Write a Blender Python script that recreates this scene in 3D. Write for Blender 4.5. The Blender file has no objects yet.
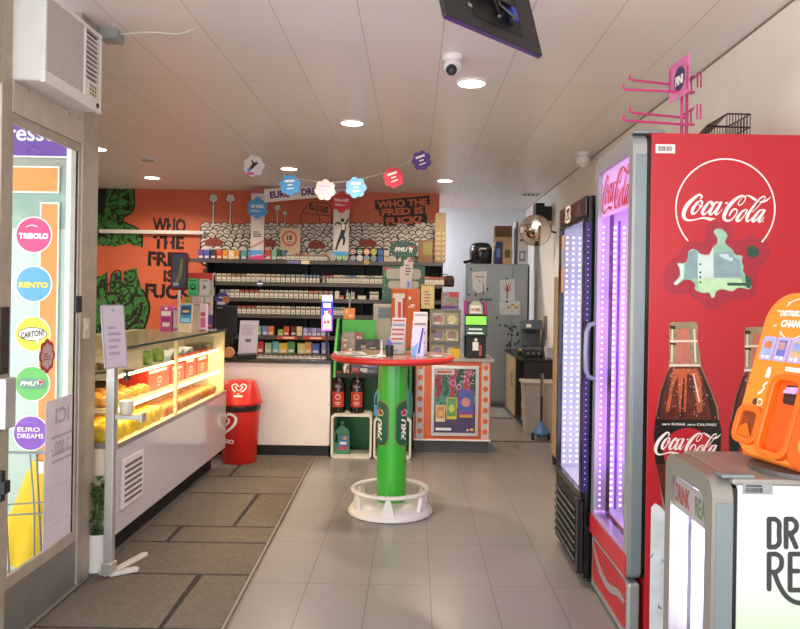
import bpy, bmesh, math, random
from mathutils import Vector, Matrix
random.seed(7)
S = bpy.context.scene
C = S.collection
PI = math.pi
R = math.radians
# ---------------------------------------------------------------- camera model
F, HC, VX, VY, ROLL = 725.0, 1.43, 414.0, 297.0, R(0.9)
cr, sr = math.cos(ROLL), math.sin(ROLL)
CEIL = HC + 1.344
def ray(px, py):
    dx, dy = px - VX, py - VY
    return dx * cr + dy * sr, -dx * sr + dy * cr
def P(px, py, Y):                       # point of the plane Y
    a, b = ray(px, py)
    return Vector((a / F * Y, Y, HC - b / F * Y))
def Q(px, py, X):                       # point of the plane X
    a, b = ray(px, py)
    Y = X * F / a
    return Vector((X, Y, HC - b / F * Y))
def PZ(px, py, Z):                      # point of the plane Z
    a, b = ray(px, py)
    Y = (HC - Z) * F / b
    return Vector((a / F * Y, Y, Z))
# ---------------------------------------------------------------- materials
def lin(c):
    if isinstance(c, str):
        c = c.lstrip('#'); c = [int(c[i:i + 2], 16) / 255 for i in (0, 2, 4)]
    return tuple((x / 12.92 if x <= .04045 else ((x + .055) / 1.055) ** 2.4) for x in c) + (1,)
MATS = {}
def M(name, col='#808080', rough=.5, metal=0, emit=0, ecol=None, noise=.06, ns=9, coat=0, bump=0, alpha=1, spec=.5):
    if name in MATS: return MATS[name]
    m = bpy.data.materials.new(name); m.use_nodes = True
    nt = m.node_tree; b = nt.nodes['Principled BSDF']
    c = lin(col)
    b.inputs['Base Color'].default_value = c
    b.inputs['Roughness'].default_value = rough
    b.inputs['Metallic'].default_value = metal
    b.inputs['Coat Weight'].default_value = coat
    b.inputs['Specular IOR Level'].default_value = spec
    if emit:
        b.inputs['Emission Color'].default_value = lin(ecol or col)
        b.inputs['Emission Strength'].default_value = emit
    if noise or bump:
        tc = nt.nodes.new('ShaderNodeTexCoord'); nz = nt.nodes.new('ShaderNodeTexNoise')
        nz.inputs['Scale'].default_value = ns; nz.inputs['Detail'].default_value = 3
        nt.links.new(tc.outputs['Object'], nz.inputs['Vector'])
        if noise:
            rp = nt.nodes.new('ShaderNodeValToRGB')
            rp.color_ramp.elements[0].position = .3; rp.color_ramp.elements[1].position = .7
            rp.color_ramp.elements[0].color = tuple(x * (1 - noise) for x in c[:3]) + (1,)
            rp.color_ramp.elements[1].color = tuple(min(1, x * (1 + noise)) for x in c[:3]) + (1,)
            nt.links.new(nz.outputs['Fac'], rp.inputs['Fac'])
            nt.links.new(rp.outputs['Color'], b.inputs['Base Color'])
        if bump:
            bp = nt.nodes.new('ShaderNodeBump'); bp.inputs['Strength'].default_value = bump; bp.inputs['Distance'].default_value = .01
            nt.links.new(nz.outputs['Fac'], bp.inputs['Height']); nt.links.new(bp.outputs['Normal'], b.inputs['Normal'])
    MATS[name] = m
    return m
def glass(name, tint='#ffffff', refl=.10):
    if name in MATS: return MATS[name]
    m = bpy.data.materials.new(name); m.use_nodes = True
    nt = m.node_tree; nt.nodes.clear()
    o = nt.nodes.new('ShaderNodeOutputMaterial'); mx = nt.nodes.new('ShaderNodeMixShader')
    t = nt.nodes.new('ShaderNodeBsdfTransparent'); g = nt.nodes.new('ShaderNodeBsdfGlossy')
    lw = nt.nodes.new('ShaderNodeLayerWeight'); lw.inputs['Blend'].default_value = .5
    pw = nt.nodes.new('ShaderNodeMath'); pw.operation = 'POWER'; pw.inputs[1].default_value = 4; nt.links.new(lw.outputs['Facing'], pw.inputs[0])
    ma = nt.nodes.new('ShaderNodeMath'); ma.operation = 'MULTIPLY_ADD'; ma.inputs[1].default_value = .16; ma.inputs[2].default_value = refl * .35; nt.links.new(pw.outputs[0], ma.inputs[0])
    t.inputs['Color'].default_value = lin(tint); g.inputs['Roughness'].default_value = .03
    nt.links.new(ma.outputs[0], mx.inputs[0]); nt.links.new(t.outputs[0], mx.inputs[1]); nt.links.new(g.outputs[0], mx.inputs[2])
    nt.links.new(mx.outputs[0], o.inputs[0])
    MATS[name] = m
    return m
# ---------------------------------------------------------------- mesh builder
def FM(o, u=(1, 0, 0), v=(0, 0, 1)):
    u = Vector(u).normalized(); v = Vector(v); v = (v - u * v.dot(u)).normalized(); n = u.cross(v)
    m = Matrix((u, v, n)).transposed().to_4x4(); m.translation = Vector(o)
    return m
FRONT = dict(u=(1, 0, 0), v=(0, 0, 1))     # faces -Y
LEFTW = dict(u=(0, -1, 0), v=(0, 0, 1))    # faces -X
RIGHTW = dict(u=(0, 1, 0), v=(0, 0, 1))    # faces +X
class MB:
    def __init__(s, mat=None):
        s.v = []; s.f = []; s.mi = []; s.ms = []; s.k = 0; s.x = None; s.j = 0
        if mat is not None: s.use(mat)
    def use(s, m):
        if m not in s.ms: s.ms.append(m)
        s.k = s.ms.index(m); return s
    def fr(s, m): s.x = m; return s
    def av(s, vs):
        b = len(s.v)
        for p in vs:
            p = Vector(p); s.v.append(s.x @ p if s.x else p)
        return b
    def af(s, *fs):
        for f in fs: s.f.append(f); s.mi.append(s.k)
    def box(s, x0, x1, y0, y1, z0, z1):
        b = s.av([(x, y, z) for z in (z0, z1) for y in (y0, y1) for x in (x0, x1)])
        s.af(*[tuple(b + i for i in q) for q in ((0, 2, 3, 1), (4, 5, 7, 6), (0, 1, 5, 4), (2, 6, 7, 3), (0, 4, 6, 2), (1, 3, 7, 5))])
        return s
    def cbox(s, c, d):
        return s.box(c[0] - d[0] / 2, c[0] + d[0] / 2, c[1] - d[1] / 2, c[1] + d[1] / 2, c[2] - d[2] / 2, c[2] + d[2] / 2)
    def jit(s, z0, z1):                          # keep overlapping prints off one shared plane
        s.j = (s.j + 1) % 20
        return z1 + s.j * 8e-6 if 0 <= z1 - z0 < .0026 else z1
    def prism(s, pts, z0=0, z1=.001):            # polygon in local xy, extruded along local z
        z1 = s.jit(z0, z1)
        n = len(pts)
        b = s.av([(p[0], p[1], z0) for p in pts] + [(p[0], p[1], z1) for p in pts])
        s.af(tuple(b + n + i for i in range(n)), tuple(b + n - 1 - i for i in range(n)))
        for i in range(n):
            j = (i + 1) % n; s.af((b + i, b + j, b + n + j, b + n + i))
        return s
    def rect(s, x0, y0, x1, y1, z0=0, z1=.001): return s.prism([(x0, y0), (x1, y0), (x1, y1), (x0, y1)], z0, z1)
    def disc(s, cx, cy, r, z0=0, z1=.001, n=24, ry=None):
        ry = ry or r
        return s.prism([(cx + r * math.cos(2 * PI * i / n), cy + ry * math.sin(2 * PI * i / n)) for i in range(n)], z0, z1)
    def ring(s, cx, cy, r0, r1, z0=0, z1=.001, n=40, a0=0, a1=2 * PI):
        closed = abs(a1 - a0 - 2 * PI) < 1e-6; z1 = s.jit(z0, z1)
        k = n if closed else n + 1
        A = [a0 + (a1 - a0) * i / n for i in range(k)]
        b = s.av([(cx + r * math.cos(a), cy + r * math.sin(a), z) for a in A for r in (r0, r1) for z in (z0, z1)])
        for i in range(n):
            j = (i + 1) % k; p, q = b + 4 * i, b + 4 * j
            s.af((p, p + 1, q + 1, q), (p + 1, p + 3, q + 3, q + 1), (p + 3, p + 2, q + 2, q + 3), (p + 2, p, q, q + 2))
        if not closed:
            e = b + 4 * n; s.af((b, b + 2, b + 3, b + 1), (e, e + 1, e + 3, e + 2))
        return s
    def stroke(s, pts, z0=0, z1=.001):           # (x, y, width) brush stroke
        q = []; z1 = s.jit(z0, z1)
        for i in range(len(pts) - 1):           # Catmull-Rom
            p0 = pts[max(i - 1, 0)]; p1 = pts[i]; p2 = pts[i + 1]; p3 = pts[min(i + 2, len(pts) - 1)]
            for t in (0, .25, .5, .75):
                q.append(tuple(.5 * ((2 * b_) + (c_ - a_) * t + (2 * a_ - 5 * b_ + 4 * c_ - d_) * t * t + (3 * b_ - a_ - 3 * c_ + d_) * t ** 3) for a_, b_, c_, d_ in zip(p0, p1, p2, p3)))
        q.append(pts[-1])
        b = len(s.v); n = len(q)
        for i, p in enumerate(q):
            a = q[max(i - 1, 0)]; c = q[min(i + 1, n - 1)]
            d = Vector((c[0] - a[0], c[1] - a[1])); d = d.normalized() if d.length > 1e-9 else Vector((1, 0))
            w = abs(p[2]) / 2
            s.av([(p[0] - d.y * w, p[1] + d.x * w, z1), (p[0] + d.y * w, p[1] - d.x * w, z1), (p[0] - d.y * w, p[1] + d.x * w, z0), (p[0] + d.y * w, p[1] - d.x * w, z0)])
        for i in range(n - 1):
            a, c = b + 4 * i, b + 4 * i + 4
            s.af((a, a + 1, c + 1, c), (a + 2, c + 2, c + 3, a + 3), (a, c, c + 2, a + 2), (a + 1, a + 3, c + 3, c + 1))
        return s
    def lathe(s, prof, c=(0, 0, 0), n=24, axis='z'):
        c = Vector(c); vs = []
        for (r, h) in prof:
            for i in range(n):
                a = 2 * PI * i / n; x, y = r * math.cos(a), r * math.sin(a)
                vs.append(c + Vector({'z': (x, y, h), 'y': (x, h, y), 'x': (h, x, y)}[axis]))
        b = s.av(vs); m = len(prof)
        for j in range(m - 1):
            for i in range(n):
                k = (i + 1) % n
                s.af((b + j * n + i, b + j * n + k, b + (j + 1) * n + k, b + (j + 1) * n + i))
        if prof[0][0] > 1e-5: s.af(tuple(b + i for i in range(n))[::-1])
        if prof[-1][0] > 1e-5: s.af(tuple(b + (m - 1) * n + i for i in range(n)))
        return s
    def cyl(s, c, r, h, axis='z', n=20, r2=None):
        return s.lathe([(r, 0), (r if r2 is None else r2, h)], c, n, axis)
    def sph(s, c, r, n=14, sz=1.0):
        m = n // 2
        return s.lathe([(max(r * math.sin(PI * j / m), 1e-6), -r * sz * math.cos(PI * j / m)) for j in range(m + 1)], c, n)
    def tube(s, pts, r, n=8, closed=False):
        pts = [Vector(p) for p in pts]; m = len(pts); b = None; rings = []
        up = Vector((0, 0, 1)); pu = None
        for i, p in enumerate(pts):
            a = pts[(i - 1) % m] if (closed or i > 0) else p
            c = pts[(i + 1) % m] if (closed or i < m - 1) else p
            d = (c - a).normalized()
            u = pu if pu is not None else (up if abs(d.z) < .9 else Vector((1, 0, 0)))
            u = u - d * u.dot(d)
            if u.length < 1e-4: u = Vector((1, 0, 0)) - d * d.x
            u.normalize(); w = d.cross(u); pu = u
            rr = r[i] if isinstance(r, (list, tuple)) else r
            k = s.av([p + (u * math.cos(2 * PI * j / n) + w * math.sin(2 * PI * j / n)) * rr for j in range(n)])
            rings.append(k)
        for i in range(m if closed else m - 1):
            a, c = rings[i], rings[(i + 1) % m]
            for j in range(n):
                k = (j + 1) % n; s.af((a + j, a + k, c + k, c + j))
        if not closed:
            s.af(tuple(rings[0] + j for j in range(n))[::-1], tuple(rings[-1] + j for j in range(n)))
        return s
    def text(s, body, x=0, y=0, size=.1, z=.0015, align='CENTER', bold=0, shear=0, sx=1, ext=.0006, width=None, rot=0, sp=1):
        cu = bpy.data.curves.new('t', 'FONT'); cu.body = body; cu.size = 1; cu.align_x = align; cu.align_y = 'CENTER'
        cu.offset = bold; cu.shear = shear; cu.space_character = sp; cu.resolution_u = 3
        o = bpy.data.objects.new('t', cu); me = bpy.data.meshes.new_from_object(o)
        k = size
        xs = [v.co.x for v in me.vertices] or [0]; ys = [v.co.y for v in me.vertices] or [0]
        ym = (min(ys) + max(ys)) / 2; hh = max(max(ys) - min(ys), 1e-6)
        k = size / hh                             # size = real height of the lettering
        kx = k * sx
        if width: kx = width / max(max(xs) - min(xs), 1e-6)
        xm = (min(xs) + max(xs)) / 2 if align == 'CENTER' else (min(xs) if align == 'LEFT' else max(xs))
        ca, sa = math.cos(rot), math.sin(rot)
        pts = [((v.co.x - xm) * kx, (v.co.y - ym) * k) for v in me.vertices]
        b = s.av([(x + p * ca - q * sa, y + p * sa + q * ca, z + ext) for p, q in pts])
        for p in me.polygons: s.af(tuple(b + i for i in p.vertices))
        bpy.data.objects.remove(o); bpy.data.curves.remove(cu); bpy.data.meshes.remove(me)
        return s
    def build(s, name, parent=None, smooth=False, bevel=0, seg=2, ang=35, normals=True):
        off = WL.get(parent.name, Vector()) if parent else Vector()
        me = bpy.data.meshes.new(name)
        me.from_pydata([tuple(v - off) for v in s.v], [], s.f)
        for m in s.ms: me.materials.append(m)
        me.polygons.foreach_set('material_index', s.mi)
        if normals:
            bm = bmesh.new(); bm.from_mesh(me); bmesh.ops.recalc_face_normals(bm, faces=bm.faces); bm.to_mesh(me); bm.free()
        if smooth:
            me.shade_smooth(); me.set_sharp_from_angle(angle=R(ang))
        o = bpy.data.objects.new(name, me); C.objects.link(o)
        if parent: o.parent = parent
        WL[o.name] = off.copy()
        if bevel:
            b = o.modifiers.new('bevel', 'BEVEL'); b.width = bevel; b.segments = seg; b.limit_method = 'ANGLE'; b.angle_limit = R(50)
            b.harden_normals = False
        return o
WL = {}
def tag(o, label, cat, group=None, kind=None):
    o['label'] = label; o['category'] = cat
    if group: o['group'] = group
    if kind: o['kind'] = kind
    return o
def thing(name, label, cat, loc=(0, 0, 0), group=None, rz=0):
    o = bpy.data.objects.new(name, None); C.objects.link(o)
    o.location = loc; o.rotation_euler.z = rz; o.empty_display_size = .05
    WL[o.name] = Vector(loc)
    return tag(o, label, cat, group)
def struct(o): o['kind'] = 'structure'; return o
def dup(root, loc, label=None, rz=None, group=None):
    r = root.copy(); C.objects.link(r); r.location = loc
    if rz is not None: r.rotation_euler.z = rz
    if label: r['label'] = label
    if group: r['group'] = group
    for ch in list(root.children):
        c = ch.copy(); C.objects.link(c); c.parent = r
        for g in list(ch.children):
            d = g.copy(); C.objects.link(d); d.parent = c
    return r
def rr(x0, y0, x1, y1, r, n=5):
    o = []
    for cx, cy, a in ((x1 - r, y1 - r, 0), (x0 + r, y1 - r, 90), (x0 + r, y0 + r, 180), (x1 - r, y0 + r, 270)):
        for i in range(n + 1):
            t = R(a + 90 * i / n); o.append((cx + r * math.cos(t), cy + r * math.sin(t)))
    return o
def px_poly(pts, Y):                              # trace on a plane facing the door -> local metres in a FRONT frame at x=0,z=0
    return [(p.x, p.z) for p in (P(a, b, Y) for a, b in pts)]
def FY(Y): return FM((0, Y, 0), **FRONT)          # local x = world X, local y = world Z, local z towards -Y
def FXL(X): return FM((X, 0, 0), **LEFTW)         # local x = -world Y, local y = world Z
def FXR(X): return FM((X, 0, 0), **RIGHTW)        # local x = world Y
def ticks(mb, x0, x1, y0, y1, n, z=.0015, seed=1):  # rows of small print as bars
    rg = random.Random(seed)
    for i in range(n):
        y = y1 - (y1 - y0) * (i + .5) / n
        mb.rect(x0, y - (y1 - y0) / n * .22, x0 + (x1 - x0) * rg.uniform(.55, 1), y + (y1 - y0) / n * .22, z, z + .0004)
# script lettering of the drinks logo, drawn as brush strokes (units of its own, 48..668 wide, y down)
LOGO_A = [   # first word, then second word, traced as (x, y, width)
    [(325, 160, 14), (352, 125, 26), (330, 98, 26), (290, 105, 34), (210, 170, 50), (130, 260, 58), (85, 370, 58), (95, 440, 48), (140, 475, 34), (210, 475, 22), (300, 455, 18), (370, 440, 26), (430, 445, 36), (480, 458, 46), (520, 450, 20), (560, 450, 4)],
    [(320, 185, 14), (265, 235, 36), (215, 320, 46), (215, 375, 40), (255, 370, 22), (310, 310, 14), (350, 240, 22), (355, 200, 30), (325, 180, 18)], [(310, 230, 8), (320, 265, 14), (350, 275, 10), (372, 255, 6)],
    [(490, 240, 30), (500, 205, 30), (465, 200, 26), (410, 265, 40), (365, 340, 46), (370, 385, 36), (410, 375, 18), (460, 320, 10)],
    [(600, 205, 12), (550, 210, 24), (505, 280, 40), (470, 355, 44), (485, 388, 30), (530, 350, 14), (590, 260, 10)], [(640, 195, 40), (600, 275, 40), (560, 350, 44), (565, 385, 32), (600, 370, 12), (660, 300, 6)],
    [(698, 215, 26), (735, 210, 24)]]
LOGO_B = [
    [(375, 115, 10), (330, 100, 24), (270, 125, 36), (190, 190, 50), (110, 290, 54), (65, 390, 52), (65, 445, 46), (110, 475, 34), (170, 460, 22), (230, 390, 16), (255, 330, 18), (235, 300, 20), (195, 310, 26), (165, 345, 30), (145, 385, 24), (138, 408, 6)],
    [(335, 110, 12), (375, 125, 18), (355, 190, 14), (300, 240, 18), (270, 230, 16), (280, 190, 12), (335, 120, 10)],
    [(360, 108, 6), (420, 100, 20), (480, 130, 34), (525, 160, 36), (540, 168, 20)], [(585, 190, 18), (640, 185, 28), (700, 155, 22), (755, 105, 4)],
    [(385, 300, 14), (325, 340, 30), (260, 430, 46), (255, 475, 36), (300, 465, 22), (365, 390, 14), (400, 325, 18), (390, 298, 16)], [(370, 335, 6), (385, 370, 12), (410, 360, 6)],
    [(670, 125, 14), (650, 105, 18), (600, 130, 20), (530, 210, 26), (440, 340, 38), (400, 430, 44), (405, 478, 36), (445, 460, 14), (480, 420, 6)], [(670, 125, 10), (640, 165, 10), (560, 260, 10), (480, 345, 8)],
    [(650, 300, 10), (590, 315, 26), (530, 390, 40), (485, 460, 44), (510, 480, 24), (570, 420, 12), (630, 340, 10)], [(665, 300, 36), (625, 380, 38), (580, 455, 42), (590, 485, 30), (620, 465, 12), (660, 410, 6)],
    [(638, 478, 16), (652, 478, 16)]]
LOGO = [[(21 + .472 * a, 265.6 + .472 * b, .472 * w) for a, b, w in st] for st in LOGO_A] + [[(314.6 + .472 * a, 265.6 + .472 * b, .472 * w) for a, b, w in st] for st in LOGO_B]
def logo(mb, x0, x1, yc, z=.0015, asp=1.0, thick=1.0, tilt=0):
    k = (x1 - x0) / 620.0
    for st in LOGO:
        mb.stroke([(x0 + (a - 48) * k, yc + (405 - b) * k * asp + tilt * (a - 48) * k, w * k * thick) for a, b, w in st], z, z + .0004)
# ================================================================ camera, world, light
cam = bpy.data.cameras.new('camera'); co = bpy.data.objects.new('camera', cam); C.objects.link(co)
co.location = (0, 0, HC); co.rotation_euler = (PI / 2, -ROLL, 0)
cam.sensor_width = 36; cam.sensor_fit = 'HORIZONTAL'; cam.lens = F / 800 * 36
cam.shift_x = -(VX - 400) / 800; cam.shift_y = (VY - 314.5) / 800; cam.clip_start = .02
S.camera = co
S.view_settings.view_transform = 'Standard'; S.view_settings.look = 'None'; S.view_settings.gamma = 1
S.view_settings.exposure = EXPO = .4
S.cycles.use_denoising = True
S.cycles.max_bounces = 8; S.cycles.diffuse_bounces = 4; S.cycles.glossy_bounces = 4; S.cycles.transparent_max_bounces = 16
S.cycles.sample_clamp_indirect = 4; S.cycles.caustics_reflective = False; S.cycles.caustics_refractive = False
w = bpy.data.worlds.new('world'); S.world = w; w.use_nodes = True
bg = w.node_tree.nodes['Background']; bg.inputs[0].default_value = lin('#f0f1f4'); bg.inputs[1].default_value = 3.7
def area(name, loc, rot, sx, sy, power, col, parent=None, spread=180):
    l = bpy.data.lights.new(name, 'AREA'); l.shape = 'RECTANGLE'; l.size = sx; l.size_y = sy; l.energy = power; l.color = lin(col)[:3]; l.spread = R(spread)
    o = bpy.data.objects.new(name, l); C.objects.link(o); o.location = loc; o.rotation_euler = rot
    if parent: o.parent = parent; o.location = Vector(loc) - WL[parent.name]
    return o
pt = area('street_light_portal', (0, -1.0, 1.39), (R(90), 0, 0), 3.3, 2.76, 1, '#ffffff'); pt.data.cycles.is_portal = True
pt.rotation_euler = (R(90), 0, 0)
# ================================================================ setting
def tiles(name, base, line, x0, dx, y0, dy, w, rough, var=.04, coat=0, ns=2.5):
    m = bpy.data.materials.new(name); m.use_nodes = True; nt = m.node_tree; b = nt.nodes['Principled BSDF']
    N = nt.nodes.new; L = nt.links.new
    tc = N('ShaderNodeTexCoord'); sp = N('ShaderNodeSeparateXYZ'); L(tc.outputs['Object'], sp.inputs[0])
    def mth(op, a, bb=None):
        n = N('ShaderNodeMath'); n.operation = op
        for i, q in enumerate((a, bb)):
            if q is None: continue
            if isinstance(q, (int, float)): n.inputs[i].default_value = q
            else: L(q, n.inputs[i])
        return n.outputs[0]
    gx = mth('LESS_THAN', mth('PINGPONG', mth('SUBTRACT', sp.outputs[0], x0), dx / 2), w)
    gy = mth('LESS_THAN', mth('PINGPONG', mth('SUBTRACT', sp.outputs[1], y0), dy / 2), w)
    g = mth('MAXIMUM', gx, gy)
    cx = mth('FLOOR', mth('DIVIDE', mth('SUBTRACT', sp.outputs[0], x0), dx)); cy = mth('FLOOR', mth('DIVIDE', mth('SUBTRACT', sp.outputs[1], y0), dy))
    cb = N('ShaderNodeCombineXYZ'); L(cx, cb.inputs[0]); L(cy, cb.inputs[1])
    wn = N('ShaderNodeTexWhiteNoise'); L(cb.outputs[0], wn.inputs['Vector'])
    nz = N('ShaderNodeTexNoise'); nz.inputs['Scale'].default_value = ns; nz.inputs['Detail'].default_value = 5; L(tc.outputs['Object'], nz.inputs['Vector'])
    v = mth('ADD', mth('MULTIPLY', wn.outputs['Value'], var), mth('MULTIPLY', nz.outputs['Fac'], var * 2))
    v = mth('ADD', v, 1 - var * 1.5)
    mx = N('ShaderNodeMix'); mx.data_type = 'RGBA'; mx.blend_type = 'MULTIPLY'; mx.inputs[0].default_value = 1
    mx.inputs[6].default_value = lin(base); L(v, mx.inputs[7])
    m2 = N('ShaderNodeMix'); m2.data_type = 'RGBA'; L(g, m2.inputs[0]); L(mx.outputs[2], m2.inputs[6]); m2.inputs[7].default_value = lin(line)
    L(m2.outputs[2], b.inputs['Base Color'])
    b.inputs['Roughness'].default_value = rough; b.inputs['Coat Weight'].default_value = coat
    return m
XL, XR, YF, YB, YR = -1.62, 1.66, 3.70, 9.40, 10.9
floor_m = tiles('floor_tiles', '#827e79', '#56524d', .101, .303, 3.60, .606, .0022, .28)
ceil_m = tiles('ceiling_panels', '#ece6e2', '#bdb4ae', .126, .406, .62, 1.97, .0022, .28, .02)
wallp = M('cream_wall_paint', '#e6dfd3', .7, noise=.03, ns=3)
coolp = M('pale_blue_wall_paint', '#c3cdd0', .7, noise=.03, ns=3)
orange = M('orange_mural_paint', '#cb6440', .55, noise=.03, ns=4)
black = M('black_paint', '#141312', .5, noise=.05)
white = M('white_paint', '#e6e2dc', .45, noise=.03)
mb = MB(floor_m).box(-4.3, 1.76, -1.2, 11.0, -.1, 0); struct(mb.build('floor'))
mb = MB(ceil_m).box(XL - .1, 1.76, -1.0, YF + .05, CEIL, CEIL + .1).box(-4.3, 1.76, YF + .05, 11.0, CEIL, CEIL + .1); struct(mb.build('ceiling'))
mb = MB(wallp).box(XR, XR + .1, -1.0, 11.0, 0, CEIL); wall_right = struct(mb.build('wall_right'))
mb = MB(M('dark_ceiling_trim', '#857c72', .6)).box(XR - .006, XR, -1.0, YR, CEIL - .009, CEIL); t = struct(mb.build('trim_1'))
mb = MB(coolp).box(-4.3, XR, YR, YR + .1, 0, CEIL); struct(mb.build('wall_rear'))
mb = MB(white).box(-4.4, -4.3, YF, 11.0, 0, CEIL); struct(mb.build('wall_left'))
mb = MB(orange).box(-4.3, .31, YB, YB + .1, 0, CEIL); wall_back = struct(mb.build('wall_back'))
mb = MB(M('threshold_strip', '#4c4741', .5)).box(.78, XR, 7.22, 7.26, 0, .006); struct(mb.build('trim_2'))
mb = MB(white).fr(None).box(P(98, 231, 9.3).x, P(203, 231, 9.3).x, 9.33, 9.40, P(150, 233.5, 9.33).z, P(150, 230, 9.33).z); struct(mb.build('trim_3'))
# baseboards
mb = MB(white).box(XR - .012, XR, -1.0, YR, 0, .08); struct(mb.build('baseboard_right'))
mb = MB(white).box(.32, XR - .02, YR - .012, YR, 0, .08); struct(mb.build('baseboard_rear'))
# ---------------------------------------------------------------- mural
YM = YB - .0
def mural(name, mat, polys=(), strokes=(), lift=.002, Y=YM):
    mb = MB(mat).fr(FY(Y))
    for p in polys: mb.prism(px_poly(p, Y), 0, lift)
    for st in strokes:
        mb.stroke([(P(a, b, Y).x, P(a, b, Y).z, w_ * Y / F) for a, b, w_ in st], lift, lift + .0006)
    return mb
def cm(pts, ox, oy, k): return [(ox + a / k, oy + b / k) for a, b in pts]
green_m = M('mural_green', '#3c7f3a', .55, noise=0)
nt = green_m.node_tree; b_ = nt.nodes['Principled BSDF']; tc = nt.nodes.new('ShaderNodeTexCoord'); nz = nt.nodes.new('ShaderNodeTexNoise')
nz.inputs['Scale'].default_value = 7; nz.inputs['Detail'].default_value = 6; nz.inputs['Distortion'].default_value = 2.5
rp = nt.nodes.new('ShaderNodeValToRGB'); e = rp.color_ramp.elements; e[0].position = .45; e[0].color = lin('#16210f'); e[1].position = .50; e[1].color = lin('#3c7f3a')
nt.links.new(tc.outputs['Object'], nz.inputs['Vector']); nt.links.new(nz.outputs['Fac'], rp.inputs['Fac']); nt.links.new(rp.outputs['Color'], b_.inputs['Base Color'])
k = 3.933
up = cm([(0, 30), (172, 32), (175, 95), (165, 125), (130, 150), (135, 165), (185, 190), (205, 215), (205, 265), (175, 258), (150, 250), (100, 262), (0, 255)], 90, 180, k)
lo = cm([(0, 385), (45, 375), (65, 360), (70, 440), (78, 446), (86, 370), (120, 358), (122, 398), (129, 400), (133, 360), (160, 350), (185, 345), (190, 385), (205, 430), (230, 480), (232, 520), (210, 590), (185, 615), (120, 640), (0, 640)], 90, 180, k)
fig = mural('mural_figure', green_m, [up, lo]); fig = fig.build('mural_figure', wall_back)
ol = mural('figure_outline', black, [cm([(0, 30), (66, 30), (60, 110), (50, 140), (30, 130), (0, 140)], 90, 180, k), cm([(135, 110), (160, 95), (158, 118), (141, 122)], 90, 180, k), cm([(120, 66), (150, 58), (146, 70), (124, 74)], 90, 180, k)],
           [[(a, b, 1.6) for a, b in up[1:9]], [(a, b, 2.4) for a, b in lo[13:20]], [(a, b, 1.2) for a, b in lo[2:9]],
            [(a, b, 1.5) for a, b in cm([(60, 420), (100, 400), (150, 430), (160, 480), (110, 500), (70, 480), (60, 420)], 90, 180, k)],
            [(a, b, 3) for a, b in cm([(130, 600), (190, 540), (205, 480)], 90, 180, k)], [(a, b, 3) for a, b in cm([(120, 560), (160, 545), (190, 500)], 90, 180, k)],
            [(a, b, 1.3) for a, b in cm([(95, 440), (110, 425), (128, 445), (112, 462), (95, 440)], 90, 180, k)]], lift=.003)
ol.build('figure_outline', wall_back)
def pxtext(mb, s, px, py, hpx, Y, wpx=None, bold=0, z=.0015, rot=0, shear=0, align='CENTER'):
    p = P(px, py, Y); kk = Y / F
    mb.fr(FY(Y)); mb.text(s, p.x, p.z, hpx * kk, z, align, bold, shear, width=wpx * kk if wpx else None, rot=rot - ROLL)
mb = MB(black)
for s_, x0, x1, y0, y1 in (('WHO', 152.5, 186, 218, 233), ('THE', 153, 184, 236, 249), ('FRED', 148, 190, 252, 266.5), ('IS', 163.5, 174, 270, 282), ('FUCK', 145, 192, 284, 299)):
    pxtext(mb, s_, (x0 + x1) / 2, (y0 + y1) / 2, y1 - y0, YM, x1 - x0, bold=.045)
mb.build('mural_lettering', wall_back)
mb = MB(orange)                                    # stencil bridges
for a, b0, b1 in ((156, 217, 221), (172, 223, 228), (182.5, 217, 220), (182.5, 230, 234), (158.5, 236, 239), (169, 241, 244), (181, 241, 244), (152, 258, 261), (164, 258, 261), (186, 251, 254), (186, 264, 267), (167, 274, 277), (150, 290, 292), (159, 297, 300), (171, 289, 293), (186, 290, 293)):
    c = P(a, (b0 + b1) / 2, YM); mb.fr(FY(YM)).rect(c.x - .013, c.z - (b1 - b0) * .0065, c.x + .013, c.z + (b1 - b0) * .0065, .0015, .003)
mb.build('stencil_gap', wall_back)
# crowd of white round heads
mw, mk = MB(M('mural_white', '#ddd6c8', .6)), MB(black)
mw.fr(FY(YM)); mk.fr(FY(YM))
rg = random.Random(3); y = 226.0; row = 0
zz = .001
while y < 263:
    t = (y - 226) / 36; rad = 3.6 + 2.4 * t
    x = 201 + (row % 2) * rad * .85
    while x < 438:
        p = P(min(x + rg.uniform(-.6, .6), 436.5), y + rg.uniform(-.8, .8), YM); r_ = rad * rg.uniform(.8, 1.15) * YM / F
        x0c, x1c = P(200, y, YM).x, .31
        dx0 = max(min(p.x, x1c - r_), x0c + r_)
        zq = zz + rg.uniform(0, .0003)
        mk.disc(dx0, p.z, r_, zq, zq + .0003, 14); mw.disc(dx0, p.z, r_ * .78, zq + .0006, zq + .0008, 14)
        if rg.random() < .55: mk.ring(dx0 + r_ * .1, p.z - r_ * .2, r_ * .38, r_ * .5, zq + .001, zq + .0011, 8, 0, 2.2)
        x += rad * 1.62
    y += rad * .95; row += 1; zz += .0014
mk.build('mural_crowd_outline', wall_back); mw.build('mural_crowd', wall_back)
mb = MB(M('mural_red', '#8f3a2c', .6)).fr(FY(YM))
for px, py in ((214, 242), (268, 243), (317, 245), (368, 243)):
    p = P(px, py, YM)
    for q in range(5): mb.disc(p.x + (q - 2) * .035, p.z + .02 * ((q % 2) - .5), .045, .018, .0185, 12)
mb.build('mural_red_crowd', wall_back)
mw, mk = MB(M('mural_white', '#ddd6c8')).fr(FY(YM)), MB(black).fr(FY(YM))
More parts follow.
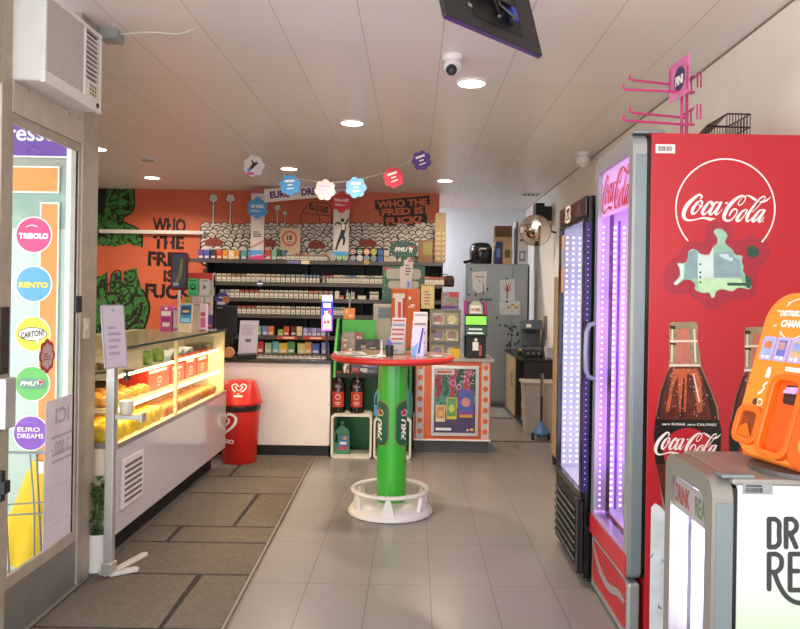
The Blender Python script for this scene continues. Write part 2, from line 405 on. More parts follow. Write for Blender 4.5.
for px, py, hh, s_ in ((213.5, 200, 24, 1), (230.5, 200, 24, 1), (277.5, 209, 16, .75), (285, 214, 10, .5)):
    kk = YM / F; p = P(px, py, YM)
    mk.rect(p.x - .016 * s_, p.z - hh * kk, p.x + .016 * s_, p.z, .001, .002); mw.rect(p.x - .009 * s_, p.z - hh * kk, p.x + .009 * s_, p.z, .002, .003)
    for ax, ay in ((-.03, .01), (.03, .01), (-.015, .05), (.02, .045), (0, -.01)):
        mk.disc(p.x + ax * s_, p.z + ay * s_, .035 * s_, .003, .004, 12); mw.disc(p.x + ax * s_, p.z + ay * s_, .027 * s_, .0042, .0048, 12)
        mk.ring(p.x + ax * s_, p.z + ay * s_, .008 * s_, .013 * s_, .005, .0055, 8, .3, 3)
mk.build('mural_fist_outline', wall_back); mw.build('mural_fist', wall_back)
mb = mural('mural_house', black, [], [[(301, 224, .8), (302, 213, .8), (311, 203, .8), (329, 205, .8), (332, 216, .8), (331, 224, .8)], [(302, 213, .7), (332, 216, .7)], [(311, 203, .7), (318, 214, .7), (320, 224, .7)]])
mb.fr(FY(YM)).prism(px_poly([(310, 204), (328, 207), (327, 213), (309, 209)], YM), .001, .003)
mb.build('mural_house', wall_back)
mb = mural('mural_sign', M('mural_dark', '#241a15', .6), [[(374.5, 200.5), (429.5, 195.5), (430, 205), (425, 205.6), (425.5, 214), (427, 214), (427, 226), (384, 226), (383, 216), (379.5, 216.2), (379, 209.8), (375.5, 210)]])
mb.build('mural_sign', wall_back)
mb = MB(orange)
for s_, x0, x1, yc, h in (('WHO THE', 377, 427.5, 203.2, 7.2), ('FRED IS', 381.5, 423.5, 211.3, 7.2), ('FUCK?', 386, 422, 220.4, 7.6)):
    pxtext(mb, s_, (x0 + x1) / 2, yc, h, YM, x1 - x0, bold=.05, z=.0025, rot=R(5))
pxtext(mb, 'FRED', 318.6, 208.2, 4, YM, 15, bold=.03, z=.0035, rot=R(-10))
mb.build('mural_sign_lettering', wall_back)
# ---------------------------------------------------------------- entrance: glazed door leaf, transom, shop window
alu = M('beige_painted_metal', '#a79d8e', .45, .25, noise=.10, ns=14, bump=.1)
alud = M('grey_metal_panel', '#8a8784', .4, .5, noise=.05, ns=6)
def Yx(px, py, X=XL): return Q(px, py, X).y
x0, x1 = XL - .06, XL
struct(MB(alu).box(x0, x1, Yx(80, 350), Yx(96, 350), 0, 2.66).build('trim_4', bevel=.006))        # far stile/post
struct(MB(alu).box(x0, x1, 2.83, 2.905, 0, 2.72).build('trim_5', bevel=.006))
d1 = MB(alud).box(XL - .04, XL - .008, 2.906, Yx(80, 540), .003, .22); d1 = struct(d1.build('door_1', bevel=.004))
mb = MB(alu).box(XL - .022, XL - .004, 2.906, 3.515, .22, .275).box(XL - .022, XL - .004, 2.906, 3.515, 2.105, 2.145).box(XL - .022, XL - .004, 2.906, 2.925, .275, 2.105).box(XL - .022, XL - .004, 3.495, 3.515, .275, 2.105)
mb.build('door_frame', d1, bevel=.004)
MB(glass('clear_glass', '#fafcfb', .08)).box(XL - .018, XL - .012, 2.925, 3.495, .275, 2.105).build('door_glass', d1)
MB(black).box(XL - .0118, XL - .010, 3.478, 3.494, .275, 2.105).build('glass_gasket', d1)
mb = MB(M('transom_beige', '#b8ad9d', .45, .1, noise=.08, ns=10)).box(x0, x1, 2.906, Yx(80, 350) - .0005, 2.146, 2.275)
tr = struct(mb.build('trim_6', bevel=.006))
mb = MB(alu)
for yy in (3.02, 3.2, 3.38, 3.48): mb.cyl((x1 - .001, yy, 2.26), .008, .006, 'x', 8)
mb.build('screw', tr)
struct(MB(alu).box(x0, x1, 3.49, Yx(96, 350), 2.66, CEIL).build('trim_7', bevel=.004))
# lock side hardware on the near post
MB(M('weathered_black_strip', '#2a221b', .8, noise=.4, ns=40)).box(x1, x1 + .006, 2.84, 2.895, 1.10, 1.365).build('seal_strip', d1)
MB(M('lock_case_grey', '#b9b7b5', .35, .4)).box(x1, x1 + .03, 2.835, 2.91, .885, 1.085).build('lock_case', d1, bevel=.004)
mb = MB(black).box(x1, x1 + .015, 2.84, 2.87, .60, .72).box(x1 + .015, x1 + .03, 2.835, 2.88, .63, .68); mb.build('latch', d1, bevel=.003)
MB(M('cream_lock_plate', '#cfc6b4', .4, .1)).box(x1, x1 + .008, 3.56, 3.61, 1.20, 1.30).cyl((x1 + .008, 3.585, 1.25), .018, .006, 'x', 16).build('strike_plate', d1)
MB(black).box(XL - .005, XL + .006, 3.47, 3.53, 1.33, 1.41).build('hinge_block', d1, bevel=.003)
# near upper glazing beside the air conditioner
struct(MB(alu).box(x0, x1, 2.2, 2.829, 2.24, 2.34).box(x0, x1, 2.2, 2.30, 2.34, CEIL).box(x0, x1, 2.75, 2.829, 2.34, CEIL).build('trim_8', bevel=.006))
struct(MB(glass('transom_glass', '#dfe9e6', .12)).box(XL - .006, XL, 2.30, 2.75, 2.34, CEIL).build('window_2'))
# shop window of the set-back front, seen through the door
YW = 3.66
fw = M('shopfront_grey', '#c3c7c3', .5)
mb = MB(fw).box(-4.3, -2.75, YF, YF + .05, 0, CEIL).box(-2.75, -1.66, YF, YF + .05, 2.5, CEIL).box(-2.75, -1.66, YF, YF + .05, 0, .22).box(-1.70, -1.655, YF, YF + .05, .22, 2.5)
struct(mb.build('wall_front'))
w1 = struct(MB(glass('window_glass', '#f6faf8', .06)).box(-2.75, -1.77, YF + .012, YF + .018, .22, 2.5).build('window_1'))
MB(M('white_window_frame', '#e8eeee', .35)).box(-1.775, -1.70, YF - .02, YF + .04, .22, 2.5).build('window_frame', w1, bevel=.004)
# interior blind boards right behind the shop window
mb = MB(M('blind_pale', '#e3e8e6', .7, noise=.06, ns=3)).box(-2.75, -1.70, YF + .03, YF + .045, .22, 1.75)
mb.use(M('blind_green', '#a9bdb0', .7, noise=.12, ns=4)).box(-2.75, -1.70, YF + .03, YF + .045, 1.75, 2.02)
mb.use(M('blind_beige', '#b7ada0', .7, noise=.12, ns=4)).box(-2.75, -1.70, YF + .03, YF + .045, 2.02, 2.5)
mb.build('window_blind', w1)
struct(MB(M('canopy_grey', '#8f8c86', .8)).box(-4.4, XL - .11, .3, YF, 2.80, 2.95).build('trim_10'))  # unseen slab added over the street side to block sky light
# ---- stickers on the shop window
YS_ = YF + .012
so, sw = M('sticker_orange', '#f0954a', .5, noise=.02), M('sticker_white', '#f2efe8', .5, noise=.02)
def wp(px, py): p = P(px, py, YS_); return p.x, p.z
def stk(name, label, build, cat='sticker', group=None):
    o = thing(name, label, cat, (0, YS_, 0), group); build(o); return o
def banner(o):
    a, b = wp(0, 110), wp(70.5, 156.5); mb = MB(M('purple_print', '#6a3f9e', .5, noise=.02)).fr(FY(YS_)).rect(a[0], b[1], b[0], 2.49, .001, .002); mb.build('panel', o)
    mb = MB(sw).fr(FY(YS_)).rect(a[0], b[1] - .008, b[0], b[1], .001, .0024); c = wp(37.5, 138); mb.text('presse', c[0] - .06, c[1], .085, .0022, bold=.015); mb.build('lettering', o)
stk('window_banner', 'purple banner reading presse across the top of the shop window', banner, 'banner')
def frame_r(x0, y0, x1, y1):
    def f(o):
        a, b = wp(x0, y1), wp(x1, y0)
        MB(sw).fr(FY(YS_)).rect(a[0] - .008, a[1] - .008, b[0] + .008, b[1] + .008, .0005, .0012).build('border', o)
        MB(so).fr(FY(YS_)).rect(a[0], a[1], b[0], b[1], .0012, .002).build('panel', o)
    return f
stk('orange_sticker', 'wide orange rectangle sticker near the top of the shop window', frame_r(-20, 168, 58, 190.5))
stk('orange_sticker', 'tall orange vertical stripe sticker running down the shop window', frame_r(36, 204, 58, 560))
def round_s(px, py, r, col, txt, tc, kind, zb=.002):
    def f(o):
        c = wp(px, py); kk = YS_ / F; rr_ = r * kk
        MB(sw).fr(FY(YS_)).disc(c[0], c[1], rr_, zb, zb + .001, 40).build('border', o)
        MB(M('round_' + kind, col, .5, noise=.02)).fr(FY(YS_)).disc(c[0], c[1], rr_ * .93, zb + .001, zb + .0016, 40).build('disc', o)
        mb = MB(tc).fr(FY(YS_)); z = zb + .0022
        if kind == 'speech':
            mb.use(black).disc(c[0], c[1], rr_ * .80, z, z + .0003, 32, rr_ * .38).use(sw).disc(c[0], c[1], rr_ * .76, z + .0003, z + .0006, 32, rr_ * .34)
            mb.use(sw).prism([(c[0] + .01, c[1] - .02), (c[0] + .03, c[1] - .02), (c[0] + .03, c[1] - .055)], z + .0003, z + .0006)
            mb.use(black).text('CARTON!', c[0], c[1], rr_ * .34, z + .0008, bold=.03, width=rr_ * 1.3, rot=R(9), shear=.15)
        elif kind == 'pill':
            mb.use(M('pill_green', '#6d9a83', .5)).prism(rr(c[0] - rr_ * .8, c[1] - rr_ * .3, c[0] + rr_ * .8, c[1] + rr_ * .3, rr_ * .28), z, z + .0003)
            mb.use(sw).text('PMU', c[0] - rr_ * .22, c[1], rr_ * .26, z + .0005, bold=.04, shear=.25, width=rr_ * .9)
            mb.disc(c[0] + rr_ * .42, c[1] + rr_ * .08, rr_ * .15, z + .0005, z + .0008, 12).use(M('pmu_red', '#d8263c', .5)).prism([(c[0] + rr_ * .35, c[1] + .02), (c[0] + rr_ * .65, c[1] + .012), (c[0] + rr_ * .4, c[1] - .008)], z + .0008, z + .001)
        elif len(txt) == 2:
            mb.text(txt[0], c[0] - .01, c[1] + rr_ * .2, rr_ * .26, z, bold=.025, width=rr_ * 1.25).text(txt[1], c[0], c[1] - rr_ * .16, rr_ * .26, z, bold=.025, width=rr_ * 1.45)
        else:
            mb.text(txt[0], c[0], c[1] - .005, rr_ * .32, z, bold=.06, width=rr_ * 1.6)
            if kind == 'pink': mb.stroke([(c[0] - .04, c[1] + .04, .004), (c[0] - .01, c[1] + .05, .005), (c[0] + .02, c[1] + .042, .004)], z, z + .0004)
        mb.build('lettering', o)
    return f
stk('round_sticker', 'round pink sticker reading TRIBOLO on the shop window', round_s(34, 235, 18.5, '#d8407f', ['TRIBOLO'], sw, 'pink'))
stk('round_sticker', 'round light blue sticker reading RENTO on the shop window', round_s(34, 284, 18.5, '#5aa7cf', ['RENTO'], M('rento_yellow', '#f3d64a', .5), 'blue'))
stk('round_sticker', 'round yellow sticker with a speech bubble reading CARTON!', round_s(33, 334, 18, '#f5d743', ['C'], black, 'speech'))
stk('round_sticker', 'round green sticker with a PMU pill mark', round_s(32.5, 383.5, 18, '#68c05f', ['P'], sw, 'pill'))
stk('round_sticker', 'round purple sticker reading EURO DREAMS, lowest of the five round ones', round_s(31, 433, 18, '#8a56c0', ['EURO', 'DREAMS'], sw, 'purple'))
def badge(o):
    X = XL - .0118; c = Q(47, 356, X); f_ = FXR(X)
    mr = MB(M('badge_red', '#a8322f', .5)).fr(f_); mw_ = MB(M('badge_pale', '#b7a3a0', .5)).fr(f_)
    for a in range(8):
        t = 2 * PI * a / 8; mr.disc(c.y + .045 * math.cos(t), c.z + .052 * math.sin(t), .026, 0, .0008 + a * 1e-5, 14); mw_.disc(c.y + .035 * math.cos(t), c.z + .040 * math.sin(t), .018, .001, .0013 + a * 1e-5, 12)
    mr.disc(c.y, c.z, .05, 0, .0007); mw_.disc(c.y, c.z, .04, .001, .00125)
    mr.build('border', o); b2 = mw_; b2.build('disc', o)
    mb = MB(M('badge_red', '#a8322f')).fr(f_); ticks(mb, c.y - .03, c.y + .03, c.z - .02, c.z + .015, 3); mb.build('lettering', o)
o = thing('flower_badge', 'small dark red flower shaped badge sticker on the door glass', 'sticker', (XL + .003, 3.3, 1.2)); badge(o)
def poster_ici():
    X = XL - .0118; pts = [Q(a, b, X) for a, b in ((46, 402), (78, 392), (78.5, 533), (42, 556))]
    o = thing('door_poster', 'tall white paper poster seen from behind on the door glass', 'poster', (X, pts[0].y, pts[3].z))
    mb = MB(M('thin_paper', '#c9c2c9', .7)).fr(FXR(X)).prism([(p.y, p.z) for p in pts], 0, .0012); mb.build('paper', o)
    mg = MB(M('faded_print', '#a59da6', .7)).fr(FM((X, 0, 0), u=(0, -1, 0), v=(0, 0, 1)))
    f_ = FXR(X)
    mb = MB(M('faded_print', '#a59da6')).fr(f_)
    a = Q(63, 414, X)
    def mirror(s, yc, zc, h, w_):
        k0 = len(mb.v); mb.text(s, yc, zc, h, .0016, width=w_, bold=.02)
        for i in range(k0, len(mb.v)): mb.v[i] = Vector((mb.v[i].x, 2 * yc - mb.v[i].y, mb.v[i].z))
    mirror('ICI', a.y - .01, a.z, .075, .13); c = Q(62, 445, X); mirror('2 000.-', c.y - .02, c.z, .055, .17)
    for zq in (438, 455, 462): p = Q(62, zq - 4, X); mb.rect(p.y - .1, p.z - .008, p.y + .1, p.z + .004, .0013, .0016)
    mb.build('print', o)
    mb = MB(M('fold_line', '#b3acb4', .7)).fr(f_)
    for q in (483, 520): p = Q(60, q, X); mb.rect(pts[3].y + .02, p.z - .003, pts[2].y - .005, p.z, .0013, .0018)
    mb.build('fold', o)
poster_ici()
# ================================================================ left side: air conditioner, street things, stand, plant, mat
def air_conditioner():
    X, y0, y1, z0, z1 = XL + .10, 2.94, 3.47, 2.28, 2.655
    o = thing('air_conditioner', 'white window air conditioner in the transom above the glazed door', 'air conditioner', (XL, (y0 + y1) / 2, z0))
    cas = M('ac_casing', '#dcd8d2', .45, noise=.03)
    MB(cas).box(XL - .25, X - .012, y0 + .008, y1 - .008, z0 + .008, z1 - .005).build('casing', o, bevel=.01)
    f = FXR(X - .012)
    mb = MB(cas).fr(f)
    ym = y0 + .355
    for q in ((y0, z0, ym, z0 + .05), (y0, z1 - .02, y1, z1), (y0, z0 + .05, y0 + .015, z1 - .02), (y1 - .02, z0, y1, z1 - .02), (ym, z0, y1 - .02, z0 + .13), (ym, z0 + .13, ym + .012, z1 - .02)):
        mb.rect(*q, 0, .022)
    mb.build('front_frame', o, bevel=.003)
    g = M('ac_mesh_grille', '#b9b3ac', .7, noise=.15, ns=160)
    MB(g).fr(f).rect(y0 + .015, z0 + .05, ym, z1 - .02, 0, .014).build('grille', o)
    mb = MB(M('ac_dark_slot', '#3a3733', .6)).fr(f).rect(ym + .012, z0 + .13, y1 - .02, z1 - .02, 0, .003); mb.build('vent_recess', o)
    mb = MB(cas)
    for i in range(9):
        z = z0 + .145 + i * .0225; mb.box(X - .01, X + .008, ym + .012, y1 - .02, z, z + .007)
    mb.build('louvre', o)
    pn = MB(M('ac_panel', '#d6d0be', .5)).fr(f).rect(ym + .03, z0 + .055, y1 - .03, z0 + .12, .022, .024).build('control_panel', o)
    mb = MB(M('ac_button', '#6d7a3a', .5)).fr(f)
    for i in range(3):
        for j in range(3): mb.rect(ym + .045 + j * .025, z0 + .062 + i * .018, ym + .055 + j * .025, z0 + .072 + i * .018, .024, .027)
    mb.build('button', pn)
    MB(black).fr(f).disc(y1 - .045, z0 + .03, .012, .022, .026).build('logo_badge', o)
air_conditioner()
o = thing('junction_box', 'grey cable junction box on the ceiling beside the air conditioner', 'junction box', (-1.58, 3.74, CEIL))
MB(M('junction_grey', '#9a9c9a', .5)).box(-1.63, -1.535, 3.69, 3.79, CEIL - .05, CEIL).build('box', o, bevel=.004)
p0 = Vector((-1.535, 3.74, CEIL - .012)); pts = [p0, (-1.45, 3.73, CEIL - .006), (-1.35, 3.72, CEIL - .006), (-1.25, 3.74, CEIL - .008), (-1.19, 3.72, CEIL - .006), (-1.14, 3.68, CEIL - .001)]
MB(M('white_cable', '#cfcac4', .5)).tube(pts, .004, 6).build('cable', o, smooth=True)
# yellow bag hanging on a wire stand outside the shop window
o = thing('wire_stand', 'thin wire stand with splayed legs behind the door glass', 'stand', (-1.95, 3.45, 0))
mb = MB(M('wire_grey', '#8f9296', .35, .8))
for x in (-1.96, -1.80):
    mb.tube([(x, 3.42, .66), (x + .03, 3.41, .4), (x + .05, 3.38, 0)], .005, 6).tube([(x, 3.48, .66), (x + .02, 3.52, 0)], .005, 6)
mb.tube([(-1.97, 3.40, .42), (-1.72, 3.40, .44)], .004, 6).tube([(-1.97, 3.40, .37), (-1.72, 3.40, .39)], .004, 6).tube([(-2.0, 3.45, .66), (-1.74, 3.45, .66), (-1.78, 3.52, .655), (-1.82, 3.535, .65)], .006, 6)
mb.build('frame', o, smooth=True)
yb = M('yellow_bag_cloth', '#f0c518', .6, noise=.08, ns=8, bump=.4)
o = thing('yellow_bag', 'creased yellow cloth bag hanging from the wire stand outside', 'bag', (-1.85, 3.55, .1))
bm_ = MB(yb); n, m = 16, 10
vs = []
for j in range(m + 1):
    t = j / m; z = .60 - .47 * t
    for i in range(n):
        a = 2 * PI * i / n; wx = .055 + .075 * t ** .6; wy = .02 + .018 * t
        fold = 1 + .18 * math.sin(a * 5 + t * 3) * (.4 + t)
        vs.append((-1.80 - .10 * t + wx * math.cos(a) * fold, 3.555 + wy * math.sin(a) * fold, z - .05 * t * (1 + math.cos(a))))
b = bm_.av(vs)
for j in range(m):
    for i in range(n):
        k2 = (i + 1) % n; bm_.af((b + j * n + i, b + j * n + k2, b + (j + 1) * n + k2, b + (j + 1) * n + i))
bm_.af(tuple(b + i for i in range(n)), tuple(b + m * n + i for i in range(n)))
bm_.build('body', o, smooth=True, ang=60)
MB(sw).box(-1.82, -1.79, 3.530, 3.538, .54, .60).build('tie_tag', o)
MB(yb).tube([(-1.84, 3.555, .59), (-1.82, 3.535, .655), (-1.79, 3.535, .655), (-1.76, 3.555, .59)], .008, 6).build('handle', o, smooth=True)
# pavement of the street is the same continuous floor slab: a lighter strip outside
struct(MB(M('pavement_pale', '#99948a', .8, noise=.12, ns=6)).box(-4.3, XL - .04, -1.2, YF, 0, .004).build('trim_9'))
# ---- entrance mat (rotated very slightly)
def mat_():
    o = thing('entrance_mat', 'wide brown entrance mat with dark grooved rectangle pattern', 'mat', (-1.2, 4.5, 0))
    mt = M('mat_brown', '#686056', .95, noise=.14, ns=45, bump=.5, spec=.15); dk = M('mat_groove', '#2b2522', .95, noise=.1)
    def ex(y): return -.785 - (y - 2.9) / 3.5 * .075
    ys = [2.40, 3.068, 3.668, 4.14, 4.424, 5.167, 5.645, 6.40]
    cuts = {1: -1.053, 3: -1.39, 4: -1.08, 6: -1.42, 0: -1.2}
    mb = MB(dk).prism([(-1.60, ys[0]), (ex(ys[0]), ys[0]), (ex(6.4), 6.40), (-1.60, 6.40)], 0, .007); mb.build('backing', o)
    mb = MB(mt); g = .011
    for i in range(len(ys) - 1):
        a, b = ys[i] + g, ys[i + 1] - g; xl = -1.595 if a > 3.6 else -1.585
        c = cuts.get(i)
        segs = [(xl, None)] if c is None else [(xl, c - g), (c + g, None)]
        for l, r_ in segs:
            if r_ is None: mb.prism([(l, a), (ex(a) - .012, a), (ex(b) - .012, b), (l, b)], .007, .011)
            else: mb.prism([(l, a), (r_, a), (r_ - .012, b), (l, b)], .007, .011) if l == xl else None
    mb.build('pile', o)
    mb = MB(M('mat_edge', '#7c7266', .6)).prism([(ex(2.4) - .008, 2.4), (ex(2.4) + .006, 2.4), (ex(6.4) + .006, 6.4), (ex(6.4) - .008, 6.4)], .007, .013); mb.build('edging', o)
mat_()
# ---- hand sanitiser stand
def stand():
    X, Y = -1.502, 3.62
    o = thing('sanitizer_stand', 'slim grey floor stand with paper sign and soap dispenser by the display case', 'stand', (X, Y, 0))
    st = M('stand_metal', '#b5b2ad', .35, .5)
    MB(st).box(X - .021, X + .021, Y - .021, Y + .021, .05, 1.215).build('pole', o, bevel=.004)
    ft = M('stand_foot', '#c9c4bc', .4)
    for (a, b_, w1) in (((X, Y), (-1.40, 3.69), .022), ((X, Y), (-1.43, 3.90), .020), ((X, Y), (-1.548, 3.642), .016)):
        d = Vector((b_[0] - a[0], b_[1] - a[1])); L_ = d.length; d.normalize(); n_ = Vector((-d.y, d.x))
        pts = [Vector(a) + n_ * w1, Vector(a) - n_ * w1, Vector(b_) - n_ * w1] + [Vector(b_) + d * w1 * math.cos(t) + n_ * w1 * math.sin(t) for t in [R(-60), R(-20), R(20), R(60)]] + [Vector(b_) + n_ * w1]
        MB(ft).prism([tuple(p) for p in pts], .013, .031).build('foot', o, bevel=.004)
    MB(st).box(X - .028, X + .028, Y - .028, Y + .028, .031, .085).build('socket', o, bevel=.004)
    mb = MB(M('sign_holder', '#a8a2a2', .25, .2))
    f = FM((X + .025, Y - .035, 1.212), u=(.50, .86, 0), v=(-.12, .06, 1)); mb.fr(f).prism(rr(-.066, -.157, .066, .157, .008), -.008, 0)
    sg = mb.build('sign_panel', o)
    MB(M('sign_paper', '#b8adb6', .3, noise=.02)).fr(f).rect(-.058, -.150, .058, .150, 0, .0012).build('paper', sg)
    mb = MB(M('sign_print', '#9a8aa2', .6)).fr(f); mb.disc(0, .13, .008, .0013, .0018); ticks(mb, -.04, .04, -.1, .06, 5, .0013); mb.build('print', sg)
    # dispenser clamp + bottle
    MB(st).box(X + .021, X + .16, Y - .012, Y + .012, .795, .82).box(X + .15, X + .165, Y - .03, Y + .03, .785, .83).build('bottle_bracket', o, bevel=.003)
    bt = MB(glass('clear_plastic', '#f4f5f2', .05)).lathe([(.0, .82), (.032, .82), (.036, .83), (.036, .95), (.02, .98), (.012, .985), (.012, .995)], (X + .075, Y, 0), 18).build('bottle', o, smooth=True)
    MB(M('sanitizer_gel', '#d9d2c0', .15)).lathe([(.0, .824), (.03, .824), (.033, .84), (.033, .89), (0, .89)], (X + .075, Y, 0), 16).build('gel', bt, smooth=True)
    MB(black).cyl((X + .075, Y, .995), .017, .02).cyl((X + .075, Y, 1.015), .006, .025).box(X + .06, X + .11, Y - .008, Y + .008, 1.034, 1.046).build('pump', bt, bevel=.002)
stand()
# ---- potted plant behind the stand
def plant():
    c = Vector((-1.597, 3.705, 0))
    o = thing('potted_plant', 'small leafy green plant in a white pot between the door post and the stand', 'plant', c)
    MB(white).lathe([(.0, 0), (.034, 0), (.048, .01), (.05, .20), (.044, .20), (.042, .17), (0, .17)], c, 20).build('pot', o, smooth=True)
    lv = M('leaf_green', '#3c5a2c', .5, noise=.35, ns=30)
    mb = MB(lv); rg = random.Random(5)
    for i in range(90):
        a = rg.uniform(0, 2 * PI); z = rg.uniform(.2, .47); r_ = rg.uniform(.0, .024); L_ = rg.uniform(.045, .07); t = rg.uniform(-.8, .6)
        p = c + Vector((r_ * math.cos(a), r_ * math.sin(a), z)); d = Vector((math.cos(a) * math.cos(t), math.sin(a) * math.cos(t), math.sin(t))) * L_ * .75; s_ = Vector((-math.sin(a), math.cos(a), 0)) * L_ * .33
        q = p + d * .5 + Vector((0, 0, .006))
        k2 = mb.av([p, q + s_, p + d - Vector((0, 0, .008)), q - s_, q - Vector((0, 0, .006))]); mb.af((k2, k2 + 1, k2 + 4), (k2 + 1, k2 + 2, k2 + 4), (k2 + 2, k2 + 3, k2 + 4), (k2 + 3, k2, k2 + 4))
    mb.build('foliage', o, normals=False)
    mb = MB(M('stem_green', '#5a6a3a', .6))
    for i in range(5):
        a = i * 1.3; mb.tube([c + Vector((0, 0, .165)), c + Vector((.015 * math.cos(a), .015 * math.sin(a), .3)), c + Vector((.03 * math.cos(a), .03 * math.sin(a), .44))], .003, 5)
    mb.build('stem', o)
plant()
# ================================================================ refrigerated display case
CX, CB, CY0, CY1 = -1.53, -2.28, 3.77, 5.955
def case():
    o = thing('display_case', 'long glass fronted chilled display case with white base and lit shelves', 'display case', (-1.9, 4.9, 0))
    pan = M('case_white_gloss', '#bdb9ba', .12, noise=.02, coat=.3); cream = M('case_cream', '#e8ddc4', .4, noise=.02); sil = M('case_silver', '#a7a29b', .35, .7)
    MB(black).box(CB + .05, -1.64, CY0 + .05, CY1 - .02, 0, .17).build('kick_plate', o)
    mb = MB(pan).box(CX - .03, CX, CY0, CY1, .17, .615); fpn = mb.build('front_panel', o, bevel=.003)
    MB(cream).box(CB, CX - .03, CY0, CY0 + .02, .17, .615).box(CB, CX - .03, CY1 - .02, CY1, .17, 1.13).box(CB, CB + .02, CY0 + .02, CY1 - .02, .17, 1.13).box(CB + .02, CX - .03, CY0 + .02, CY1 - .02, .60, .628).build('cabinet', o)
    MB(sil).box(CX - .035, CX + .006, CY0 - .005, CY1, .618, .645).box(CB, CX - .035, CY0 - .005, CY0 + .02, .618, .645).build('rail', o, bevel=.003)
    gr = MB(M('vent_white', '#d2ceca', .4)).fr(FXR(CX)).rect(3.815, .285, 4.115, .545, 0, .012).build('vent_grille', o, bevel=.003)
    mb = MB(M('vent_slot', '#5b5754', .6)).fr(FXR(CX))
    for i in range(7): mb.rect(3.845, .312 + i * .031, 4.085, .326 + i * .031, .012, .0135)
    mb.build('slot', gr)
    g = glass('case_glass', '#fbfbf6', .12)
    MB(g).box(CX - .012, CX - .006, CY0 + .01, CY1 - .01, .645, 1.13).build('front_glass', o)
    MB(g).box(CB + .02, CX - .012, CY0 + .006, CY0 + .012, .645, 1.13).build('end_glass', o)
    MB(g).box(CB + .02, CX, CY0, CY1, 1.131, 1.139).build('top_glass', o)
    MB(M('glass_edge_dark', '#30403a', .3)).box(CX - .012, CX + .001, CY0, CY1, 1.127, 1.141).build('glass_edging', o)
    for q0, q1 in ((4.735, 4.765), (CY0 + .013, CY0 + .035), (CY1 - .045, CY1 - .021)): MB(M('case_cream_post', '#f0e2b8', .4)).box(CX - .03, CX - .0125, q0, q1, .646, 1.127).build('mullion', o)
    warm = M('led_warm', '#fff0c8', .5, emit=6, ecol='#ffdf9c', noise=0)
    for z, xf, nm in ((.80, CX - .045, 'shelf'), (.975, CX - .06, 'shelf')):
        s_ = MB(M('shelf_glass', '#ddd6c4', .15, noise=.02)).box(CB + .03, xf - .015, CY0 + .025, CY1 - .025, z - .008, z).build('shelf', o)
        MB(warm).box(xf - .015, xf, CY0 + .03, CY1 - .03, z - .010, z + .004).build('led_strip', s_)
        for yy in (4.45, 5.35):
            a = area('shelf_light', (xf - .05, yy, z - .014), (0, R(-12), 0), .07, 1.1, 3.4 if z < .9 else 3.4, '#ffd896', o)
    MB(M('back_mirror', '#cdbf9f', .2, .4)).box(CB + .02, CB + .025, CY0 + .02, CY1 - .02, .645, 1.12).build('back_panel', o)
    a = area('top_light', (CX - .25, 5.0, 1.12), (0, 0, 0), .1, 1.6, .8, '#ffe2b0', o)
case()
def place_row(proto, items, labels=None, group=None):
    for i, it in enumerate(items):
        lab = labels[i] if labels else None
        if i == 0:
            proto.location = it[:3]; proto.rotation_euler.z = it[3]
            if lab: proto['label'] = lab
        else: dup(proto, it[:3], lab, it[3])
def crumpled(name, label, cat, mat, dims, group=None, seed=1, sub=3, amp=.12):
    rg = random.Random(seed); bm = bmesh.new(); bmesh.ops.create_cube(bm, size=1)
    bmesh.ops.subdivide_edges(bm, edges=bm.edges, cuts=sub, use_grid_fill=True)
    for v in bm.verts:
        x, y, z = v.co * 2; l = max(abs(x), abs(y), abs(z)); s_ = Vector((x, y, z)).length or 1
        v.co = Vector((x, y, z)) * (l / s_ * .5 + .5) * .5
        v.co += Vector((rg.uniform(-1, 1), rg.uniform(-1, 1), rg.uniform(-1, 1))) * amp * .5
        v.co = Vector((v.co.x * dims[0], v.co.y * dims[1], max(v.co.z, -.42) * dims[2]))
    mz = min(v.co.z for v in bm.verts)
    for v in bm.verts: v.co.z -= mz
    me = bpy.data.meshes.new(name); bm.to_mesh(me); bm.free(); me.materials.append(mat); me.shade_smooth()
    o = bpy.data.objects.new(name, me); C.objects.link(o); WL[o.name] = Vector(); return tag(o, label, cat, group)
rg = random.Random(11)
# lower deck: yellow snack bags, filled rolls
ZD = .6285
pk = crumpled('snack_bag', 'yellow wrapped snack on the bottom deck of the display case', 'snack', M('yellow_wrap', '#e8c93a', .35, noise=.25, ns=30), (.13, .12, .10), 'yellow wrapped snacks in the display case', 4)
place_row(pk, [(CX - .12 - .16 * (i % 2), 3.86 + .135 * (i // 2), ZD, rg.uniform(-.3, .3)) for i in range(12)])
gp = crumpled('snack_bag', 'green and yellow wrapped snack at the near end of the bottom deck', 'snack', M('green_wrap', '#a9b832', .35, noise=.3, ns=25), (.13, .12, .09), None, 5)
gp.location = (CX - .44, 3.90, ZD)
pk = crumpled('filled_roll', 'brown filled bread roll on the bottom deck of the display case', 'roll', M('roll_brown', '#b5742e', .5, noise=.4, ns=28), (.16, .078, .075), 'filled rolls on the bottom deck', 6)
place_row(pk, [(CX - .13 - .19 * (i % 2), 4.72 + .1 * (i // 2), ZD, rg.uniform(-.15, .15)) for i in range(24)])
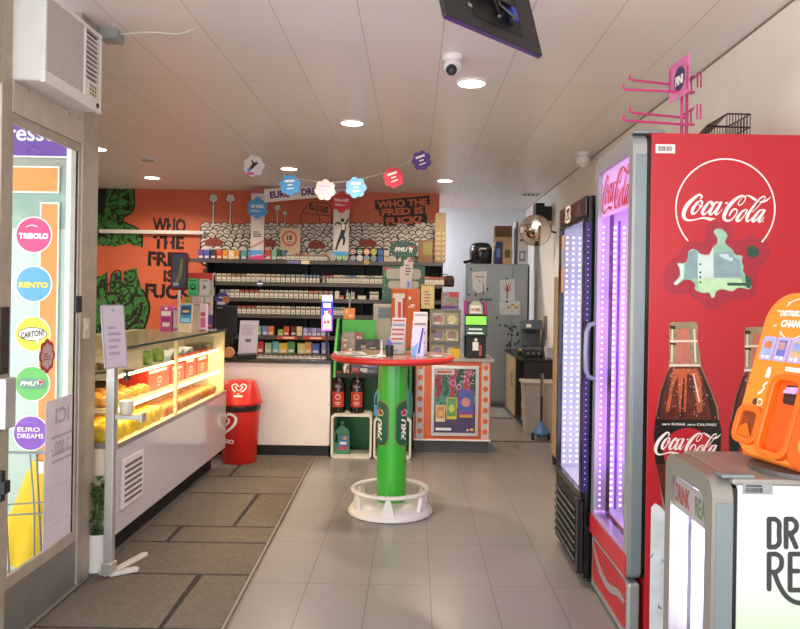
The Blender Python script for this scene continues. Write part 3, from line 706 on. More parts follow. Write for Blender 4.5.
# middle shelf z=.80: croissants on tray, red ice boxes
ZM = .8005
tr_ = thing('pastry_tray', 'pale oval tray under the pastries on the middle case shelf', 'tray', (CX - .25, 4.2, ZM))
MB(M('tray_cream', '#d9cdb2', .3)).fr(FM((0, 0, ZM), u=(1, 0, 0), v=(0, 1, 0))).prism(rr(CX - .46, 3.83, CX - .08, 4.55, .06), 0, .012).build('plate', tr_, bevel=.003)
def croissant():
    mb = MB(M('croissant_gold', '#cf9442', .45, noise=.35, ns=40)); pts, rs = [], []
    for i in range(9):
        t = i / 8; a = R(200 + 140 * t); pts.append((.05 * math.cos(a), .05 * math.sin(a) + .03, .028)); rs.append(.006 + .026 * math.sin(PI * t) * (1 if i % 2 else .86))
    mb.tube(pts, rs, 10); o = mb.build('croissant', smooth=True, ang=80); return tag(o, 'golden baked croissant on the tray in the display case', 'pastry', 'croissants on the middle shelf tray')
cr_ = croissant(); ZT = ZM + .0125
place_row(cr_, [(CX - .15 - .14 * (i % 2), 3.91 + .115 * (i // 2), ZT, rg.uniform(-.5, .5)) for i in range(12)])
redb = M('ice_red', '#c2352b', .4, noise=.03); redd = M('ice_red_dark', '#9c2a22', .45)
def ice_box(name, label, y0, y1, h, x=CX - .14, w=.20):
    o = thing(name, label, 'box', (x, (y0 + y1) / 2, ZM)); MB(redb).box(x - w, x, y0, y1, ZM + .0005, ZM + h).build('carton', o, bevel=.003)
    f = FXR(x); yc, zc = (y0 + y1) / 2, ZM + h * .42
    mb = MB(M('sticker_white', '#f2efe8')).fr(f).rect(y0 + .02, ZM + h * .78, y1 - .06, ZM + h * .9, .0005, .0012)
    mb.ring(yc - .018, zc, .016, .021, .0005, .0012, 14, .3, 5.6).ring(yc + .018, zc, .016, .021, .0005, .0012, 14, -2.6, 2.8); ticks(mb, yc - .03, yc + .03, zc - .045, zc - .028, 1, .0006)
    mb.build('print', o)
ice_box('ice_cream_box', 'large red ice cream carton nearest the near end of the middle shelf', 4.58, 4.98, .145)
ice_box('ice_cream_box', 'red carton just right of the cream post on the middle shelf', 5.02, 5.30, .12)
ice_box('ice_cream_box', 'tall orange red carton third along the middle case shelf', 5.33, 5.58, .15)
ice_box('ice_cream_box', 'red carton at the far end of the middle case shelf', 5.61, 5.90, .14)
# top shelf z=.975
ZU = .9755
o = thing('pastry_plate', 'pale plate of small cakes near the near end of the top case shelf', 'plate', (CX - .3, 4.15, ZU)); MB(M('plate_white', '#d9d3c6', .25)).lathe([(0, 0), (.09, 0), (.15, .014), (.15, .018), (.088, .005), (0, .005)], (CX - .3, 4.15, ZU), 28).build('plate', o, smooth=True)
ck = crumpled('small_cake', 'small brown cake on the pale plate in the display case', 'cake', M('cake_brown', '#8a6a48', .5, noise=.4, ns=40), (.06, .06, .045), 'small cakes on the plate', 9)
place_row(ck, [(CX - .3 + .065 * math.cos(a), 4.15 + .065 * math.sin(a), ZU + .007, a) for a in (0, 1.26, 2.51, 3.77, 5.03)])
gpk = crumpled('crisp_packet', 'green crisp packet on the top shelf of the display case', 'packet', M('packet_green', '#6f8f3c', .35, noise=.35, ns=30), (.05, .09, .10), 'green packets on the top case shelf', 12)
place_row(gpk, [(CX - .16, 4.62, ZU, .1), (CX - .17, 4.84, ZU, -.1)])
bx = thing('sandwich_pack', 'blue and white wedge sandwich pack on the top case shelf', 'sandwich', (0, 0, 0), 'sandwich packs on the top case shelf')
MB(M('pack_blue_white', '#bccbd8', .3, noise=.1, ns=20)).fr(FM((0, 0, 0), u=(0, 1, 0), v=(0, 0, 1))).prism([(-.08, 0), (.08, 0), (.08, .05), (-.06, .02)], -.05, .05).build('wrapper', bx)
MB(M('pack_blue', '#3f6f9f', .4)).fr(FM((0, 0, 0), u=(0, 1, 0), v=(0, 0, 1))).rect(-.02, .004, .06, .02, .05, .0512).build('label', bx)
place_row(bx, [(CX - .2, 5.05, ZU, .1), (CX - .2, 5.24, ZU, .0), (CX - .2, 5.43, ZU, -.1)])
rp_ = crumpled('snack_bar', 'red wrapped snack bar along the front of the top case shelf', 'snack bar', M('bar_red', '#b3402f', .4, noise=.3, ns=30), (.045, .12, .03), 'red snack bars on the top case shelf', 13)
place_row(rp_, [(CX - .095, 4.98 + .14 * i, ZU, 0) for i in range(6)])
o = thing('cake_box', 'clear box of brown biscuits at the far end of the top case shelf', 'box', (CX - .17, 5.8, ZU)); MB(glass('clear_plastic')).box(CX - .26, CX - .09, 5.66, 5.90, ZU + .0005, ZU + .11).build('lid', o); MB(M('biscuit', '#7a6a52', .6, noise=.4, ns=40)).box(CX - .25, CX - .10, 5.67, 5.89, ZU + .003, ZU + .06).build('biscuits', o)
# ---- red ice cream bin
def bin_():
    c = Vector((-1.462, 6.165, 0.011))
    o = thing('waste_bin', 'red plastic waste bin with a hooded lid and white heart mark', 'bin', c)
    rd = M('bin_red', '#c8241c', .35, noise=.03); 
    MB(rd).lathe([(0, 0), (.138, 0), (.142, .006), (.165, .475), (0, .475)], c, 40).build('body', o, smooth=True)
    MB(M('bin_liner', '#26201c', .3, noise=.2, ns=30)).lathe([(.166, .44), (.172, .45), (.170, .49), (.160, .495)], c, 40).build('liner', o, smooth=True)
    mb = MB(rd)
    n = 40; rings = []
    for z, sx_, sy_ in ((.49, .182, .182), (.505, .187, .187), (.52, .180, .180), (.535, .168, .168), (.60, .150, .145), (.66, .128, .10), (.685, .118, .075), (.692, .10, .05)):
        vs = []
        for i in range(n):
            a = 2 * PI * i / n; ca, sa = math.cos(a), math.sin(a); e = 2 / (2 + (z - .5) * 14)
            vs.append(c + Vector((sx_ * abs(ca) ** e * (1 if ca > 0 else -1), sy_ * abs(sa) ** e * (1 if sa > 0 else -1), z)))
        rings.append(mb.av(vs))
    for j in range(len(rings) - 1):
        for i in range(n): k2 = (i + 1) % n; mb.af((rings[j] + i, rings[j] + k2, rings[j + 1] + k2, rings[j + 1] + i))
    mb.af(tuple(rings[0] + i for i in range(n)), tuple(rings[-1] + i for i in range(n)))
    lid = mb.build('lid', o, smooth=True, ang=40)
    def heart(mb, s_):
        for d in (-1, 1):
            mb.stroke([(0, -.04 * s_, .008 * s_), (d * .05 * s_, .0, .011 * s_), (d * .058 * s_, .035 * s_, .011 * s_), (d * .028 * s_, .05 * s_, .010 * s_), (d * .004 * s_, .024 * s_, .007 * s_)], 0, .0015)
            mb.stroke([(0, -.012 * s_, .006 * s_), (d * .026 * s_, .012 * s_, .009 * s_), (d * .028 * s_, .026 * s_, .008 * s_), (d * .016 * s_, .028 * s_, .005 * s_)], 0, .0015)
    f = FM(c + Vector((.015, -.128, .625)), u=(1, 0, 0), v=(0, .55, 1)); mb = MB(sw).fr(f); heart(mb, 1.0); mb.rect(-.035, -.066, .04, -.052, 0, .0015); mb.build('heart_mark', lid)
    a = R(-130); nrm = Vector((math.cos(a), math.sin(a), 0)); u = Vector((-nrm.y, nrm.x, 0))
    # mark wrapped on the body
    mb = MB(sw); fl = MB(sw); fl.x = None
    heart(mb, 1.9)
    b2 = MB(sw); 
    for p in mb.v:
        aa = a + p.x / .157; r_ = .1475 + .0175 * ((.33 + p.y) / .475) + .0015 + p.z
        b2.v.append(c + Vector((r_ * math.cos(aa), r_ * math.sin(aa), .33 + p.y)))
    b2.f, b2.mi, b2.ms = mb.f, mb.mi, mb.ms
    m3 = MB(sw).text('LUSSO', 0, 0, .034, 0, bold=.02, width=.15)
    k0 = len(b2.v)
    for p in m3.v:
        aa = a + .12 + p.x / .152; r_ = .1475 + .0175 * (.21 / .475) + .002
        b2.v.append(c + Vector((r_ * math.cos(aa), r_ * math.sin(aa), .195 + p.y)))
    for f_ in m3.f: b2.f.append(tuple(k0 + i for i in f_)); b2.mi.append(0)
    b2.build('heart_mark', o)
bin_()
# ================================================================ tobacco shelves
YS = 8.95
dark = M('shelf_dark', '#1a1917', .6, noise=.05); lip = M('shelf_lip_grey', '#4f4c49', .4, .3, noise=.05)
def zs(y, x=275): return P(x, y, YS).z
LEV = dict(A=zs(260), B=zs(282.3), C=zs(298.3), D=zs(314.3), E=zs(335.6), G=zs(353.5))
XA0, XA1 = P(190, 265, YS).x, P(443, 265, YS).x
XB0 = P(205, 283, YS).x
def gondola():
    o = thing('tobacco_shelf', 'wide dark wall shelving unit full of cigarette packs', 'shelf unit', (-1, 9.15, 0))
    MB(dark).box(XB0, XA1, 9.30, 9.36, 0, LEV['A']).build('back_panel', o)
    MB(dark).box(XB0, XB0 + .02, YS + .02, 9.30, 0, LEV['A'] - .03).build('side_panel', o); MB(dark).box(XA1 - .02, XA1, YS + .02, 9.30, 0, LEV['A'] - .03).build('side_panel', o)
    for xx in (P(305, 280, YS).x, P(362, 280, YS).x): MB(dark).box(xx - .012, xx + .012, YS + .12, 9.30, .6, LEV['A'] - .03).build('divider', o)
    for k_, z in LEV.items():
        x0 = XA0 if k_ == 'A' else XB0
        s_ = MB(dark).box(x0, XA1, YS, 9.30, z - .035, z).build('shelf', o)
        MB(lip).box(x0, XA1, YS - .015, YS, z - .045, z + .004).build('price_rail', s_)
    MB(dark).box(XB0, XA1, YS + .02, 9.30, 0, LEV['G'] - .035).build('base', o)
    mb = MB(M('price_strip_red', '#a8432e', .5)); z = LEV['E']
    for a, b in ((277, 297), (303, 329)): mb.box(P(a, 338, YS).x, P(b, 338, YS).x, YS - .018, YS - .0152, z - .045, z - .002)
    mb.use(M('price_strip_text', '#e8cdb0', .5))
    for a in (288, 315): p = P(a, 338, YS).x; mb.box(p - .06, p + .08, YS - .0195, YS - .018, z - .032, z - .014)
    mb.build('price_strip', o)
    mb = MB(M('tag_cream', '#d9d0a8', .5)); p = P(305.5, 262, YS).x; mb.box(p - .05, p + .05, YS - .018, YS - .0152, LEV['A'] - .045, LEV['A'] - .002); mb.use(M('tag_blue', '#6a6f9a', .5)).box(p - .22, p - .07, YS - .018, YS - .0152, LEV['A'] - .04, LEV['A'] - .01); mb.build('price_tag', o)
gondola()
o = thing('round_sticker', 'round violet and white sticker on the rail of the second tobacco shelf', 'sticker', P(260, 283.5, YS - .016))
f = FM(P(260, 283.5, YS - .0155), **FRONT); MB(M('sticker_violet', '#4b4a7d', .5)).fr(f).disc(0, 0, .04, 0, .002).build('disc', o); MB(sw).fr(f).rect(-.035, -.01, .035, .006, .002, .003).build('stripe', o)
o = thing('round_sticker', 'round orange sticker hanging on the top tobacco shelf rail', 'sticker', P(366.5, 262, YS - .016))
f = FM(P(366.5, 262, YS - .0155), **FRONT); MB(M('sticker_amber', '#c98a2e', .5)).fr(f).disc(0, 0, .034, 0, .002).build('disc', o); MB(M('sticker_lime', '#6d8f3a', .5)).fr(f).disc(0, -.006, .018, .002, .003).build('centre', o)
# ---- packs
PK = {}
def pack(nm, col, w=.054, h=.098, d=.03, band='#2a2826', cap=None, body='#c9c3b4'):
    key = (nm, col, w, h)
    if key in PK: return PK[key]
    mb = MB(M('pack_' + col, col, .45, noise=.03)).box(-w / 2, w / 2, 0, d, h * .58, h)
    mb.use(M('pack_body_' + body, body, .5, noise=.05)).box(-w / 2, w / 2, 0, d, 0, h * .58)
    mb.use(M('pack_band', '#6f675b', .6, noise=.3, ns=60)).box(-w / 2 + .003, w / 2 - .003, -.0008, 0, h * .60, h * .86)
    mb.use(M('pack_print', '#6f6a62', .6)).box(-w * .25, w * .25, -.0008, 0, h * .2, h * .3)
    me_o = mb.build('cigarette_pack'); bpy.data.objects.remove(me_o, do_unlink=False) if False else None
    PK[key] = me_o; me_o['used'] = 0
    return me_o
ROWN = dict(B='second', C='third', D='fourth', E='fifth', G='lowest', A='top')
def put_pack(col, cname, row, bay, px, w=.054, h=.098, kind='cigarette_pack', y=YS + .012):
    proto = pack(kind + row + bay, col, w, h)
    x = P(px, 283, YS).x; loc = (x, y, LEV[row] + .0005)
    if not proto['used']: o = proto; o['used'] = 1
    else: o = proto.copy(); C.objects.link(o)
    o.location = loc
    tag(o, '%s cigarette packs standing on the %s tobacco shelf, %s' % (cname, ROWN[row], bay), 'cigarette pack', '%s packs on the %s tobacco shelf, %s' % (cname, ROWN[row], bay))
COL = {'w': ('#cfcabb', 'white'), 'c': ('#c2b695', 'cream topped'), 'r': ('#a8342c', 'red topped'), 'b': ('#4f76a5', 'blue topped'), 'g': ('#7f9a84', 'pale green topped'), 'o': ('#c9713a', 'orange topped'), 's': ('#8f9aa0', 'silver grey topped'), 'y': ('#c9b25a', 'yellow topped'), 'k': ('#2f3a45', 'dark topped'), 'n': ('#8a6a4c', 'brown topped')}
def bay(px): return 'left bay' if px < 304 else ('middle bay' if px < 361 else 'right bay')
def row_(row, s, px0, step, w=.05, h=.098):
    for i, ch in enumerate(s):
        if ch == ' ': continue
        px = px0 + i * step; c, n = COL[ch]; put_pack(c, n, row, bay(px), px, w, h)
row_('B', 'ccccnnnwwwccccsssss', 213.5, 4.95)
row_('B', 'bbbbrr', 307, 3.6, .034, .098)
row_('B', 'brrwwsbbww', 322, 4.55, .05)
row_('B', 'sgww', 367, 4.7, .05)
row_('B', 'orrr', 427, 4.9, .056)
row_('C', 'sgwwrrrrwwwwwwwwwwoog', 222, 4.95)
row_('C', 'og', 326, 4.9); row_('C', 'ww ss', 372, 4.5)
row_('D', 'rrrrcccccwwgwwwwwww', 239, 4.95)
row_('D', 'ssw', 334, 4.6)
# fifth shelf: small coloured boxes
def sbox(name, col, label, px, row, w, h, cat='box', d=.10, group=None):
    x = P(px, 283, YS).x
    mb = MB(M('box_' + col, col, .45, noise=.18, ns=40)).box(x - w / 2, x + w / 2, YS + .012, YS + .012 + d, LEV[row] + .0005, LEV[row] + h)
    mb.use(M('pack_body_#c9c3b4', '#c9c3b4', .5)).box(x - w * .35, x + w * .35, YS + .0112, YS + .012, LEV[row] + h * .12, LEV[row] + h * .35)
    o = mb.build(name); return tag(o, label, cat, group)
for i, (px, col, nm) in enumerate(((259, '#6f9a68', 'green'), (265.5, '#5f78b0', 'blue'), (271.5, '#c07038', 'orange'), (281, '#7f9b2f', 'lime'), (287, '#b0462c', 'rust red'), (294, '#4a241c', 'dark brown'), (300, '#c9b48a', 'cream'))):
    sbox('tobacco_box', col, '%s small tobacco box on the fifth tobacco shelf' % nm, px, 'E', .066, .115 if i != 3 else .075)
for i in range(6): sbox('tobacco_box', '#6a6aa8' if i % 2 else '#9a97b8', ('violet' if i % 2 else 'pale lilac') + ' small boxes on the fifth tobacco shelf under the lit sign', 306 + i * 4.4, 'E', .05, .10, group=('violet' if i % 2 else 'pale lilac') + ' boxes on the fifth shelf')
for i, (px, col, nm, w_) in enumerate(((261, '#a83a3a', 'red topped', .08), (269, '#8fb09a', 'mint', .08), (276.5, '#5f9aa8', 'teal', .08), (284, '#c9a63a', 'mustard', .10), (292, '#4f8a4a', 'green', .09), (302, '#b8b86a', 'pale yellow', .09), (309, '#c08a4a', 'tan', .08), (316.5, '#4a5aa8', 'royal blue', .09), (326, '#7a86b8', 'light blue', .09))):
    sbox('tobacco_pouch', col, '%s tobacco pouch on the lowest tobacco shelf' % nm, px, 'G', w_, .13 if i % 2 else .15, 'pouch')
# top shelf: coloured cartons on the left
for i, (px, col, nm) in enumerate(((200, '#5a3f86', 'purple'), (206, '#3f4fa0', 'blue'), (212.5, '#2f2b38', 'black'), (218.5, '#c23f2a', 'red'), (224.5, '#d08a1e', 'amber'), (230.5, '#d9cfae', 'cream'), (236, '#c98a3a', 'orange'), (243, '#4f9a94', 'teal'), (267.5, '#b0402e', 'brick red'), (273.5, '#6aa58c', 'mint'), (278.5, '#2f4a20', 'dark green'), (283, '#4a5f86', 'slate blue'))):
    sbox('carton', col, '%s carton in the row on top of the tobacco shelf' % nm, px, 'A', .066, .115 if px < 250 else .125, 'carton')
row_('A', 'wcrrocgsr', 287.5, 4.6, .05, .085)
def tin():
    mb = MB(M('tin_white', '#c9c6bb', .35, .3)).lathe([(0, 0), (.036, 0), (.036, .022), (0, .022)], (0, 0, .036), 20, 'y'); return mb
def tins():
    cols = dict(w=('#c9c6bb', 'white'), g=('#4f9a4c', 'green'), n=('#3f3f78', 'navy'), p=('#e0dccd', 'cream'), s=('#7f8fb0', 'steel blue'), a=('#7d8f7a', 'sage'), r=('#7d2f22', 'rust'), d=('#2f6f4a', 'dark green'), o=('#d9862e', 'orange'), y=('#c9c048', 'yellow'))
    for j, (lst) in enumerate(([(332.5, 'w'), (339, 'g'), (345, 'g'), (353, 'n'), (359.5, 'p'), (366.5, 's'), (373.5, 'a')], [(353, 'r'), (359.5, 'd'), (366.5, 'o'), (373.5, 'y')])):
        for px, c in lst:
            x = P(px, 258, YS).x; z0 = LEV['A'] + j * .0805
            o = thing('snus_tin', '%s round tin, %s row on the right of the top tobacco shelf' % (cols[c][1], 'upper' if j else 'lower'), 'tin', (x, YS + .03, z0), 'green tins' if c == 'g' else None)
            MB(M('tin_' + c, cols[c][0], .35)).lathe([(0, 0), (.037, 0), (.039, .003), (.039, .022), (0, .022)], (x, YS + .02, z0 + .040), 22, 'y').build('tin_body', o, smooth=True)
            MB(M('tin_label_' + c, '#e3dfd0' if c in 'gnrdo' else '#6a7a6a', .4)).fr(FM((x, YS + .02, z0 + .040), **FRONT)).ring(0, 0, .022, .027, .0, .001, 20).rect(-.018, -.004, .018, .006, 0, .001).build('label', o)
tins()
o = tag(MB(dark).box(P(350.5, 258, YS).x, P(388, 258, YS).x, YS + .055, YS + .075, LEV['A'], LEV['A'] + .17).build('tin_rack'), 'black upright rack behind the round tins', 'rack')
for i, (px, h, col, nm) in enumerate(((380.5, .15, '#3f5f9f', 'dark blue'), (386.5, .145, '#b8ad98', 'cream'))):
    x = P(px, 258, YS).x; o = thing('carton_stack', '%s slim carton standing right of the round tins' % nm, 'carton', (x, YS + .04, LEV['A']))
    MB(M('slim_' + nm, col, .45, noise=.15, ns=30)).box(x - .032, x + .032, YS + .02, YS + .05, LEV['A'] + .0005, LEV['A'] + h).build('body', o); MB(dark).box(x - .03, x + .03, YS + .0192, YS + .02, LEV['A'] + h * .45, LEV['A'] + h * .52).build('band', o)
# beige food poster board at the right end of the shelf, brown plush
o = thing('menu_board', 'tall beige board of stacked cup pictures at the right end of the top shelf', 'board', (P(441, 258, YS).x, YS + .05, LEV['A']))
a, b = P(434.5, 258, YS + .04), P(447.5, 213, YS + .04); b_x = min(b.x, XA1 + .03)
MB(M('board_beige', '#8a7550', .6, noise=.06)).box(a.x, b_x, YS + .04, YS + .055, LEV['A'] + .0005, b.z).build('panel', o)
mb = MB(M('cup_cream', '#a09070', .6)).fr(FY(YS + .04)); mk = MB(M('cup_brown', '#8a5f38', .6)).fr(FY(YS + .04))
for i in range(6):
    z = LEV['A'] + .05 + i * .062
    for xx in (a.x + .045, a.x + .115): mb.disc(xx, z, .03, 0, .002, 16, .02); mk.disc(xx, z - .022, .024, 0, .0015, 16, .010)
k0 = len(mb.v); mb.ms += mk.ms; mb.v += mk.v; mb.f += [tuple(k0 + i for i in q) for q in mk.f]; mb.mi += [1] * len(mk.f); mb.build('cup_print', o)
o = thing('brown_box', 'brown cardboard box on the top tobacco shelf beside the beige board', 'box', (P(426, 258, YS).x, YS + .1, LEV['A'])); a, b = P(418, 258, YS + .04), P(433, 240, YS + .04)
MB(M('cardboard', '#715539', .8, noise=.12, ns=12)).box(a.x, b.x, YS + .04, YS + .2, LEV['A'] + .0005, b.z).build('carton', o); MB(M('box_olive', '#7d7440', .7)).box(a.x + .06, b.x - .01, YS + .0385, YS + .04, LEV['A'] + .09, b.z - .03).build('print', o)
o = tag(crumpled('plush_bag', 'x', 'bag', M('plush_brown', '#3a2219', .9, noise=.3, ns=30), (.14, .1, .15), seed=21), 'dark brown lumpy bag perched at the right end of the tobacco shelves', 'bag'); o.location = (XA1 + .075, YS + .1, LEV['B'] - .02); MB(dark).tube([(-.09, 0, .14), (-.03, 0, .16), (.0, 0, .13)], .006, 6).build('strap', o)
# 18 sign
a, b = P(280, 258, YS + .08), P(300.5, 228, YS + .08)
o = thing('age_sign', 'beige sign with a red ring and the number 18 on the top shelf', 'sign', ((a.x + b.x) / 2, YS + .08, LEV['A']))
MB(M('sign_beige', '#b39c7d', .6)).box(a.x, b.x, YS + .08, YS + .09, LEV['A'] + .0005, b.z).build('panel', o)
f = FM(P(289.5, 238.5, YS + .08), **FRONT); MB(M('sign_red', '#a8382a', .6)).fr(f).ring(0, 0, .075, .095, 0, .002).build('ring', o); MB(black).fr(f).text('18', 0, .01, .06, .001, bold=.04).rect(-.03, -.05, .03, -.042, 0, .001).build('lettering', o)
# ---- flower totems, banner, garland
def flower(mb, cx, cy, r, z0, z1, n=6, ph=0):
    pts = []
    for i in range(n * 8):
        t = 2 * PI * i / (n * 8); q = .80 + .20 * abs(math.cos((t - ph) * n / 2)) ** .6
        pts.append((cx + r * q * math.cos(t), cy + r * q * math.sin(t)))
    mb.prism(pts, z0, z1)
blue = M('flower_blue', '#4f9fdc', .5, noise=.02); red = M('flower_red', '#d22f42', .5, noise=.02); purp = M('flower_purple', '#4f2f86', .5, noise=.02)
def totem(px0, px1, top, fl, label, fpy, fr_, man):
    Y = YS + .06; zb = LEV['A'] + .0005; a, b = P(px0, 255, Y), P(px1, 255, Y); zt = P((px0 + px1) / 2, top, Y).z; xc = (a.x + b.x) / 2; wv = (b.x - a.x) / 2
    o = thing('flower_totem', label, 'display column', (xc, Y + .03, zb))
    prof = [(xc - wv, 0), (xc + wv, 0), (xc + wv, zt - zb - .08)] + [(xc + wv * math.cos(R(t)), zt - zb - .08 + .08 * math.sin(R(t))) for t in range(15, 180, 15)] + [(xc - wv, zt - zb - .08)]
    f = FM((0, Y, zb), **FRONT)
    MB(M('totem_white', '#d6cdc6', .5, noise=.05, ns=15)).fr(f).prism(prof, -.05, 0).build('column', o)
    cap = [(xc + wv * math.cos(R(t)), zt - zb - .08 + .08 * math.sin(R(t))) for t in range(0, 181, 15)]
    MB(M('totem_pink', '#b0606c', .5)).fr(f).prism(cap, 0, .002).build('cap', o)
    mb = MB(M('base_pink', '#d9417a', .5)).fr(f).prism([(xc - wv - .02, .03), (xc + wv, .06), (xc + wv + .01, .0), (xc - wv - .02, 0)], .0, .02).use(blue).prism([(xc - wv, .12), (xc + wv - .02, .12), (xc + wv, .08), (xc - wv - .02, .05)], 0, .015).use(M('base_pale', '#b9a4d0', .5)).prism([(xc - wv - .02, .05), (xc + wv, .08), (xc + wv, .06), (xc - wv - .02, .03)], 0, .018); mb.build('base', o)
    p = P((px0 + px1) / 2, fpy, Y); fz = p.z - zb
    mb = MB(fl).fr(f); r_ = fr_ * Y / F
    for i in range(6): t = R(60 * i + 30); mb.disc(xc + r_ * .62 * math.cos(t), fz + r_ * .62 * math.sin(t), r_ * .42, .002, .010 + i * 1e-4, 16)
    mb.disc(xc, fz, r_ * .6, .002, .0112); fo = mb.build('flower', o)
    mb = MB(sw).fr(f); (mb.text('AF REEL', xc, fz + .02, .04, .0116, bold=.05, width=r_ * 1.3) if not man else mb.text('TIRAGES', xc, fz + .02, .035, .0116, bold=.03, width=r_ * 1.4)); ticks(mb, xc - .08, xc + .06, fz - .05, fz - .02, 2, .0116); mb.build('lettering', fo)
    mk = MB(black).fr(f)
    if man:   # a leaping figure in a dark suit
        mk.stroke([(xc - .06, .14, .02), (xc - .03, .24, .03), (xc + .01, .33, .05), (xc + .03, .40, .06), (xc + .02, .46, .05)], .002, .003).stroke([(xc + .01, .33, .04), (xc + .04, .27, .03), (xc + .03, .2, .02)], .002, .0032).stroke([(xc + .03, .45, .025), (xc + .075, .49, .02), (xc + .09, .54, .012)], .002, .0034).stroke([(xc, .46, .025), (xc - .05, .48, .02), (xc - .08, .45, .012)], .002, .0036).disc(xc + .015, .51, .022, .002, .003, 14)
        mk.use(sw).rect(xc + .005, .39, xc + .045, .46, .0036, .004)
    else:
        ticks(mk, xc - .05, xc + .06, .28, .36, 3, .002)
        mk.use(M('stripe_salmon', '#c98a80', .5)).prism([(xc - wv, .14), (xc + wv, .22), (xc + wv, .25), (xc - wv, .16)], .001, .002)
    mk.build('print', o)
totem(250.3, 263.5, 187, blue, 'white display column with a blue flower reading AF REEL, left on the top shelf', 208, 10.5, 0)
totem(333, 348.5, 182, red, 'white display column with a red flower reading TIRAGES and a leaping figure', 202, 10.5, 1)
YBN = YS + .03
a, b, c_, d_ = P(264, 189, YBN), P(333.5, 183, YBN), P(333.5, 196, YBN), P(264, 202.5, YBN)
o = thing('totem_banner', 'white banner reading EURO DREAMS spanning between the two flower columns', 'banner', (a.x, YBN, d_.z))
MB(M('banner_white', '#e9e0dc', .5, noise=.02)).fr(FY(YBN)).prism([(d_.x, d_.z), (c_.x, c_.z), (b.x, b.z), (a.x, a.z)], -.012, 0).build('panel', o)
tl = math.atan2(b.z - a.z, b.x - a.x); mid = (Vector(a) + Vector(c_)) / 2; ux = Vector((math.cos(tl), 0, math.sin(tl)))
f = FM(mid, u=ux, v=(0, 0, 1)); k = YBN / F
mb = MB(M('banner_purple', '#5a2f6e', .5)).fr(f)
mb.text('EURO', -18.5 * k, 0, 7.4 * k, 0, bold=.05, width=21 * k); mb.text('DREAMS', 18 * k, 0, 7.4 * k, 0, bold=.05, width=31 * k); mb.build('lettering', o)
mb = MB(M('banner_cloud', '#c9b4d6', .5)).fr(f)
for x_, r_ in ((-3.5, 1.6), (-1.5, 2.2), (.6, 1.6)): mb.disc(x_ * k - .03, 0, r_ * k, 0, .0012 + r_ * 1e-4, 14)
mb.build('cloud_mark', o)
YG = 6.3
fl_pts = [(254, 166, 10, 'photo'), (290, 185, 10, 'b'), (325, 190, 10, 'white'), (356, 187.5, 10, 'b'), (393.5, 177.5, 10, 'r'), (421.5, 160.5, 9.5, 'p')]
zg = []
for i, (px, py, r, kd) in enumerate(fl_pts):
    p = P(px, py, YG); r_ = r * YG / F
    nm, lab, m_ = {'photo': ('', 'white flower cutout with a leaping figure, leftmost on the garland', M('flower_white', '#d9d2d2', .5)), 'b': ('', 'bright blue flower cutout in front of the white banner' if i == 1 else 'light blue flower cutout fourth along the garland', blue if i == 1 else M('flower_sky', '#6fb4ee', .5)), 'white': ('', 'white and lilac flower cutout between the two blue ones', M('flower_white', '#d9d2d2')), 'r': ('', 'red flower cutout hanging on the garland below the ceiling', red), 'p': ('', 'purple flower cutout, rightmost and highest on the garland', purp)}[kd]
    o = thing('flower_cutout', lab, 'paper flower', p); f = FM(p, u=(1, 0, 0), v=(0, -.08, 1))
    mb = MB(m_).fr(f)
    for q in range(7): t = 2 * PI * q / 7 + .3 * i; mb.disc(r_ * .66 * math.cos(t), r_ * .66 * math.sin(t), r_ * .41, -.002, .001 + q * 5e-5, 14)
    mb.disc(0, 0, r_ * .7, -.002, .0014); mb.build('petals', o)
    mb = MB(sw if kd not in ('white', 'photo') else black).fr(f); tt = R(20) if kd in 'rp' else R(5)
    if kd == 'photo':
        mb.stroke([(-.05, -.05, .012), (-.01, 0, .03), (.03, .03, .02)], .0016, .0022).stroke([(0, .01, .02), (-.02, .05, .012)], .0016, .0024).use(M('base_pink', '#d9417a')).rect(-.06, -.075, .0, -.055, .0016, .0022).use(blue).rect(-.06, -.05, -.03, -.02, .0016, .0022)
    else:
        for j, (w_, h_) in enumerate(((1.0, .02), (.5, .012), (.7, .010))):
            y_ = .025 - j * .03; ca, sa = math.cos(tt), math.sin(tt); q = [(-w_ * r_ / 2, y_), (w_ * r_ / 2, y_), (w_ * r_ / 2, y_ + h_), (-w_ * r_ / 2, y_ + h_)]
            if kd == 'white': mb.use(M('banner_cloud', '#c9b4d6'))
            mb.prism([(x * ca - y * sa, x * sa + y * ca) for x, y in q], .0014, .002)
    mb.build('print', o)
pts = [Vector((P(238, 150, YG).x, YG + .002, CEIL - .001))] + [P(px, py - 7, YG) + Vector((0, .001, 0)) for px, py, r, kd in fl_pts] + [Vector((P(432, 150, YG).x, YG + .006, CEIL - .001))]
o = tag(MB(M('string_white', '#bfb8b2', .7)).tube(pts, .0022, 5).build('garland_string'), 'thin pale string of the flower garland below the ceiling', 'string')
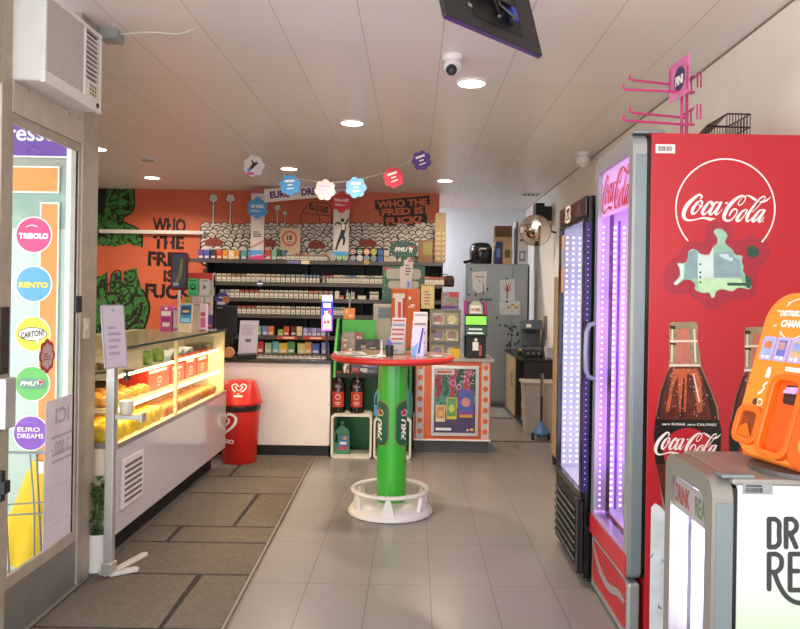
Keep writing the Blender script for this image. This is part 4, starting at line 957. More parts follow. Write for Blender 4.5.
# ================================================================ white counter with till
YC = 6.44
def counter():
    x0, x1 = -2.75, P(330, 400, YC).x
    o = thing('counter', 'white fronted service counter with black worktop behind the bin', 'counter', ((x0 + x1) / 2, 6.75, 0))
    MB(M('counter_white', '#e8e0d6', .35, noise=.02)).box(x0, x1, YC, YC + .55, .095, .825).build('body', o, bevel=.004)
    MB(black).box(x0, x1 - .01, YC + .03, YC + .5, 0, .095).build('plinth', o)
    MB(M('worktop_black', '#1d1a18', .25)).box(x0, x1 + .01, YC - .02, YC + .60, .825, .855).build('worktop', o, bevel=.003)
    return x0, x1
cx0, cx1 = counter()
ZC = .8555
def monitor():
    Y = 6.75; a, b = P(213.5, 333, Y), P(236.5, 306, Y)
    o = thing('till_monitor', 'large black till screen seen from behind on the white counter', 'monitor', ((a.x + b.x) / 2, Y, ZC))
    MB(black).box(a.x, b.x, Y, Y + .05, ZC + .17, b.z).build('screen_housing', o, bevel=.006)
    MB(black).box((a.x + b.x) / 2 - .03, (a.x + b.x) / 2 + .03, Y + .02, Y + .06, ZC + .01, ZC + .3).box(a.x + .01, b.x - .01, Y - .06, Y + .1, ZC, ZC + .02).box(a.x + .02, b.x - .02, Y - .02, Y + .0, ZC + .02, ZC + .19).build('stand', o, bevel=.004)
    mb = MB(M('monitor_mark', '#5f7a6a', .5)); p = P(220, 307.5, Y); mb.box(p.x - .025, p.x + .025, Y - .0015, Y, p.z - .008, p.z + .004); mb.build('logo_mark', o)
    o2 = thing('round_badge', 'round purple and orange badge standing on the black till screen', 'badge', ((a.x + b.x) / 2, Y + .02, b.z))
    f = FM((P(222.5, 297, Y).x, Y + .01, b.z + .062), **FRONT)
    MB(M('badge_purple', '#3f3f86', .5)).fr(f).disc(0, 0, .064, -.01, 0, 24).build('disc', o2)
    mb = MB(M('badge_orange', '#a8663c', .5, noise=.3, ns=40)).fr(f).disc(.03, -.005, .034, 0, .002).use(M('badge_white', '#c9c3c3', .5)).rect(-.05, -.05, .02, -.025, 0, .002).use(sw).rect(-.035, .012, .0, .02, 0, .002); mb.build('print', o2)
monitor()
def paper(name, label, px0, px1, py0, py1, Y, mt, lean=.25, cat='sign', mark=True):
    a, b = P(px0, py1, Y), P(px1, py0, Y); h = b.z - ZC
    o = thing(name, label, cat, ((a.x + b.x) / 2, Y, ZC)); f = FM(((a.x + b.x) / 2, Y, ZC), u=(1, 0, 0), v=(0, lean, 1)); w_ = b.x - a.x
    hh = h / math.cos(math.atan(lean))
    MB(mt).fr(f).rect(-w_ / 2, .001, w_ / 2, hh, -.004, 0).prism([(-w_ / 2, 0), (w_ / 2, 0), (w_ / 2, .004), (-w_ / 2, .004)], -.12, 0).build('panel', o)
    mb = MB(M('print_grey', '#9a93a0', .6)).fr(f); ticks(mb, -w_ * .4, w_ * .4, hh * .6, hh * .9, 6, .0003); mb.use(M('print_dark', '#5f5a66', .6)).rect(-w_ * .15, hh * .42, w_ * .15, hh * .5, .0003, .001); mb.build('print', o)
    return o
paper('counter_notice', 'white printed notice in a holder on the counter beside the till', 237.5, 257, 321, 357, 6.56, M('notice_white', '#bdb6be', .4))
o = thing('card_terminal', 'small black card terminal lying in front of the notice', 'card terminal', (P(247, 356, 6.49).x, 6.49, ZC)); f = FM((P(247, 356, 6.49).x, 6.48, ZC + .02), u=(1, .15, .08), v=(0, 1, .2))
MB(black).fr(f).prism(rr(-.085, -.035, .085, .035, .015), -.018, .022).build('body', o, bevel=.004); MB(M('terminal_screen', '#3a4448', .2)).fr(f).rect(.02, -.022, .07, .022, .022, .0235).build('screen', o); mb = MB(M('key_grey', '#5d5a58', .5)).fr(f)
for i in range(4):
    for j in range(3): mb.rect(-.065 + i * .018, -.02 + j * .015, -.053 + i * .018, -.01 + j * .015, .022, .0245)
mb.build('keypad', o)
o = thing('coin_tray', 'long pale grey coin tray on the counter worktop', 'tray', (P(292, 357, 6.6).x, 6.55, ZC)); a, b = P(258, 357, 6.6), P(327, 357, 6.6)
mb = MB(M('tray_grey', '#a8a49c', .4)).box(a.x, b.x, 6.50, 6.66, ZC, ZC + .012); mb.build('base', o, bevel=.003); mb = MB(M('tray_rib', '#8a867e', .4))
for i in range(14): x = a.x + (b.x - a.x) * (i + .5) / 14; mb.box(x - .012, x + .012, 6.515, 6.645, ZC + .012, ZC + .022)
mb.build('compartment', o)
# ================================================================ things on the display case top (z = 1.139)
ZT_ = 1.1395
def up(px, py, Y): return P(px, py, Y)
def carton(name, label, px0, px1, py0, Y, mt, d=.08, zb=ZT_, cat='box', bands=(), rz=0, print_=None):
    a, b = P(px0, 330, Y), P(px1, py0, Y); xc = (a.x + b.x) / 2; w_ = b.x - a.x; h = b.z - zb
    o = thing(name, label, cat, (xc, Y + d / 2, zb))
    mb = MB(mt).box(xc - w_ / 2, xc + w_ / 2, Y, Y + d, zb, zb + h); mb.build('carton', o, bevel=.002)
    mb = MB(sw).fr(FM((xc, Y, zb), **FRONT))
    for (m, u0, v0, u1, v1) in bands: mb.use(m).rect(w_ * (u0 - .5), h * v0, w_ * (u1 - .5), h * v1, 0, .001)
    if bands: mb.build('print', o)
    o.rotation_euler.z = rz
    return o
pinkm, magenta = M('pack_pink', '#c9589a', .45, noise=.1, ns=30), M('pack_magenta', '#a83f86', .45)
carton('ticket_pack', 'pink and white patterned pack on the display case, left of the blue holder', 160, 172, 306, 5.45, pinkm, bands=((sw, .1, .62, .9, .8), (sw, .2, .2, .8, .35), (magenta, .15, .4, .85, .55), (sw, .4, .85, .6, .95)))
carton('ticket_pack', 'narrow white pack with a pink rim beside the pink patterned pack', 173, 178.5, 308, 5.45, M('pack_pale', '#d9c3c9', .45), bands=((pinkm, .0, .05, 1, .15), (pinkm, .2, .9, .8, 1)))
def holder():
    Y = 5.36; a, b = P(178.5, 333, Y), P(191.5, 303.5, Y); xc = (a.x + b.x) / 2
    o = thing('leaflet_holder', 'upright holder with a bright blue scratch game card on the display case', 'leaflet holder', (xc, Y, ZT_)); h = b.z - ZT_; w_ = b.x - a.x
    f = FM((xc, Y, ZT_), u=(1, .1, 0), v=(-.12, .22, 1))
    MB(M('holder_cream', '#d9c9a0', .5)).fr(f).rect(-w_ / 2, 0, w_ / 2, h * 1.02, -.012, 0).rect(-w_ / 2, .0, w_ / 2, h * .3, 0, .03).build('backing', o)
    mb = MB(M('card_blue', '#3f8fae', .4, noise=.15, ns=25)).fr(f).rect(-w_ * .44, h * .3, w_ * .44, h * .98, 0, .003); c_ = mb.build('card', o)
    mb = MB(M('card_navy', '#27406f', .4, noise=.3, ns=40)).fr(f).rect(-w_ * .36, h * .62, w_ * .36, h * .93, .003, .004).use(M('card_sky', '#8fc9d6', .4)).rect(-w_ * .36, h * .36, w_ * .36, h * .5, .003, .004).use(M('card_gold', '#d9b45a', .4)).rect(-w_ * .25, h * .7, w_ * .25, h * .78, .004, .005); mb.build('print', c_)
holder()
def portrait():
    Y = 5.75; a, b = P(170.5, 290, Y), P(187.5, 252.5, Y); xc = (a.x + b.x) / 2
    o = thing('framed_display', 'small red framed display showing a dim blue picture on a white pole', 'display', (xc, Y, ZT_))
    MB(white).cyl((xc, Y + .015, ZT_ + .01), .012, a.z - ZT_ + .02, 'z', 12).cyl((xc, Y + .015, ZT_), .06, .012, 'z', 20).build('pole', o, smooth=True)
    MB(M('frame_red', '#6f2320', .4)).fr(FY(Y)).prism(rr(a.x, a.z, b.x, b.z, .012), -.03, 0).build('frame', o)
    mb = MB(M('picture_blue', '#4a5568', .35, noise=.25, ns=14)).fr(FY(Y)).rect(a.x + .012, a.z + .02, b.x - .012, b.z - .015, 0, .002); mb.use(M('picture_gold', '#8a7d4a', .4, noise=.3, ns=40)).stroke([(xc - .02, a.z + .06, .02), (xc + .01, a.z + .13, .03), (xc + .02, b.z - .05, .02)], .002, .003).use(M('picture_pale', '#a9b3bd', .4)).rect(a.x + .02, a.z + .035, xc, a.z + .06, .002, .003); mb.build('picture', o)
portrait()
def rack():
    Y = 5.70
    o = thing('card_rack', 'white wire rack of gift cards on the far end of the display case', 'rack', (P(200, 333, Y).x, Y + .05, ZT_))
    a, b = P(186, 333, Y), P(213.5, 272.5, Y)
    MB(M('rack_wire', '#bdb9b2', .4, .3)).box(a.x, a.x + .012, Y + .05, Y + .062, ZT_, b.z).box(b.x - .012, b.x, Y + .05, Y + .062, ZT_, b.z).box(a.x, b.x, Y + .0, Y + .12, ZT_, ZT_ + .012).box(a.x, b.x, Y + .05, Y + .06, ZT_ + .012, b.z - .02).build('frame', o)
    p, q = P(187, 280, Y), P(211, 273, Y); MB(M('rack_red', '#b5352f', .45)).box(p.x, q.x, Y + .03, Y + .05, p.z, q.z).build('header', o)
    return Y
YK = rack()
def card(label, px0, px1, py0, py1, col, print_, dz=.02, name='gift_card'):
    Y = YK + dz; a, b = P(px0, py1, Y), P(px1, py0, Y); xc, w_, h = (a.x + b.x) / 2, b.x - a.x, b.z - a.z
    o = thing(name, label, 'card', (xc, Y, a.z)); f = FM((xc, Y, a.z), **FRONT)
    MB(M('card_' + col, col, .45, noise=.06, ns=20)).fr(f).prism(rr(-w_ / 2, 0, w_ / 2, h, .006), -.004, 0).build('card', o)
    mb = MB(sw).fr(f); print_(mb, w_, h); mb.build('print', o)
def pr_green(mb, w_, h):
    mb.use(black).disc(0, h * .5, w_ * .32, 0, .001, 20).use(M('card_#3fb56f', '#3fb56f'))
    for i in range(3): mb.stroke([(-w_ * (.2 - i * .03), h * (.56 - .05 * i), .006), (0, h * (.585 - .05 * i), .007), (w_ * (.2 - i * .03), h * (.55 - .05 * i), .006)], .001, .0016)
    mb.use(black).rect(-w_ * .35, h * .86, w_ * .3, h * .9, 0, .001).rect(-w_ * .35, h * .1, w_ * .3, h * .14, 0, .001)
def pr_white(mb, w_, h): mb.use(M('card_brown', '#5f4a4a', .5)).prism([(-w_ * .12, h * .35), (w_ * .22, h * .5), (-w_ * .12, h * .66)], 0, .001).use(black).rect(-w_ * .3, h * .86, w_ * .3, h * .9, 0, .001)
def pr_ticks(c): return lambda mb, w_, h: ticks(mb.use(M('pr_' + c, c, .5)), -w_ * .36, w_ * .36, h * .15, h * .85, 4, 0)
card('green gift card with a black disc and curved bars on the card rack', 188, 198, 278.5, 295.5, '#3fb56f', pr_green)
card('white gift card with a brown wedge on the card rack', 199.5, 209.5, 279, 295.5, '#c2bdb4', pr_white)
card('beige gift card at the right edge of the card rack', 210, 214.5, 288, 295.5, '#b3a892', pr_ticks('#7a6a5a'))
card('mustard gift card at the lower left of the card rack', 184, 191, 297, 303, '#b5a04a', pr_ticks('#6a6a2a'))
card('white gift card with red print under the green card', 192.5, 203.5, 297, 304, '#cfc6bd', pr_ticks('#b0403a'))
card('pale gift card with an orange disc at the lower right of the card rack', 205, 212.5, 297, 313, '#c2b8b2', lambda mb, w_, h: mb.use(M('card_orange_disc', '#d07a2e', .5)).disc(0, h * .55, w_ * .25, 0, .001, 16))
card('violet gift card with an orange face at the bottom of the card rack', 207, 213, 315, 332.5, '#4f3f86', lambda mb, w_, h: mb.use(M('card_orange_disc', '#d07a2e')).disc(0, h * .4, w_ * .28, 0, .001, 16), dz=.04)
carton('leaflet_pack', 'cream stack of leaflets standing behind the blue holder', 190.5, 200, 306, 5.60, M('leaflet_cream', '#c9bba6', .6), d=.05)
carton('leaflet_pack', 'white and pink printed pack right of the cream leaflets on the case', 199.5, 206.5, 304, 5.58, M('leaflet_white', '#cfc4c4', .5), d=.05, bands=((pinkm, .15, .15, .85, .5), (M('pack_rose', '#b8395f', .5), .15, .55, .85, .7), (M('pack_rose', '#b8395f', .5), .0, .0, 1, .06)))
# round peach disc at the far end of the case
o = thing('round_tin', 'round peach coloured tin at the corner of the display case and counter', 'tin', (-1.62, 6.40, ZC))
f = (P(228.5, 348, 6.46).x, 6.46, ZC + .052); MB(M('tin_peach', '#c98f5f', .35)).lathe([(0, 0), (.046, 0), (.05, .004), (.05, .03), (.046, .034), (0, .034)], f, 26, 'y').build('body', o, smooth=True); MB(M('tin_rim', '#a8703f', .4)).fr(FM((f[0], f[1], f[2]), **FRONT)).ring(0, 0, .036, .042, 0, .001).build('label_ring', o)
# ================================================================ green PMU shelf unit
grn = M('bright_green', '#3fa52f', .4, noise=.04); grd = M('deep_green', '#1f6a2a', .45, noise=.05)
YU = 6.42
gx0, gx1 = P(334.5, 400, YU).x, P(411.5, 400, YU).x
def green_unit():
    zt = P(350, 320, YU + .3).z
    o = thing('green_shelf_unit', 'bright green display unit with magazine shelves behind the round table', 'shelf unit', ((gx0 + gx1) / 2, YU + .2, 0))
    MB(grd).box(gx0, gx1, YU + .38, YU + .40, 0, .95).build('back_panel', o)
    MB(grn).box(gx0 + .02, gx0 + .33, YU + .385, YU + .405, .95, zt).build('top_panel', o)
    f = FM((gx0, YU, 0), u=(0, 1, 0), v=(0, 0, 1))
    MB(grn).fr(f).prism([(.24, 0), (.40, 0), (.40, zt + .01), (.30, zt + .01), (.06, .90), (.04, .70), (.24, .66)], -.02, .0).build('side_panel', o)
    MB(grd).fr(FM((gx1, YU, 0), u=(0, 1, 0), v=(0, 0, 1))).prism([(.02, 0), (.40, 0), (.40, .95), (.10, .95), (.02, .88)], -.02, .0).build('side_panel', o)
    for z, y0 in ((.72, .06), (.90, .15)):
        MB(grn).box(gx0, gx1, YU + y0, YU + .38, z - .012, z).build('shelf', o)
        MB(dark).box(gx0, gx1, YU + y0 - .012, YU + y0, z - .018, z + .02).build('shelf_lip', o)
    return zt
zgt = green_unit()
def mag(label, px0, px1, py0, py1, z, Y, cols, seed):
    a, b = P(px0, 350, Y), P(px1, 350, Y); zt = P((px0 + px1) / 2, py0, Y).z; w_ = b.x - a.x; xc = (a.x + b.x) / 2; h = zt - z
    o = thing('magazine', label, 'magazine', (xc, Y, z)); f = FM((xc, Y, z), u=(1, 0, 0), v=(0, .2, 1)); rg = random.Random(seed)
    MB(M('mag_' + cols[0], cols[0], .35, noise=.3, ns=25)).fr(f).rect(-w_ / 2, 0, w_ / 2, h, -.006, 0).build('cover', o)
    mb = MB(sw).fr(f)
    for i in range(7):
        u, v = rg.uniform(-.45, .2), rg.uniform(.05, .7); mb.use(M('mag_' + cols[1 + i % (len(cols) - 1)], cols[1 + i % (len(cols) - 1)], .4)).rect(w_ * u, h * v, w_ * min(u + rg.uniform(.15, .35), .48), h * min(v + rg.uniform(.1, .25), .98), .0, .0008 + i * 1e-4)
    mb.build('cover_print', o)
mag('pale illustrated magazine at the left of the green unit top shelf', 341, 355, 332, 349, .9005, YU + .2, ['#8a7a6a', '#c9b8a0', '#6a7f6a', '#a84a3a'], 1)
mag('red and grey magazine behind the pale one on the green unit', 354, 362.5, 332, 349, .9005, YU + .26, ['#8f4a4a', '#c9bdb5', '#5a4a4a'], 2)
mag('dark photo magazine wide across the green unit top shelf', 356, 379, 339, 350, .9005, YU + .19, ['#2a2620', '#8a7f6f', '#4a3f3a', '#6f6a5a'], 3)
mag('orange edged magazine on the lower green shelf under the table', 343, 350, 359, 371, .7205, YU + .12, ['#4a3a30', '#c97a3a', '#d9cfbd'], 4)
mag('grey and red magazine on the lower green shelf under the table', 351, 378, 359, 371, .7205, YU + .15, ['#3f3a44', '#b8b0b0', '#a8443a', '#5f6a86'], 5)
def cube(label, px0, px1, py0, py1, Y, d=.30):
    a, b = P(px0, py1, Y), P(px1, py0, Y); z0 = 0.0; h = b.z - z0; w_ = b.x - a.x
    o = thing('storage_cube', label, 'cube', ((a.x + b.x) / 2, Y + d / 2, 0)); f = FM((a.x, Y, 0), **FRONT)
    op = rr(0, 0, w_, h, .03); ip = rr(.018, .018, w_ - .018, h - .018, .02)
    mb = MB(M('cube_white', '#d9d5c4', .4)).fr(f); n = len(op)
    k = mb.av([(x, y, zz) for zz in (0, -d) for pl in (op, ip) for x, y in pl])
    for i in range(n):
        j = (i + 1) % n
        mb.af((k + i, k + j, k + n + j, k + n + i), (k + 2 * n + i, k + 3 * n + i, k + 3 * n + j, k + 2 * n + j), (k + i, k + 2 * n + i, k + 2 * n + j, k + j), (k + n + i, k + n + j, k + 3 * n + j, k + 3 * n + i))
    mb.build('shell', o, smooth=True, ang=30)
    return a.x, b.x, h
YQ = 6.38
q1 = cube('open white storage cube holding the green bottle, left of the green pillar', 330.5, 372, 415, 457, YQ)
q2 = cube('open white storage cube half hidden behind the green pillar', 373, 411.5, 419, 457, YQ)
def cola(label, px, zb):
    Y = YQ + .13; x = P(px, 400, Y).x; k = 1
    o = thing('syrup_bottle', label, 'bottle', (x, Y, zb)); c = (x, Y, zb)
    MB(M('bottle_dark', '#1c0d0a', .15, coat=.3)).lathe([(0, 0), (.055, 0), (.064, .008), (.064, .235), (.058, .27), (.035, .315), (.022, .325), (.022, .338), (0, .338)], c, 24).build('body', o, smooth=True)
    MB(M('cap_red', '#b52a20', .4)).lathe([(.024, .326), (.026, .33), (.026, .365), (0, .365)], c, 20).build('cap', o, smooth=True)
    mb = MB(M('label_red', '#b5392c', .45)); A = [R(-90 - 52 + 104 * i / 12) for i in range(13)]
    k = mb.av([(x + .0652 * math.cos(a), Y + .0652 * math.sin(a), zb + z) for a in A for z in (.055, .19)])
    for i in range(12): mb.af((k + 2 * i, k + 2 * i + 2, k + 2 * i + 3, k + 2 * i + 1))
    lb = mb.build('label', o, normals=False)
    mb = MB(M('label_pale', '#dcb8a4', .5)).fr(FM((x, Y - .066, zb + .12), **FRONT)).ring(0, .025, .018, .025, 0, .001, 16).rect(-.028, -.03, .028, -.022, -.003, .001).rect(-.02, -.045, .02, -.04, -.002, .001); mb.build('label_print', lb)
    mb = MB(M('label_black_print', '#7a6a5f', .5)).fr(FM((x, Y - .061, zb + .235), **FRONT)); mb.rect(-.03, -.006, .03, .008, 0, .002); mb.build('collar_print', o)
cola('dark syrup bottle with red cap and red label, left one on the white cube', 338.5, q1[2] + .0005)
cola('dark syrup bottle with red cap and red label, right one beside the pillar', 357, q1[2] + .0005)
def jug(label, px, zb, h, w_, col, face=1, Y=None, cp='#2f8a4a'):
    Y = Y or YQ + .14; x = P(px, 440, Y).x
    o = thing('detergent_bottle', label, 'bottle', (x, Y, zb)); f = FM((x, Y, zb), u=(face, 0, 0), v=(0, 0, 1)); m_ = M('jug_' + col, col, .25, coat=.2)
    out = [(-.5, 0), (.5, 0), (.5, .62), (.42, .76), (.18, .86), (.12, .9), (-.12, .9), (-.16, .84), (-.42, .70), (-.5, .55)]
    hole = [(-.38, .36), (-.27, .34), (-.26, .6), (-.33, .62), (-.38, .5)]
    mb = MB(m_).fr(f); D = w_ * .32
    # body = shell around the handle hole, built from convex pieces of one outline
    def s_(p): return (p[0] * w_, p[1] * h)
    pcs = [[(-.5, 0), (.5, 0), (.5, .34), (-.27, .34), (-.38, .36), (-.5, .36)], [(-.27, .34), (.5, .34), (.5, .62), (-.26, .6)], [(-.26, .6), (.5, .62), (.42, .76), (.18, .86), (.12, .9), (-.12, .9), (-.16, .84), (-.42, .70), (-.33, .62)], [(-.5, .36), (-.38, .36), (-.38, .5), (-.33, .62), (-.42, .70), (-.5, .55)]]
    for p in pcs: mb.prism([s_(q) for q in p], -D, D)
    mb.build('body', o, bevel=.004)
    MB(M('jugcap_' + cp, cp, .35)).cyl((x, Y, zb + h * .9), w_ * .13, h * .1, 'z', 16).build('cap', o, smooth=True)
    mb = MB(M('jug_label_blue', '#3f6fb0', .4, noise=.2, ns=30)).fr(f).prism([s_(q) for q in ((-.22, .12), (.42, .12), (.42, .58), (-.1, .58))], D, D + .001).use(M('jug_label_orange', '#d98a2e', .4)).disc(.2 * w_, .5 * h, .12 * w_, D + .001, D + .0018, 14).use(M('jug_label_red', '#c23a2a', .4)).prism([s_(q) for q in ((-.2, .14), (.35, .14), (.35, .24), (-.15, .22))], D + .001, D + .0018).use(sw).rect(-.1 * w_, .30 * h, .3 * w_, .38 * h, D + .001, D + .0018); mb.build('label', o)
jug('green detergent bottle with a loop handle standing inside the white cube', 342, .0186, .285, .145, '#2f7a4a')
jug('blue green bottle peeking out left of the green pillar', 380, q2[2] + .0005, .30, .12, '#3f86a0')
jug('blue green bottle with handle peeking out right of the green pillar', 405.5, q2[2] + .0005, .30, .12, '#3a7f9a', face=-1)
# ================================================================ round table
def table():
    c = Vector((-.136, 4.84, 0)); 
    o = thing('round_table', 'standing table with a red round top, green pillar and white ring base', 'table', c)
    wh = M('base_white', '#dedad2', .35, noise=.02)
    MB(wh).lathe([(0, 0.004), (.282, .004), (.284, .012), (.268, .035), (.21, .065), (.13, .075), (0, .076)], c, 56).build('base_disc', o, smooth=True, ang=60)
    t = []
    mb = MB(wh)
    prof = [(.245 + .022 * math.cos(R(a)), .150 + .013 * math.sin(R(a))) for a in range(0, 360, 30)]
    k = None; n = 56; b = mb.av([c + Vector((r * math.cos(2 * PI * i / n), r * math.sin(2 * PI * i / n), z)) for i in range(n) for r, z in prof]); m = len(prof)
    for i in range(n):
        for j in range(m): i2, j2 = (i + 1) % n, (j + 1) % m; mb.af((b + i * m + j, b + i2 * m + j, b + i2 * m + j2, b + i * m + j2))
    mb.build('base_ring', o, smooth=True, ang=80)
    for q in range(6):
        a = R(-92 + 60 * q); d = Vector((math.cos(a), math.sin(a), 0)); s_ = Vector((-d.y, d.x, 0))
        f = Matrix((s_, Vector((0, 0, 1)), s_.cross(Vector((0, 0, 1))))).transposed().to_4x4(); f.translation = c + d * .247
        MB(wh).fr(f).prism([(-.046, .03), (.046, .03), (.034, .08), (.014, .140), (-.014, .140), (-.034, .08)], -.016, .010).build('fin', o, bevel=.004)
    MB(M('pillar_green', '#3fae35', .2, noise=.02)).cyl(c + Vector((.004, 0, .045)), .097, .958, 'z', 48).build('pillar', o, smooth=True)
    MB(M('table_red', '#c9281c', .35, noise=.02)).lathe([(0, 1.0), (.36, 1.0), (.398, 1.008), (.41, 1.022), (.41, 1.035), (.404, 1.043), (0, 1.043)], c, 64).build('tabletop', o, smooth=True, ang=40)
    MB(M('table_inlay', '#8f6a5c', .2)).lathe([(0, 1.0431), (.385, 1.0431), (.385, 1.0445), (0, 1.0445)], c, 56).build('inlay', o)
    def wrap(mb2, src, a0, rad, zc):
        for p in src.v: aa = a0 + p.x / rad; mb2.av([c + Vector((.004 + (rad + p.z) * math.cos(aa), (rad + p.z) * math.sin(aa), zc + p.y))])
    for ang in (-143, -35):
        pl = []
        # pill as a fine grid wrapped on the pillar
        w_, h = .135, .30; rows_ = 24; cols_ = 12
        for kind, e, z, mt in (('border', .006, .0008, M('pill_edge', '#8a7a3a', .5)), ('pill', 0, .0014, M('pill_dark_green', '#1d5a3a', .4))):
            mb = MB(mt); vs = []
            W2, H2 = w_ / 2 + e, h / 2 + e
            for i in range(rows_ + 1):
                y = -H2 + 2 * H2 * i / rows_; q = max(0, abs(y) - (H2 - W2)); xw = math.sqrt(max(W2 * W2 - q * q, 0))
                for j in range(cols_ + 1): vs.append((xw * (2 * j / cols_ - 1), y, z))
            tmp = MB(mt); tmp.av(vs); wrap(mb, tmp, R(ang), .0972, .595)
            for i in range(rows_):
                for j in range(cols_): s0 = i * (cols_ + 1) + j; mb.af((s0, s0 + 1, s0 + cols_ + 2, s0 + cols_ + 1))
            mb.build('pill_' + kind if kind == 'border' else 'pill_mark', o, smooth=True)
        src = MB(sw).text('PMU', -.004, -.04, .048, .002, bold=.05, width=.145, rot=R(90), shear=.2)
        src.prism(rr(-.03, .05, .03, .09, .02), .002, .0026)
        k1 = len(src.f); src.use(M('pmu_red', '#d8263c')).prism([(-.028, .055), (.005, .06), (.0, .10), (-.02, .085)], .0026, .003)
        mb = MB(sw); mb.ms = src.ms; wrap(mb, src, R(ang), .0975, .595); mb.f, mb.mi = src.f, src.mi; mb.build('lettering', o)
    return c
tc_ = table(); ZTB = 1.0447
def on_table(px, Y): return P(px, 352, Y).x
def leaf_stack(name, label, px0, px1, py0, Y, tiers, cols, seed, lean=.35, zb=ZTB, cat='leaflet holder'):
    a, b = P(px0, 350, Y), P(px1, py0, Y); w_ = (b.x - a.x); xc = (a.x + b.x) / 2; h = b.z - zb
    o = thing(name, label, cat, (xc, Y, zb)); rg = random.Random(seed)
    MB(glass('clear_plastic')).box(xc - w_ / 2, xc + w_ / 2, Y - .03, Y + .12, zb, zb + .004).build('holder_base', o)
    for i in range(tiers):
        t = i / max(tiers - 1, 1); hh = h * (.38 + .62 * t) - .006; y = Y - .02 + .13 * t; xo = w_ * .12 * (t - .5)
        f = FM((xc + xo, y, zb + .004), u=(1, 0, 0), v=(0, .06, 1)); c1, c2 = cols[i % len(cols)]
        s_ = MB(M('slip_' + c1, c1, .5, noise=.05)).fr(f).rect(-w_ * .44, 0, w_ * .44, hh, -.008, 0).build('leaflet', o)
        mb = MB(M('slip_' + c2, c2, .5)).fr(f); y0 = hh - h * .10
        mb.rect(-w_ * .38, y0, w_ * .38, y0 + h * .05, 0, .0008).rect(-w_ * .38, hh * .2, w_ * .1, hh * .3, 0, .0008); mb.build('print', s_)
    return o
leaf_stack('slip_holder', 'tiered holder of red and white betting slips on the round table', 389.5, 406, 318, 4.86, 6, [('#b8b0ac', '#6f7f9a'), ('#c9c0bb', '#b0484a'), ('#bdb2ae', '#b0484a'), ('#c4bcb8', '#a83f4a')], 1)
leaf_stack('slip_holder', 'holder of white leaflets with a blue and purple front sheet on the round table', 411, 428, 312, 4.80, 4, [('#c2c3d9', '#4a4a9a'), ('#d0c6c0', '#7a6a9a'), ('#d4cac0', '#8a7a8a'), ('#d2c9bd', '#9a8f9a')], 2)
o = thing('leaflet', 'single blue and white leaflet leaning on the front of the leaflet holder', 'leaflet', (on_table(419, 4.72), 4.72, ZTB)); f = FM((on_table(419, 4.72), 4.70, ZTB), u=(1, 0, 0), v=(.14, .15, 1))
MB(M('leaflet_lilac', '#c9c6e0', .5)).fr(f).rect(-.045, 0, .03, .19, -.002, 0).build('sheet', o); mb = MB(M('leaflet_navy', '#3a3f9a', .5)).fr(f).prism([(-.01, .02), (.004, .02), (.03, .185), (.018, .185)], 0, .001).use(M('leaflet_sky', '#6fa3d9', .5)).prism([(-.045, 0), (-.02, 0), (-.005, .09), (-.045, .06)], 0, .001); mb.build('print', o)
x = on_table(389.5, 4.70)
o = thing('pen_cup', 'black pen cup holding blue and red cards on the round table', 'cup', (x, 4.70, ZTB)); MB(M('cup_black', '#1a1c22', .4)).lathe([(0, 0), (.024, 0), (.027, .07), (.024, .07), (.022, .01), (0, .01)], (x, 4.70, ZTB), 20).build('cup', o, smooth=True)
MB(M('card_navy2', '#2f4f9a', .4)).box(x - .020, x + .006, 4.698, 4.704, ZTB + .015, ZTB + .105).use(M('pmu_red', '#d8263c')).box(x - .004, x + .016, 4.706, 4.710, ZTB + .015, ZTB + .092).build('inserted_card', o)
x = on_table(381.5, 4.72)
o = thing('paper_cone', 'white folded paper standing like a cone on the round table', 'paper', (x, 4.72, ZTB)); MB(M('paper_white', '#d9d4cf', .6)).lathe([(.034, 0), (.012, .012), (.006, .05), (.004, .105), (0, .106)], (x, 4.72, ZTB), 14).build('sheet', o, smooth=True); MB(M('paper_grey', '#b9b3ae', .6)).fr(FM((x, 4.72, ZTB), u=(1, 0, 0), v=(0, 1, 0))).disc(0, 0, .05, 0, .0015, 18).build('foot', o)
def paper_flat(name, label, px, Y, w_, d, rz, col, seed):
    x = on_table(px, Y); o = thing(name, label, 'newspaper', (x, Y, ZTB)); f = FM((x, Y, ZTB), u=(math.cos(rz), math.sin(rz), 0), v=(-math.sin(rz), math.cos(rz), 0))
    MB(M('news_' + col, col, .7, noise=.06, ns=12)).fr(f).rect(-w_ / 2, -d / 2, w_ / 2, d / 2, 0, .006).build('sheets', o, bevel=.002)
    mb = MB(M('news_print', '#5f5c5a', .7)).fr(f); ticks(mb, -w_ * .42, -.01, -d * .4, d * .3, 7, .0062, seed); ticks(mb, .01, w_ * .42, -d * .4, d * .3, 7, .0062, seed + 1); mb.build('print', o)
paper_flat('newspaper', 'grey newspaper lying at the left edge of the round table', 350, 4.83, .20, .22, R(12), '#a5a09b', 3)
paper_flat('newspaper', 'pale folded newspaper lying in the middle of the round table front', 371, 4.60, .15, .15, R(-20), '#c2bdb8', 5)
paper_flat('loose_slip', 'small white slip lying at the right of the round table', 437, 4.76, .06, .05, R(20), '#dcd7d2', 7)
